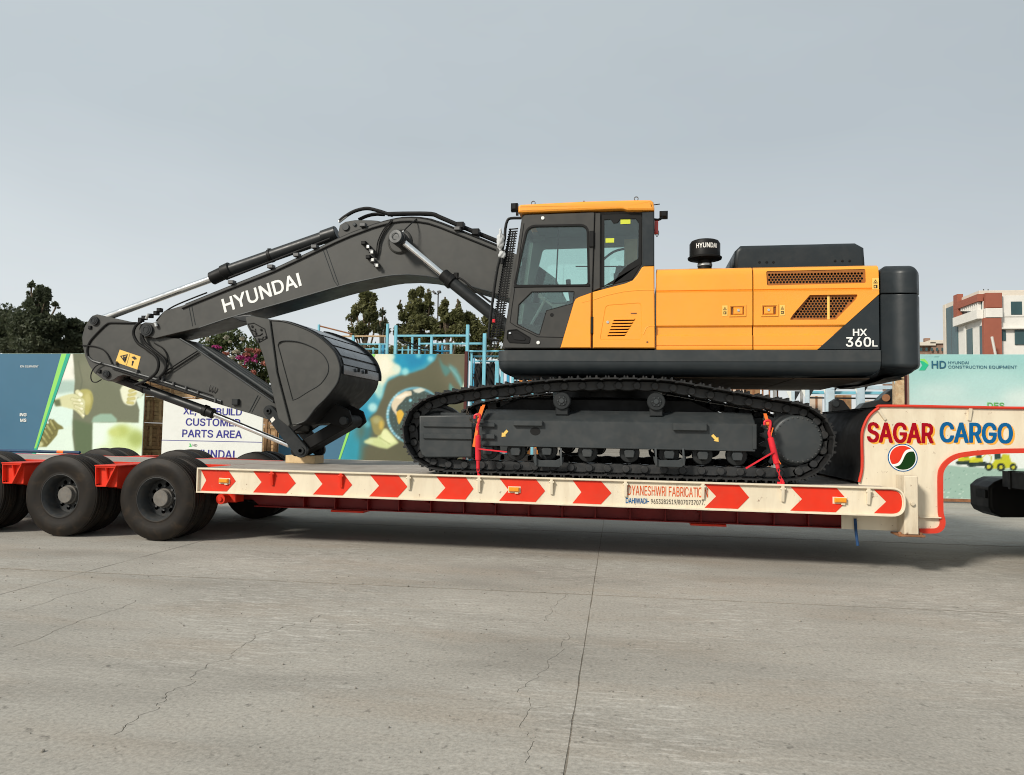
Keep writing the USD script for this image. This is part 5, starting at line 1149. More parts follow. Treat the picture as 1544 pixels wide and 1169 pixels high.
for lb, (x0, y0, x1, y1), d in (('tall beige carton standing behind the seat inside the cab', (941, 360, 961, 401), .5), ('small beige carton low beside the tall one inside the cab', (928.5, 401, 941, 417), .55)):
    p, q = P(x0, y1, YC0+d), P(x1, y0, YC0+d)
    obj('carton', box2((p[0], YC0+d, p[1]), (q[0], YC0+d+.28, q[1]), .004), 'carton', label=lb, cat_='carton')
obj('rear_shelf', box2((P(926, 410, YC0+.5)[0], YC0+.3, P(930, 419, YC0+.5)[1]-.03), (P(966, 410, YC0+.5)[0], YC0+.95, P(930, 417.2, YC0+.5)[1]), .004), 'cab_trim', CAB)

# ------------------------------------------------------------------ things resting on the trailer
w0, w1 = PG(429.2, 698.4, DECK), PG(475.4, 699.4, DECK)
yb = (w0[1]+w1[1])/2; zt_b = P(452, 687, yb)[1]
obj('timber_block', box2((w0[0], yb, DECK+.001), (w1[0], yb+.32, zt_b), .006), 'raw_wood', label='short pale timber block on the deck under the bucket linkage', cat_='timber block')
def chain(pts, r=.011, link=.045):
    p = spline(pts, 8); s = np.concatenate([[0], np.cumsum(np.linalg.norm(np.diff(p, axis=0), axis=1))]); out = []
    n = max(2, int(s[-1]/(link*.78)))
    for i in range(n):
        c = np.array([np.interp((i+.5)/n*s[-1], s, p[:, k]) for k in range(3)]); c2 = np.array([np.interp((i+.6)/n*s[-1], s, p[:, k]) for k in range(3)])
        d = (c2-c)/np.linalg.norm(c2-c); u, v, _ = frame_of(d); w = u if i % 2 else v
        a = np.linspace(0, 2*math.pi, 10, endpoint=False)
        out.append(tube([c+d*link*.5*math.cos(t)+w*link*.30*math.sin(t) for t in a], r*.55, 5, closed=True))
    return out
def binder(name, label, strap, up, low, hook, handle, Y):
    b = P3(*low, Y); t = thing(name, label, 'load binder', b, 'chain load binders holding the tracks')
    for k, (px, w) in enumerate(strap):
        pts = [P3(x, y, Y+dy) for x, y, dy in px]; obj('strap', tube(pts, .01, flat=(w, .008), smooth=4), 'strap_orange', t)
    u, l = P3(*up, Y), P3(*low, Y); m = (u*.45+l*.55); d = (l-u)/np.linalg.norm(l-u)
    obj('binder_barrel', [cyl(u+d*.06, u+d*.20, .020, 14), cyl(m-d*.16, m+d*.14, .034, 16, .01), cyl(l-d*.22, l-d*.04, .022, 14)], 'binder_red', t)
    obj('screw_rod', [cyl(u+d*.18, m-d*.15, .014, 10), cyl(m+d*.13, l-d*.2, .014, 10)], 'binder_red', t)
    h = P3(*handle, Y-.03); hm = P3((handle[0]*.35+up[0]*.1+low[0]*.55), (handle[1]*.35+low[1]*.65), Y-.03)
    s0 = P3(low[0]*.55+up[0]*.45, handle[1]*.0+(low[1]*.55+up[1]*.45), Y-.03)
    obj('handle', [tube([s0, s0*.45+h*.55, h], .013, flat=(.034, .016))], 'binder_red', t)
    obj('eye_hook', [tube([u+d*.06, u+[.03, 0, .03], u+[.02, 0, .07], u+[-.03, 0, .06], u+[-.035, 0, .02]], .014, 8, 4)], 'binder_red', t)
    obj('chain', chain([l-d*.04, l*.5+P3(*hook, Y)*.5, P3(*hook, Y)]), 'binder_red', t)
    k = P3(*hook, Y-.01); obj('grab_hook', [tube([k+[0, 0, .05], k+[.02, 0, .01], k+[.01, 0, -.04], k+[-.035, 0, -.045], k+[-.05, 0, -.01]], .015, 8, 4), box(k+[.0, .015, .0], (.08, .03, .03), .006)], 'binder_red', t)
    return t
YBn = 8.57
b1 = binder('chain_binder', 'red ratchet load binder with orange strap at the idler end of the track', [([(729.5, 611, .18), (725, 624, .06), (720.5, 640, .0), (717, 660, -.02), (714.5, 674, -.01)], .035), ([(727, 613, .18), (722, 628, .05), (720, 642, .0)], .03)], (720, 634), (721, 712), (721, 721), (764.5, 681.8), YBn)
obj('lashing_chain', chain([P3(704, 616, YBn+.2), P3(706, 628, YBn+.15), P3(712, 636, YBn+.06), P3(719, 637, YBn)], .011, .045), 'chain_steel', b1)
b2 = binder('chain_binder', 'red ratchet load binder slanting beside the round final drive cover', [([(1153.5, 624, .22), (1157, 636, .1), (1160, 648, .02)], .035), ([(1165.5, 645, -.01), (1162, 662, .0), (1168, 684, -.01), (1177, 700, -.01)], .03)], (1157.5, 644), (1174.5, 712), (1178, 729), (1124.5, 706.5), YBn)
obj('lashing_chain', chain([P3(1152, 628, YBn+.25), P3(1154, 640, YBn+.12), P3(1158, 647, YBn)], .011, .045), 'chain_steel', b2)
obj('hanging_rope', tube([P3(1289.5, 782, 8.8), P3(1290.5, 800, 8.79), P3(1292, 812, 8.78), P3(1293.4, 823, 8.78)], .016, 8, 4), 'rope_blue', label='frayed blue rope end hanging below the trailer rail', cat_='rope')
s0, s1, s2, s3 = PG(10, 676, DECK+.03), PG(90, 675.4, DECK+.03), PG(97, 675.2, DECK+.03), PG(122, 675, DECK+.03)
Yst = 11.2
def dk(x, y): a = P3(x, y, Yst); return a
tb = thing('banner_pole', 'dark blue banner pole with an orange band lying on the rear deck', 'pole', (dk(60, 676)[0], Yst, DECK))
zst = DECK+.03
obj('pole_length', cyl((dk(0, 676)[0], Yst, zst), (dk(121, 676)[0], Yst, zst), .026, 14), 'pole_navy', tb)
obj('colour_band', cyl((dk(87, 676)[0], Yst, zst), (dk(97, 676)[0], Yst, zst), .028, 14), 'strap_orange', tb)

# ------------------------------------------------------------------ hoardings behind the trailer
YF = 18.3
ZF = 3.40
def blob(pts, Y, n=5): return spline(np.vstack([PP(pts, Y), PP(pts[:1], Y)]), n)[:-1]
def hoarding(name, label, x0, x1, field, loc=None):
    a, b = P(x0, 600, YF)[0], P(x1, 600, YF)[0]
    t = thing(name, label, 'hoarding', ((a+b)/2, YF, 0), 'printed hoardings along the yard')
    pn = obj('panel', box2((a, YF, .10), (b, YF+.03, ZF), .004), field, t, smooth=False)
    n = max(2, int((b-a)/2.4)+1)
    for x in np.linspace(a+.05, b-.05, n): obj('post', box2((x-.03, YF+.032, 0), (x+.03, YF+.092, ZF-.02), .004), 'rust', t)
    obj('frame_rail', box2((a, YF+.005, .03), (b, YF+.06, .095), .004), 'rust', t)
    return t, pn, a, b
def clip(poly, a, b): return Polygon(poly).buffer(0).intersection(sbox(a, .11, b, ZF-.005))
def pr(parent, name, g, layer, mat): obj(name, shp(g, YF-.001-.003*layer, .002), mat, parent, smooth=False)
from PIL import Image, ImageDraw, ImageFilter
class Poster:
    """a printed picture: shapes laid down in ink, each with its own softness, then carried by the vertices of a fine flat sheet"""
    def __init__(self, x0, y0, x1, y1, bg, k=3):
        self.o, self.k, self.s = (x0, y0), k, (int((x1-x0)*k), int((y1-y0)*k)); self.im = Image.new('RGB', self.s, bg)
    def q(self, pts): return [((x-self.o[0])*self.k, (y-self.o[1])*self.k) for x, y in pts]
    def put(self, draw, col, blur, alpha=1.0):
        m = Image.new('L', self.s, 0); draw(ImageDraw.Draw(m))
        if blur: m = m.filter(ImageFilter.GaussianBlur(blur*self.k))
        if alpha < 1: m = m.point(lambda v: int(v*alpha))
        self.im.paste(Image.new('RGB', self.s, col), (0, 0), m)
    def poly(self, pts, col, blur=.5, n=0, alpha=1.0):
        if n: pts = spline(np.array(list(pts)+[pts[0]], float), n)[:-1]
        self.put(lambda d: d.polygon(self.q(pts), fill=255), col, blur, alpha); return self
    def oval(self, x, y, rx, ry, col, blur=.5, alpha=1.0):
        a, b = self.q([(x-rx, y-ry), (x+rx, y+ry)]); self.put(lambda d: d.ellipse([*a, *b], fill=255), col, blur, alpha); return self
    def line(self, pts, w, col, blur=.4, alpha=1.0):
        self.put(lambda d: (d.line(self.q(pts), fill=255, width=max(1, int(w*self.k)), joint='curve'), [d.ellipse([x-w*self.k/2, y-w*self.k/2, x+w*self.k/2, y+w*self.k/2], fill=255) for x, y in self.q(pts)]), col, blur, alpha); return self
    def sheet(self, parent, y, xa, xb, z0, z1, step, grain=.018, seed=1):
        nx, nz = int((xb-xa)/step)+1, int((z1-z0)/step)+1
        X, Z = np.meshgrid(np.linspace(xa, xb, nx), np.linspace(z0, z1, nz))
        d = np.stack([X, np.full_like(X, y), Z-CAMH], -1); w = d@FWD
        px, py = IMG_W/2+FPX*(d@RGT)/w, IMG_H/2-FPX*(d@UPV)/w
        A = np.asarray(self.im, float)/255; A = np.where(A <= .04045, A/12.92, ((A+.055)/1.055)**2.4)
        u = np.clip((px-self.o[0])*self.k, 0, self.s[0]-1.01); v = np.clip((py-self.o[1])*self.k, 0, self.s[1]-1.01); i, j = u.astype(int), v.astype(int); fu, fv = (u-i)[..., None], (v-j)[..., None]
        C = (A[j, i]*(1-fu)+A[j, i+1]*fu)*(1-fv)+(A[j+1, i]*(1-fu)+A[j+1, i+1]*fu)*fv
        g_ = np.random.default_rng(seed); C = np.clip(C*.92*(1+grain*g_.normal(size=C.shape[:2]))[..., None], 0, .9)
        V = np.stack([X, np.full_like(X, y), Z], -1).reshape(-1, 3); I = np.arange(nx*nz).reshape(nz, nx); a, b, c, e = I[:-1, :-1].ravel(), I[:-1, 1:].ravel(), I[1:, 1:].ravel(), I[1:, :-1].ravel()
        pth = obj('printed_sheet', trimesh.Trimesh(V, np.vstack([np.column_stack([a, b, c]), np.column_stack([a, c, e])]), process=False), 'poster_print', parent, smooth=False)
        m = UsdGeom.Mesh(stage.GetPrimAtPath(pth)); UsdGeom.PrimvarsAPI(m).CreatePrimvar('print_ink', Sdf.ValueTypeNames.Color3fArray, 'vertex').Set(Vt.Vec3fArray.FromNumpy(C.reshape(-1, 3).astype(np.float32)))
        return pth
def wtxt(s, x0, x1, yt, yb_, mat, parent, layer=5, Y=YF, **k):
    p, q, t_ = P(x0, yb_, Y), P(x1, yb_, Y), P(x0, yt, Y)
    return obj('lettering', txt(s, t_[1]-p[1], p[0], Y-.003*layer, p[1], width=q[0]-p[0], **k), mat, parent, smooth=False)

LB, lp, a, b = hoarding('printed_hoarding', 'leftmost hoarding with a plain blue field, green slash and picture of hands', -70, 217.5, 'print_mint')
K = lambda pts: clip(PP(pts, YF), a, b)
po = Poster(15, 520, 235, 770, (214, 230, 216))
po.poly([(98, 520), (114, 520), (113, 574), (84, 574)], (232, 231, 220), 1.2)
po.poly([(84, 574), (114, 574), (114, 592), (76, 597)], (168, 192, 182), 2.2).poly([(76, 597), (112, 592), (110, 640), (60, 660)], (210, 230, 220), 2)
po.poly([(108, 515), (112, 555), (113, 575), (111, 600), (110, 630), (109.5, 655), (114, 690), (118, 770), (138, 770), (139, 690), (140, 640), (176, 637), (209, 638), (210, 618), (205, 602), (216, 596), (224, 560), (224, 515)], (108, 112, 90), .7)
po.poly([(110, 632), (140, 640), (139, 690), (138, 770), (118, 770), (114, 690)], (88, 104, 74), 2.0).poly([(112, 560), (130, 540), (150, 560), (135, 590)], (118, 120, 98), 4).line([(118, 545), (124, 575), (121, 590)], 1.2, (88, 92, 74), .8)
po.poly([(150, 545), (216, 540), (216, 585), (170, 585)], (112, 116, 95), 3)
po.poly([(138, 637), (141, 629), (152, 624), (168, 624.5), (176, 632), (176, 637)], (143, 172, 152), 1.0).poly([(140, 637), (209, 639), (219, 640), (219, 770), (138, 770)], (220, 235, 222), .9)
po.oval(190, 665, 26, 22, (196, 212, 146), 5).oval(183, 650, 12, 9, (176, 188, 104), 3.5).oval(205, 662, 12, 12, (160, 175, 98), 4).oval(160, 684, 14, 12, (206, 222, 170), 4).oval(172, 652, 9, 6, (190, 200, 120), 2.5).oval(186, 690, 20, 18, (205, 220, 160), 5)
po.poly([(118, 590), (126, 587), (136, 589), (140.5, 600), (138, 615), (133, 625), (128, 624), (126, 606)], (172, 166, 98), .8, 4).oval(132, 602, 5, 9, (190, 184, 120), 2).line([(137, 595), (139, 606), (135, 620)], 1.5, (140, 134, 70), 1)
po.poly([(82, 603), (96, 597), (112, 594), (122, 599), (128, 606), (127, 622), (126, 631), (121, 626), (113, 619), (104, 616), (92, 613), (84, 612)], (206, 206, 162), .7, 4).poly([(80, 604), (90, 602), (92, 612), (84, 613)], (96, 104, 72), 1)
for l, w in (([(117, 591.5), (122, 595.5)], 6.5), ([(109, 602), (121, 604)], 4.2), ([(112, 608), (124, 609)], 4.2), ([(114, 613), (124, 617)], 3.8), ([(118, 619), (126, 627)], 3.0)):
    po.line(l, w+1.0, (150, 148, 96), .5, .8).line(l, w, (214, 212, 172), .5).line([l[1], (l[1][0]-1.5, l[1][1]-.8)], w*.7, (238, 236, 212), .6)
po.poly([(181, 588), (187, 581), (200, 583), (212, 592), (207, 600), (203, 610), (194, 611.5), (186, 606)], (222, 224, 198), .8, 4)
for l in ([(196, 590), (206, 586)], [(195, 596), (205, 594)], [(194, 602), (202, 601)], [(193, 607), (200, 608)]): po.line(l, 4.6, (164, 154, 86), .7).line(l, 3.2, (200, 192, 128), .7)
po.poly([(204, 596), (210, 590), (216, 592), (212, 602)], (205, 212, 190), .8)
po.poly([(58, 668), (66, 650), (74, 638), (80, 632), (87, 639), (94, 643), (96, 647), (88, 648), (86, 656), (76, 668), (70, 674), (58, 674)], (118, 114, 62), .6)
for l in ([(76, 635), (83, 647)], [(71, 642), (79, 654)], [(67, 649), (75, 661)], [(63, 657), (71, 668)]): po.line(l, 5.4, (84, 80, 42), .5).line(l, 3.8, (146, 142, 84), .7).line([l[0], ((l[0][0]+l[1][0])/2, (l[0][1]+l[1][1])/2)], 2, (172, 170, 114), .6)
po.oval(60, 670, 5, 4, (190, 190, 140), 1)
po.sheet(lp, YF-.0015, P(25, 600, YF)[0], b-.005, .11, ZF-.005, .024, seed=1)
pr(lp, 'blue_field', K([(-90, 525), (97.5, 525), (52, 674), (20, 775), (-90, 780)]), 1, 'sheet_blue')
pr(lp, 'green_slash', K([(95.5, 525), (103.5, 525), (54.8, 676), (52, 676)]), 2, 'logo_lime'); pr(lp, 'green_slash', K([(103.5, 525), (109.5, 525), (57, 676), (26, 770), (20, 770), (52, 676), (54.8, 676)]), 3, 'stripe_teal')
wtxt('ION EQUIPMENT', 31, 58.6, 551.2, 554.2, 'white_paint', lp, bold=False); wtxt('ING', 30.5, 40.6, 623, 627.6, 'white_paint', lp); wtxt('MS', 31, 40.3, 631.5, 636.2, 'white_paint', lp)

MB, mp, a, b = hoarding('printed_hoarding', 'middle hoarding picturing a hand under a globe, half hidden by the bucket', 422.5, 700, 'print_olive')
po = Poster(490, 520, 720, 770, (92, 90, 68))
po.oval(650, 640, 60, 60, (84, 84, 62), 14).oval(690, 560, 24, 30, (104, 100, 78), 8)
po.poly([(490, 515), (666, 515), (656, 543), (640, 556), (622, 562), (600, 567), (584, 575.6), (577, 597.5), (567, 621), (551, 633), (543, 652), (538, 690), (520, 770), (490, 770)], (62, 150, 172), 1.2)
po.poly([(596, 515), (660, 515), (652, 540), (622, 558), (604, 560), (596, 548)], (14, 140, 176), 2.2).poly([(610, 534), (640, 534), (640, 550), (618, 554)], (8, 128, 168), 3)
po.poly([(560, 520), (586, 520), (592, 545), (604, 555), (602, 564), (586, 570), (578, 582), (573, 600), (564, 590), (560, 560)], (222, 222, 196), 2.0).oval(580, 552, 9, 14, (236, 230, 208), 3).oval(572, 590, 4, 12, (150, 205, 200), 2.5)
po.oval(548, 640, 10, 30, (20, 132, 168), 5).oval(530, 680, 14, 30, (40, 140, 160), 5)
for x, y, r, c in ((611, 560.5, 5.5, (150, 214, 214)), (649, 541, 4.5, (140, 206, 214)), (562, 614.6, 6.5, (178, 222, 220)), (631, 536, 4, (110, 190, 206)), (598, 556, 6, (208, 224, 206)), (590, 538, 5, (214, 222, 200)), (553, 640, 5, (90, 180, 196))): po.oval(x, y, r, r, c, 1.6, .9)
po.poly([(661, 538), (668, 550), (676, 553), (680, 560), (672, 568), (668, 562), (664, 550)], (76, 128, 124), 1.4, 0, .9).poly([(676, 548), (688, 556), (696, 572), (699, 588), (690, 576), (682, 562)], (92, 150, 150), 1.6, 0, .9).line([(678, 554), (690, 568), (696, 584)], 1.6, (130, 180, 178), 1)
po.poly([(678, 577), (686, 588), (690, 597), (680, 597), (677, 586)], (86, 140, 134), 1.2).poly([(702, 572), (702, 597), (693, 597), (697, 584)], (200, 214, 190), 1.2)
po.oval(626, 627, 43, 43, (112, 178, 200), 1.0).oval(627, 628, 40.5, 40.5, (62, 78, 74), 1.2)
for k in range(12):
    for t in range(12): po.oval(594+k*6, 594+t*6, .7, .7, (96, 124, 126), .3, .7) if (594+k*6-626)**2+(594+t*6-627)**2 < 38**2 else None
po.poly([(590, 612), (592, 603), (600, 596), (611, 590), (620, 590), (621, 596), (612, 599), (606, 606), (600, 612), (597, 619), (602, 625), (598, 627), (592, 618)], (216, 200, 172), .6).poly([(596, 600), (612, 593), (618, 594), (604, 602)], (236, 226, 206), .8)
po.poly([(622, 588), (634, 585), (642, 588), (632, 593), (626, 592)], (206, 206, 190), .7).oval(619, 604, 2.2, 2.2, (130, 200, 220), .6)
po.poly([(598, 622), (604, 618), (609, 624), (606, 632), (602, 640), (599, 632)], (216, 172, 62), .5, 3)
for t in range(18): po.oval(626+41.5*math.cos(2.2+t*.11), 627-41.5*math.sin(2.2+t*.11+.0), 1.6, 1.6, (190, 224, 232) if t % 3 else (120, 190, 215), .7, .8)
po.poly([(549, 667), (558, 660), (569, 660), (574, 648), (582, 646), (592, 657), (601, 668), (595, 671), (584, 677), (572, 675), (560, 671)], (196, 206, 146), 1.1).poly([(574, 650), (583, 648), (598, 667), (584, 670), (576, 664)], (222, 226, 172), 1.6).oval(556, 666, 7, 2.6, (206, 216, 166), 1.4).line([(572, 660), (588, 670)], 1, (150, 160, 100), .7)
po.poly([(558, 632), (565, 627), (574, 628), (580, 637), (578, 647), (573, 656), (566, 655), (562, 647)], (138, 130, 78), .8, 4).oval(568, 634, 6, 5, (162, 158, 108), 1.6).oval(575, 641, 3.2, 7, (196, 168, 78), 1.4)
po.oval(545, 650, 8, 14, (100, 92, 60), 5, .7)
po.sheet(mp, YF-.0015, P(496, 600, YF)[0], b-.005, .11, ZF-.005, .024, seed=2)
pr(mp, 'blue_field', K([(410, 525), (564, 525), (527, 644), (512, 692), (488, 770), (410, 780)]), 1, 'sheet_blue')
pr(mp, 'green_slash', K([(564, 525), (569, 525), (530, 644), (513.5, 692), (490, 770), (486, 770), (510.5, 692), (526, 644)]), 2, 'logo_lime')
obj('end_post', box2((P(700.3, 560, YF)[0], YF-.02, 0), (P(704.5, 560, YF)[0], YF+.09, ZF+.07), .005), 'dark_red_post', MB)

RB, rp_b, a, b = hoarding('printed_hoarding', 'pale teal hoarding at the right edge, white lower sky and gravel with yellow machines', 1371.5, 1640, 'banner_sky')
po = Poster(1360, 520, 1640, 770, (150, 196, 192))
for k in range(18):
    t = k/17; c = tuple(int(u*(1-t)+w*t) for u, w in zip((148, 194, 190), (218, 224, 218))); po.poly([(1350, 545+k*7), (1650, 545+k*7), (1650, 780), (1350, 780)], c, 5)
po.oval(1480, 575, 60, 16, (176, 208, 204), 9, .7).oval(1420, 590, 40, 10, (196, 214, 210), 7, .7).oval(1560, 600, 50, 14, (214, 222, 216), 7, .7)
po.poly([(1350, 704), (1415, 700), (1450, 704), (1520, 707), (1650, 708), (1650, 780), (1350, 780)], (150, 178, 164), .8)
gr_ = np.random.default_rng(9)
for k in range(420):
    x, y = gr_.uniform(1362, 1638), gr_.uniform(706, 768); w_ = .5+(y-700)*.022
    po.im.paste((118, 150, 136) if k % 2 else (186, 206, 194), [int((x-1360)*3), int((y-520)*3), int((x-1360+w_*1.8)*3), int((y-520+w_*.7)*3)])
def digger(x, y, s, flip=1):
    f = lambda u, v: (x+flip*u*s, y+v*s)
    po.poly([f(-16, 2), f(14, 0), f(18, 4), f(14, 8), f(-14, 10), f(-19, 6)], (34, 50, 44), .35).line([f(-14, 6), f(13, 4)], .8*s, (84, 104, 92), .3)
    po.poly([f(-13, -6), f(8, -7), f(10, 1), f(-14, 2)], (190, 188, 40), .35).poly([f(-2, -13), f(6, -13.5), f(8, -6), f(-2, -6)], (44, 66, 58), .35).poly([f(-13, -6), f(-4, -9), f(-3, -5), f(-12, -2)], (214, 212, 70), .4)
    po.line([f(8, -6), f(17, -15), f(25, -8)], 2.0*s, (198, 196, 44), .3).line([f(25, -8), f(23, 1)], 1.6*s, (170, 166, 40), .3)
digger(1455, 694, .75); digger(1474, 696, .85); digger(1582, 694, .9, -1)
po.poly([(1494, 703), (1500, 694), (1509, 692), (1512, 685), (1522, 686), (1524, 696), (1532, 699), (1531, 706), (1496, 707)], (186, 186, 44), .35).poly([(1499, 684), (1508, 683), (1510, 692), (1500, 693)], (40, 62, 54), .4)
for x, y, r in ((1491, 704, 6.0), (1509.5, 705, 6.2), (1528, 705, 5.5)): po.oval(x, y, r, r, (34, 46, 42), .35).oval(x, y, r*.45, r*.45, (190, 188, 52), .35)
po.line([(1386, 537.5), (1416, 538)], .5, (70, 110, 112), .2)
po.sheet(rp_b, YF-.0015, a+.005, b-.005, .11, ZF-.005, .026, seed=3)
def KS(pts, n=5): return clip(blob(pts, YF, n), a, b)
pr(rp_b, 'arrow_logo', KS([(1386.5, 541.6), (1394, 541.2), (1398.5, 546), (1400, 550.4), (1393, 547.5)], 1), 1, 'logo_lime')
pr(rp_b, 'arrow_logo', K([(1386.5, 544.3), (1392, 545), (1400, 550.4), (1394.3, 558.6), (1385.4, 558.6), (1390.5, 551)]), 2, 'logo_green')
wtxt('HD', 1404.3, 1426, 544.6, 555.4, 'print_navy', rp_b); wtxt('HYUNDAI', 1429.4, 1460, 544.8, 549.0, 'print_navy', rp_b, bold=False); wtxt('CONSTRUCTION EQUIPMENT', 1429.4, 1533, 551.3, 555.6, 'print_navy', rp_b, bold=False)
wtxt('DES', 1488.3, 1514, 607.3, 615.2, 'print_green_text', rp_b)
GP = thing('frame_post', 'rust-streaked cream steel post beside the right hoarding', 'post', (P(1357, 600, YF)[0], YF, 0))
obj('post_plate', box2((P(1349.5, 600, YF)[0], YF-.05, 0), (P(1362.8, 600, YF)[0], YF+.18, ZF-.25), .006), 'rust_cream', GP)
obj('post_web', box2((P(1363, 600, YF)[0], YF+.02, 0), (P(1368.5, 600, YF)[0], YF+.14, ZF-.25), .004), 'dark_red_post', GP)
obj('post_cap', prism(PP([(1344, 566), (1349.2, 566), (1349.2, 580)], YF), YF-.02, YF+.0, .002), 'pale_steel', GP)

# ------------------------------------------------------------------ parts-area sign
YS = 17.4
sa, sb, szt = P(245, 640, YS)[0], P(396.2, 640, YS)[0], P(320, 602.5, YS)[1]
SG = thing('notice_board', 'white board reading CUSTOMER PARTS AREA in dark blue capitals', 'sign board', ((sa+sb)/2, YS, 0))
bd = obj('board', box2((sa, YS, .25), (sb, YS+.03, szt), .006), 'sign_white', SG)
for x in (sa+.25, sb-.25): obj('leg', box2((x-.03, YS+.032, 0), (x+.03, YS+.09, szt-.05), .004), 'rust', SG)
for s, x0, x1, yt, yb_ in (('XE,', 276.5, 296, 614.6, 624.6), ('REBUILD', 309, 364.6, 615.6, 625.6), ('CUSTOMER', 280, 362.5, 631, 641.6), ('PARTS AREA', 274.6, 364.8, 648.0, 658.8)):
    wtxt(s, x0, x1, yt, yb_, 'sign_blue', bd, 1, YS)
wtxt('HYUNDAI', 284, 353.5, 678.0, 690, 'sign_blue', bd, 1, YS); wtxt('HD', 290.6, 297.2, 669.6, 673.4, 'letter_black', bd, 1, YS, bold=False)
obj('rule_line', box2((sa+.0, YS-.002, P(320, 666, YS)[1]), (sb, YS, P(320, 665, YS)[1]), 0), 'sign_blue', bd, smooth=False)
obj('arrow_logo', shp(Polygon(PP([(285, 669), (287.6, 669), (289.4, 674), (284.6, 674), (286.6, 671.5)], YS)), YS-.001), 'stripe_green', bd, smooth=False)

# ------------------------------------------------------------------ wooden crates
rng = random.Random(11)
def crate(loc, label, mat, group, first=None, s=1.0):
    if first is not None:
        r = thing('wooden_crate', label, 'crate', loc, group); p = stage.GetPrimAtPath(r)
        p.GetReferences().AddInternalReference(Sdf.Path(first)); p.SetInstanceable(True); return r
    t = thing('wooden_crate', label, 'crate', loc, group)
    w, d, h = .86, .8, .74; x, y, z = loc
    obj('crate_core', box2((x-w/2+.03, y-d/2+.03, z+.06), (x+w/2-.03, y+d/2-.03, z+h-.02), 0), mat, t)
    for k in range(5):
        z0 = z+.09+k*.125; obj('plank', box2((x-w/2+.005, y-d/2+.008, z0), (x+w/2-.005, y-d/2+.028, z0+.108), .003), mat, t)
    for u in (-w/2+.05, 0, w/2-.05): obj('batten', box2((x+u-.04, y-d/2-.018, z+.0), (x+u+.04, y-d/2+.006, z+h), .004), mat, t)
    for z0 in (.0, h-.09): obj('batten', box2((x-w/2, y-d/2-.03, z+z0), (x+w/2, y-d/2-.02, z+z0+.085), .004), mat, t)
    for k in range(6): obj('side_plank', box2((x-w/2, y-d/2+.03+k*.13, z+.03), (x-w/2+.02, y-d/2+.14+k*.13, z+h-.01), .003), mat, t); obj('side_plank', box2((x+w/2-.02, y-d/2+.03+k*.13, z+.03), (x+w/2, y-d/2+.14+k*.13, z+h-.01), .003), mat, t)
    obj('lid', box2((x-w/2-.01, y-d/2-.03, z+h-.018), (x+w/2+.01, y+d/2, z+h+.002), .004), mat, t)
    return t
YCR = 19.7
f1 = f2 = None
cA = 'wooden crates stacked behind the notice board'
xs1 = [P(x, 640, YCR)[0] for x in (223.5, 254, 288, 322)]
for i, x in enumerate(xs1):
    for k in range(4 if i != 3 else 3):
        dark = (i+k) % 2 == 0
        lb = f'brown plank crate {["on the ground", "second from the ground", "third from the ground", "on top"][k]} in the {["first", "second", "third", "fourth"][i]} stack from the left hoarding'
        if dark:
            r = crate((x+rng.uniform(-.02, .02), YCR+rng.uniform(-.05, .05), .752*k), lb, 'crate_wood', cA, f1); f1 = f1 or r
        else:
            r = crate((x+rng.uniform(-.02, .02), YCR+rng.uniform(-.05, .05), .752*k), lb, 'crate_wood_pale', cA, f2); f2 = f2 or r
xs2 = [P(x, 640, YCR)[0] for x in (393, 428)]
for i, x in enumerate(xs2):
    for k in range(3):
        lb = f'brown plank crate {["on the ground", "in the middle", "on top"][k]} of the {["stack right of the notice board", "stack partly behind the middle hoarding"][i]}'
        crate((x, YCR-.1+.08*k, .752*k), lb, 'crate_wood' if (i+k) % 2 else 'crate_wood_pale', cA, f1 if (i+k) % 2 else f2)
PL = thing('timber_stack', 'loose sawn boards leaning on the crates right of the notice board', 'boards', (P(408, 670, 18.9)[0], 18.9, 0))
for k in range(7):
    x = P(399+k*4.2, 670, 18.8)[0]; zt = P(400, 633+7*((k*5) % 4), 18.8)[1]
    obj('board', prism([(x, 0), (x+.07, 0), (x+.09-.04*(k % 3), zt), (x+.02-.04*(k % 3), zt)], 18.75+.03*(k % 2), 18.79+.03*(k % 2), .003), 'crate_wood_pale' if k % 2 else 'crate_wood', PL)

# ------------------------------------------------------------------ blue steel stillages
def bar(p, q, w, mat, parent, name, Y): obj(name, tube([P3(*p, Y), P3(*q, Y)], w/2, flat=(w, w)), mat, parent)
def stillage(label, posts, rails, Y, extra=()):
    xs = [p[0] for p in posts]; t = thing('steel_stillage', label, 'stillage', (P(sum(xs)/len(xs), 600, Y)[0], Y, 0), 'blue steel stillages behind the hoardings')
    for (x, yt, w, m, dy) in posts:
        a_ = P(x, yt, Y+dy); obj('post', box2((a_[0]-w/2, Y+dy-w/2, 0), (a_[0]+w/2, Y+dy+w/2, a_[1]), .006), m, t)
    for (x0, x1, y, w, m, dy) in rails:
        p, q = P(x0, y, Y+dy), P(x1, y, Y+dy); obj('rail', box2((p[0], Y+dy-w/2-.004, p[1]-w/2), (q[0], Y+dy+w/2+.004, p[1]+w/2), .006), m, t)
    for (p, q, w, m, dy) in extra: obj('brace', tube([P3(*p, Y+dy), P3(*q, Y+dy)], w/2, 6), m, t)
    return t
SB, SD, RU = 'stillage_blue', 'stillage_blue_deep', 'rust'
stillage('blue stillage frame with a tan rusty top rail just right of the bucket', [(533, 506, .075, SB, 0), (584.6, 488.5, .075, SB, 0), (573, 518, .07, SB, .6), (578, 519, .08, SD, .9), (481, 489.5, .06, SB, .2), (563, 524, .05, SB, .9)],
         [(500, 585, 507.4, .045, 'rust_cream', 0), (540, 584, 519.2, .04, SB, .6), (528, 584, 526.6, .04, SB, .9)], 20.6, [((483, 492), (531, 504), .05, 'rust', .2)])
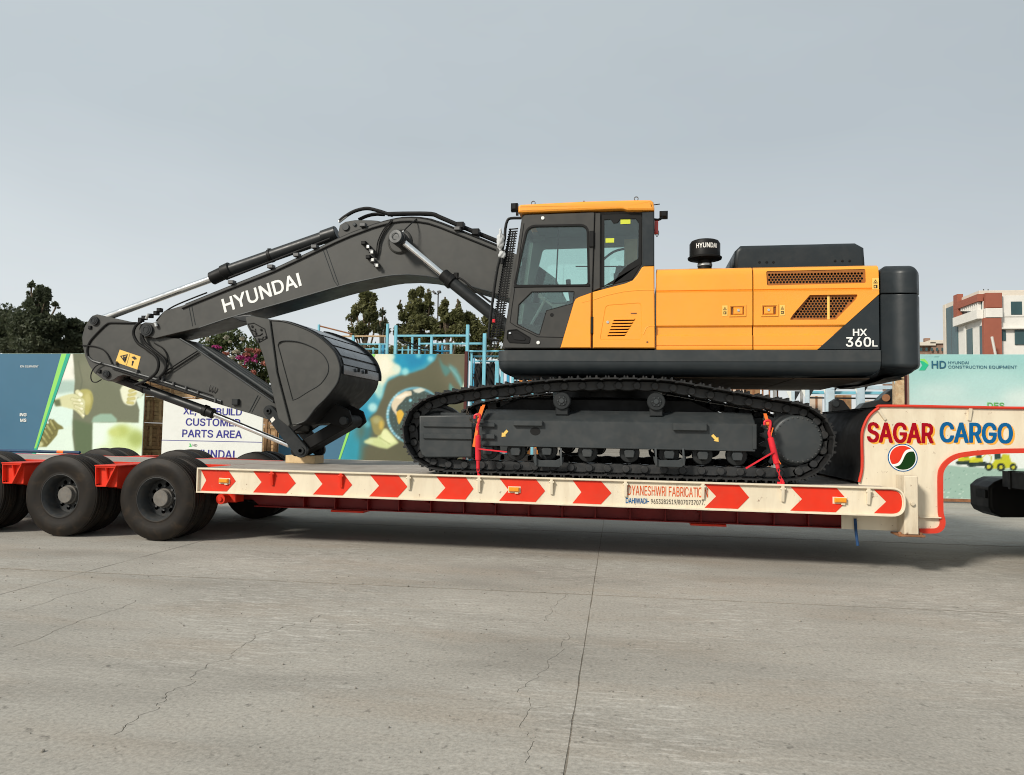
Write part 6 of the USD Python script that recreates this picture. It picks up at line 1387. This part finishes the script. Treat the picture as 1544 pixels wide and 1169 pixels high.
stillage('long blue stillage frame between the two tall posts, above the middle hoarding', [(597.3, 491, .085, SB, 0), (651, 507, .075, SB, 0), (622, 506, .06, SB, 1.2), (632.5, 510, .06, SB, 1.2), (680.5, 519, .07, SB, .7), (660.5, 519, .06, SD, 1.0), (667, 521, .06, SD, 1.0), (616, 520, .04, SB, 1.4), (607, 524, .04, SB, 1.4), (641, 523, .04, SB, 1.4)],
         [(597.5, 704, 506.8, .06, SB, 0), (633, 704, 518.6, .05, SB, .7), (655, 682, 529.5, .05, SD, 1.0), (600, 650, 528, .03, SB, 1.4)], 20.6, [((600, 512), (662, 532), .05, 'dark_paint', .5), ((604, 517), (640, 530), .03, 'dark_paint', .5)])
stillage('blue stillage frame standing between the middle hoarding and the cab', [(705.4, 490, .085, SB, -.4), (731, 503, .09, SB, -.2), (711.5, 532, .06, SB, .4), (750, 545, .11, SB, 0), (715, 540, .04, SD, .8)],
         [(705, 731, 518.4, .06, SB, .1), (708, 762, 529.6, .055, SB, .3), (714, 762, 537.6, .05, SB, .5), (716, 762, 545, .045, SB, .7)], 20.2)
sm = stillage('low blue stillage under the front of the excavator cab', [(757.5, 548, .075, SB, 0), (766.5, 552, .075, SD, 0), (773.5, 556, .075, SB, 0), (778.8, 560, .04, SB, .2), (792, 562, .08, SB, .3), (804, 562, .07, SB, .3), (820.5, 563, .03, SB, .3)],
     [(750, 830, 580, .05, SB, .3), (782, 824, 562.5, .03, SB, .32)], 19.6)
for x0, x1 in ((782.5, 789.5), (795.5, 800.5), (807, 814), (815, 820)):
    p, q = P(x0, 577, 20.1), P(x1, 565, 20.1)
for i, (x0, x1) in enumerate(((782.5, 789.5), (795.5, 800.5), (807, 814), (815, 820))):
    p, q = P(x0, 600, 20.2), P(x1, 565.5, 20.2)
    obj('orange_casting', [box2((p[0], 20.15, 0), (q[0], 20.4, q[1]), .02), box2((p[0]+.02, 20.11, q[1]-.12), (q[0]-.02, 20.15, q[1]-.03), .01)], 'orange_part', label=f'orange machine part in the low blue stillage, {["first", "second", "third", "fourth"][i]} from the left', cat_='machine part', group='orange parts in the low stillage')
HB = thing('hose_bundle', 'bundle of black hoses hanging in the blue stillage beside the cab', 'hoses', (P(725, 600, 20.9)[0], 20.9, 0))
rh = np.random.default_rng(4)
for k in range(26):
    x = 710+k*1.55; y0 = rh.uniform(545, 556); sx = rh.uniform(8, 26)
    obj('hose', tube([P3(x, y0, 20.9+rh.uniform(0, .5)), P3(x+sx*.3, y0+18, 20.9), P3(x+sx*.7, y0+40, 20.8), P3(x+sx, y0+70, 20.7)], rh.uniform(.02, .04), 6, 3), 'black_rubber', HB)
obj('backing_sheet', box2((P(709, 560, 21.6)[0], 21.6, 0), (P(752, 560, 21.6)[0], 21.63, P(730, 548, 21.6)[1]), .004), 'dark_paint', HB)
# frames and machine parts seen under the counterweight
YQ = 19.5
SF = thing('steel_gantry', 'pale blue steel gantry on columns with white gussets, seen under the counterweight', 'gantry', (P(1270, 600, YQ)[0], YQ, 0))
for x, yt, w in ((1250.5, 578, .20), (1297, 577, .17), (1217, 584, .10), (1195.5, 590, .08)):
    a_ = P(x, yt, YQ); obj('column', box2((a_[0]-w/2, YQ-w/2, 0), (a_[0]+w/2, YQ+w/2, a_[1]), .006), 'pale_steel', SF)
    obj('gusset', prism([(a_[0]-w/2-.12, a_[1]), (a_[0]-w/2-.002, a_[1]-.28), (a_[0]-w/2-.002, a_[1])], YQ-.02, YQ+.0, .002), 'sign_white', SF)
    obj('gusset', prism([(a_[0]+w/2+.002, a_[1]), (a_[0]+w/2+.002, a_[1]-.26), (a_[0]+w/2+.14, a_[1])], YQ-.02, YQ+.0, .002), 'dark_paint', SF)
for x0, x1, y, h, m, dy in ((1200, 1346, 583.5, .09, 'pale_steel', .3), (1222, 1346, 592, .075, 'stillage_blue', .2), (1150, 1346, 575, .10, 'pale_steel', .6), (1215, 1346, 600, .04, 'dark_paint', .9)):
    p, q = P(x0, y, YQ+dy), P(x1, y, YQ+dy); obj('beam', box2((p[0], YQ+dy-.04, p[1]-h/2), (q[0], YQ+dy+.04, p[1]+h/2), .006), m, SF)
def sil(name, label, cat_, px, Y, d, mat, group=None):
    q_ = PP(px, Y); t = thing(name, label, cat_, (q_[:, 0].mean(), Y, 0), group)
    obj('body', prism(q_, Y, Y+d, .015), mat, t); return t
t = sil('attachment_plate', 'black curved steel attachment standing left of the trailer neck', 'machine part', [(1254, 740), (1254, 606), (1262, 601), (1272, 604), (1286, 622), (1290, 740)], 17.6, .3, 'black_plastic')
c = P3(1260, 609, 17.6); obj('pin_boss', cyl((c[0], 17.57, c[2]), (c[0], 17.62, c[2]), .07, 16), 'dark_paint', t)
t = sil('excavator_arm', 'dark loose excavator arm lying behind the trailer neck', 'machine part', [(1293, 618), (1303, 608), (1325, 603), (1338, 591), (1346, 586), (1346, 640), (1293, 640)], 18.9, .4, 'dark_paint')
obj('pin_boss', cyl(P3(1336, 600, 18.87), P3(1336, 600, 18.93), .09, 16), 'rust', t)
for i, (x, y) in enumerate(((1188, 584.5),)):
    c = P3(x, y, 20.8); tk = thing('grey_tank', 'grey horizontal cylinder tank on legs behind the track', 'tank', (c[0], 20.8, 0))
    obj('tank_body', lathe([(.0, -.5), (.06, -.5), (.085, -.47), (.085, .47), (.06, .5), (0, .5)], c, (1, 0, 0), 20), 'grey_tank', tk)
    for dx in (-.35, .35): obj('leg', box2((c[0]+dx-.03, 20.75, 0), (c[0]+dx+.03, 20.85, c[2]-.08), .004), 'grey_tank', tk)
for i, (x0, x1, yt, m, lb) in enumerate(((1106, 1122, 579, 'pale_box', 'pale cardboard coloured box stack glimpsed left of the brown posts under the excavator'), (1126, 1146, 578, 'crate_wood', 'brown timber crate glimpsed between track and platform'), (1222, 1240, 597, 'pale_box', 'pale box standing just left of the widest blue column'), (1262, 1284, 596, 'crate_wood', 'brown crate behind the black attachment'), (1310, 1330, 604, 'pale_box', 'pale box behind the loose excavator arm'))):
    p, q = P(x0, 600, 21.5), P(x1, yt, 21.5)
    t = thing('packing_box', lb, 'box', ((p[0]+q[0])/2, 21.6, 0)); obj('box_body', box2((p[0], 21.5, 0), (q[0], 22.1, q[1]), .01), m, t)
    obj('box_strap', box2(((p[0]+q[0])/2-.03, 21.494, 0.01), ((p[0]+q[0])/2+.03, 21.5, q[1]-.01), .001), 'rust', t)
t = thing('rusty_rack', 'rusty pipe rack behind the brown crates under the platform', 'rack', (P(1150, 600, 20.9)[0], 20.9, 0))
for x in (1098, 1104, 1111, 1118, 1150, 1160, 1172): 
    a_ = P(x, 574, 20.9); obj('post', box2((a_[0]-.02, 20.88, 0), (a_[0]+.02, 20.92, a_[1]), .003), 'rust', t)
p, q = P(1090, 586, 20.9), P(1180, 586, 20.9); obj('rail', box2((p[0], 20.85, p[1]-.03), (q[0], 20.875, p[1]+.03), .003), 'rust', t)

# ------------------------------------------------------------------ trees and the flowering bush
def leaves(blobs, n, size, seed, Y, depth, rim=.55, flat=.75):
    """leaf-sized faces through the volume of ellipsoids given as (px, py, rx px, ry px) at depth Y; noise opens gaps"""
    g = np.random.default_rng(seed); C, Rr = [], []
    for x, y, rx, ry in blobs:
        c = P(x, y, Y); e = P(x+rx, y, Y)[0]-c[0]; f = c[1]-P(x, y+ry, Y)[1]
        C.append((c[0], Y, c[1])); Rr.append((e, min(e, depth), f))
    C, Rr = np.array(C), np.array(Rr); w = (Rr[:, 0]*Rr[:, 2])**.72+.02; w /= w.sum()
    k = g.choice(len(C), n, p=w); d = g.normal(size=(n, 3)); d /= np.linalg.norm(d, axis=1, keepdims=True)
    r = g.uniform(0, 1, n)**(rim)
    p = C[k]+d*r[:, None]*Rr[k]
    keep = meshkit.fbm(p*2.6+seed*13.7, 3, seed) > .41
    p = p[keep]; n = len(p)
    nn = g.normal(size=(n, 3)); nn[:, 2] = abs(nn[:, 2])*flat+.2; nn /= np.linalg.norm(nn, axis=1, keepdims=True)
    u = np.cross(nn, g.normal(size=(n, 3))); u /= np.linalg.norm(u, axis=1, keepdims=True); v = np.cross(nn, u)
    s = size*g.uniform(.6, 1.3, n)[:, None]
    A = np.stack([p-u*s, p-v*s*.45+nn*s*.12, p+u*s, p+v*s*.45+nn*s*.12], 1).reshape(-1, 3)
    i = np.arange(n)*4
    return trimesh.Trimesh(A, np.vstack([np.column_stack([i, i+1, i+2]), np.column_stack([i, i+2, i+3])]), process=False), p
def tree(label, blobs, Y, n, size, mat, seed, trunk_px, depth=3.0, name='leafy_tree', group='trees behind the hoardings'):
    m, p = leaves(blobs, int(n*3.4), size*.60, seed, Y, depth)
    base = np.array([P(trunk_px, 600, Y)[0], Y, 0]); t = thing(name, label, 'tree', base, group)
    g = random.Random(seed); top = p[np.argmax(p[:, 2])]
    tr_ = []
    H = top[2]
    pts = [base, base+[.05*H*.2, 0, H*.3], [base[0]*.6+top[0]*.4, Y, H*.6], [top[0], Y, H*.93]]
    sp_ = spline(pts, 5)
    for i in range(len(sp_)-1):
        r0 = .16*(1-i/len(sp_))+.025; r1 = .16*(1-(i+1)/len(sp_))+.025; tr_.append(cyl(sp_[i], sp_[i+1], r0, 8, 0, r1))
    tk = obj('trunk', tr_, 'bark', t)
    for x, y, rx, ry in blobs:
        c = P3(x, y, Y); s_0 = sp_[min(len(sp_)-2, max(3, int(len(sp_)*min(.9, max(.2, (c[2]-1.0)/H)))))]
        if np.linalg.norm(c-s_0) > .25: obj('limb', tube([s_0, (s_0+c)/2+[0, 0, -.12], c, c+[0, 0, .25]], .035, 5, 3), 'bark', tk)
    obj('crown', m, mat, t, smooth=False); return t
tree('tall dark tree with a narrow double top above the left hoarding', [(47, 441, 5, 18), (61, 444, 8, 14), (71, 447, 5, 14), (54, 468, 17, 18), (83, 466, 5, 11), (40, 490, 24, 30), (66, 494, 24, 24), (88, 486, 10, 14), (55, 520, 30, 22)], 27, 5200, .15, 'leaf_dark', 3, 55)
tree('low spreading dark tree between the tall tree and the excavator arm', [(100, 506, 22, 26), (122, 512, 18, 26), (112, 490, 10, 10), (95, 525, 24, 14), (146, 522, 22, 18), (132, 494, 8, 8)], 28, 3600, .15, 'leaf_dark', 4, 118)
tree('broad dark tree running out of the left edge', [(8, 492, 22, 34), (-22, 500, 30, 44), (20, 515, 22, 22), (-40, 470, 20, 30)], 28.5, 4200, .15, 'leaf_dark', 5, -10)
tree('slim tree with open crown seen under the boom, left of the others', [(552, 446, 10, 8), (563, 455, 6, 13), (548, 461, 9, 11), (559, 476, 11, 15), (537, 468, 7, 9), (530, 486, 9, 13), (548, 494, 12, 12), (566, 492, 9, 10), (540, 500, 14, 10)], 26, 1500, .14, 'leaf_mid', 6, 552)
tree('thin sparse sapling beside the slim tree under the boom', [(577, 474, 6, 8), (580, 488, 5, 8), (573, 496, 5, 8), (583, 500, 5, 6)], 25, 130, .13, 'leaf_dark', 7, 578)
tree('bushy tree with the highest top seen under the boom', [(622, 446, 6, 10), (634, 441, 6, 9), (645, 447, 5, 11), (627, 465, 15, 16), (647, 468, 11, 14), (610, 476, 9, 10), (604, 462, 4, 4), (636, 490, 24, 20), (608, 500, 14, 14), (625, 510, 26, 12), (653, 500, 14, 14)], 27, 3600, .14, 'leaf_mid', 8, 632)
tree('olive green tree left of the boom cylinder', [(668, 470, 7, 11), (671, 458, 5, 6), (676, 490, 13, 18), (664, 500, 10, 14), (690, 476, 9, 13), (690, 461, 4, 8), (692, 500, 14, 18)], 26.5, 2300, .14, 'leaf_mid', 9, 680)
tree('olive green tree partly hidden by the boom cylinder and cab guard', [(712, 494, 13, 20), (706, 480, 8, 10), (730, 500, 12, 20), (735, 480, 8, 12), (748, 492, 10, 18), (720, 512, 22, 12), (760, 500, 14, 18)], 27, 2600, .14, 'leaf_mid', 10, 725)
hb = [(x, 527+((i*7) % 5)*1.6, 13, 12) for i, x in enumerate(range(516, 790, 11))]
m, _ = leaves(hb, 9000, .085, 17, 29.5, 1.5)
obj('shrubbery', m, 'leaf_mid', smooth=False, label='low olive green shrubbery growing under the trees behind the blue stillages', cat_='shrubs', kind='stuff')
BU = thing('bougainvillea_bush', 'bougainvillea bush with pink, coral and cream flowers behind the arm', 'bush', (P(355, 600, 21.3)[0], 21.3, 0))
bb = [(325, 520, 22, 24), (350, 512, 20, 18), (345, 545, 26, 30), (380, 535, 22, 26), (395, 570, 20, 26), (365, 585, 40, 30), (330, 590, 40, 30), (405, 530, 16, 24), (420, 560, 20, 30), (300, 545, 16, 22)]
m, p_ = leaves(bb, 11000, .07, 21, 21.3, .9)
ft = leaves([(x, y, rx*.9, ry*.9) for x, y, rx, ry in bb], 10, .05, 2, 21.3, .5)
obj('stems', [tube([(P(355, 600, 21.3)[0]+dx*.3, 21.3, 0), (P(355, 600, 21.3)[0]+dx*.6, 21.3, 1.4), (P(355, 600, 21.3)[0]+dx, 21.2, 2.9)], .04, 6, 4) for dx in (-.8, -.3, .2, .7, 1.1)], 'bark', BU)
obj('foliage', m, 'leaf_bush', BU, smooth=False, kind='stuff')
def flowers(lst, n, mat, seed):
    m, _ = leaves(lst, n*2, .05, seed, 20.55, .15, .8); obj('flowers', m, mat, BU, smooth=False, kind='stuff')
flowers([(327, 523, 6, 5), (323, 529, 4, 5), (363, 539, 7, 4), (373, 541, 4, 7), (384, 543, 5, 5), (371, 550, 4, 5), (388, 536, 4, 4)], 420, 'petal_pink', 31)
flowers([(340, 534, 6, 3), (376, 528, 7, 3), (387, 530, 5, 5), (366, 555, 5, 4), (382, 562, 5, 5), (398, 548, 5, 4), (372, 535, 6, 3)], 330, 'petal_coral', 32)
flowers([(356, 531, 7, 3), (350, 541, 5, 4), (341, 509, 4, 3), (362, 549, 4, 3), (365, 511, 3, 3), (313, 512, 3, 2), (347, 515, 2, 2)], 260, 'petal_cream', 33)
# ------------------------------------------------------------------ street lamp
YL = 34.0
l0, l1 = P3(660.6, 452, YL), P3(660.6, 442, YL)
LP = thing('street_lamp', 'distant twin-headed street lamp rising out of the trees under the boom', 'street lamp', (l0[0], YL, 0))
obj('pole', tube([(l0[0], YL, 0), (l0[0], YL, l1[2])], .035, 8), 'lamp_grey', LP)
for x, y, x2, y2 in ((653, 439.5, 656.5, 443), (660, 441, 664.5, 440)):
    a_, b_ = P3(x, y, YL), P3(x2, y2, YL)
    obj('arm', tube([(l0[0], YL, l1[2]-.1), (a_+b_)/2], .025, 6), 'lamp_grey', LP); obj('lamp_head', tube([a_, b_], .10, flat=(.2, .10)), 'lamp_grey', LP)

# ------------------------------------------------------------------ buildings beyond
YBd = 55.0
Xc = P(1483, 500, YBd)[0]
def PX(x, y, X):
    d = FWD*FPX+RGT*(x-IMG_W/2)-UPV*(y-IMG_H/2); t = X/d[0]; return np.array([d[1]*t, CAMH+d[2]*t])
OB = thing('office_building', 'white and terracotta office building with dark glass at the right edge', 'building', (Xc+6, YBd+4, 0))
yb1 = PX(1424, 480, Xc)[0]; zt0_ = PX(1483, 443, Xc)[1]
Xr = Xc+14
obj('wall', box2((Xc, YBd, 0), (Xr, yb1, zt0_-.25), 0), 'wall_white', OB, smooth=False)
def lw(name, x0, x1, y0, y1, out, mat, ref='r', parent=None, deep=.0):
    ya, yb_ = PX(x0, 500, Xc)[0], PX(x1, 500, Xc)[0]; xr_ = x1 if ref == 'r' else x0
    z0, z1 = PX(xr_, y1, Xc)[1], PX(xr_, y0, Xc)[1]
    return obj(name, box2((Xc-out, yb_, z0), (Xc+.05-deep, ya, z1), .01), mat, parent or OB, smooth=False)
zt_left = PX(1424, 460, Xc)[1]
obj('parapet', box2((Xc-.05, yb1-6, zt_left-.6), (Xc+5, yb1+.1, zt_left), .02), 'wall_cream', OB)
lw('curtain_glass', 1428, 1445, 465, 545, .06, 'far_glass', 'l')
for x in (1436,): lw('mullion', x, x+.25, 465, 545, .07, 'lamp_grey', 'l')
lw('end_pier', 1424, 1428, 461, 545, .10, 'wall_cream', 'l')
fr_ = lw('terracotta_frame', 1445.5, 1483, 443, 454, .35, 'terracotta')
lw('frame_side', 1445.5, 1452, 443, 478, .34, 'terracotta', 'r'); lw('recess', 1452, 1481.5, 454, 470, .02, 'far_glass')
for k in range(9): lw('fin', 1454.5+k*3.1, 1455.8+k*3.1, 455+.0*k, 469, .25, 'wall_white')
lw('white_band', 1445.5, 1483, 466.5, 480.5, .40, 'wall_white')
wn = lw('window', 1458, 1466.5, 495, 545, .05, 'far_glass', 'r'); wn = lw('window', 1478, 1482, 491, 545, .05, 'far_glass', 'r')
lw('window_surround', 1455.5, 1458, 492, 545, .12, 'wall_white', 'r')
def fw(name, x0, x1, y0, y1, out, mat):
    p, q = P(x0, y1, YBd), P(x1, y0, YBd); return obj(name, box2((p[0], YBd-out, max(p[1], 0)), (q[0], YBd-.002, q[1]), .01), mat, OB, smooth=False)
fw('terracotta_front', 1483, 1507, 443, 465.5, .36, 'terracotta'); fw('white_band', 1483, 1507.5, 466, 480, .40, 'wall_white'); fw('terracotta_front', 1483.5, 1506.5, 480.5, 660, .34, 'terracotta')
fw('upper_wall', 1507.5, 1600, 445, 478, .05, 'wall_white'); fw('window', 1509, 1516, 498, 514, .06, 'far_glass'); fw('window', 1524, 1540, 455, 475, .08, 'far_glass'); fw('window', 1530, 1548, 498, 520, .08, 'far_glass'); fw('ledge', 1505, 1600, 494.5, 497, .3, 'wall_white')
for x in (1488, 1495): 
    p = P(x, 443, YBd); q = P(x, 434, YBd); obj('aerial', tube([(p[0], YBd+.5, p[1]-.1), (q[0], YBd+.5, q[1])], .035, 5), 'lamp_grey', OB)
p, q = P3(1495.5, 508, YBd-1.2), P3(1501, 535, YBd-1.0)
obj('drain_pipe', tube([p, q], .08, 6), 'wall_white', OB)
LBd = thing('brick_building', 'low unfinished brick building far away left of the office building', 'building', (P(1406, 525, 80)[0], 80, 0))
for x0, x1, yt, m in ((1380, 1407, 521.5, 'far_brick'), (1405, 1428, 518.5, 'far_brick')):
    p, q = P(x0, 560, 80), P(x1, yt, 80); obj('wall', box2((p[0], 80+(.5 if x0 < 1390 else 0), 0), (q[0], 90, q[1]), 0), m, LBd, smooth=False)
    obj('roof_slab', box2((p[0]-.2, 79.8, q[1]), (q[0]+.2, 90.2, q[1]+.35), .02), 'wall_cream', LBd)
for x, y0, w in ((1404.5, 508, .5), (1409, 513, .35), (1395, 515.5, .9)):
    p = P(x, y0, 80); obj('roof_tank' if w > .8 else 'roof_post', box2((p[0]-w/2, 81, P(x, 522, 80)[1]), (p[0]+w/2, 81+w, p[1]), .02), 'far_brick' if w < .8 else 'lamp_grey', LBd)
for k in range(5):
    p, q = P(1386+k*8, 530, 80), P(1389+k*8, 525, 80); obj('window', box2((p[0], 79.72, p[1]), (q[0], 79.79, q[1]), .01), 'far_glass', LBd)
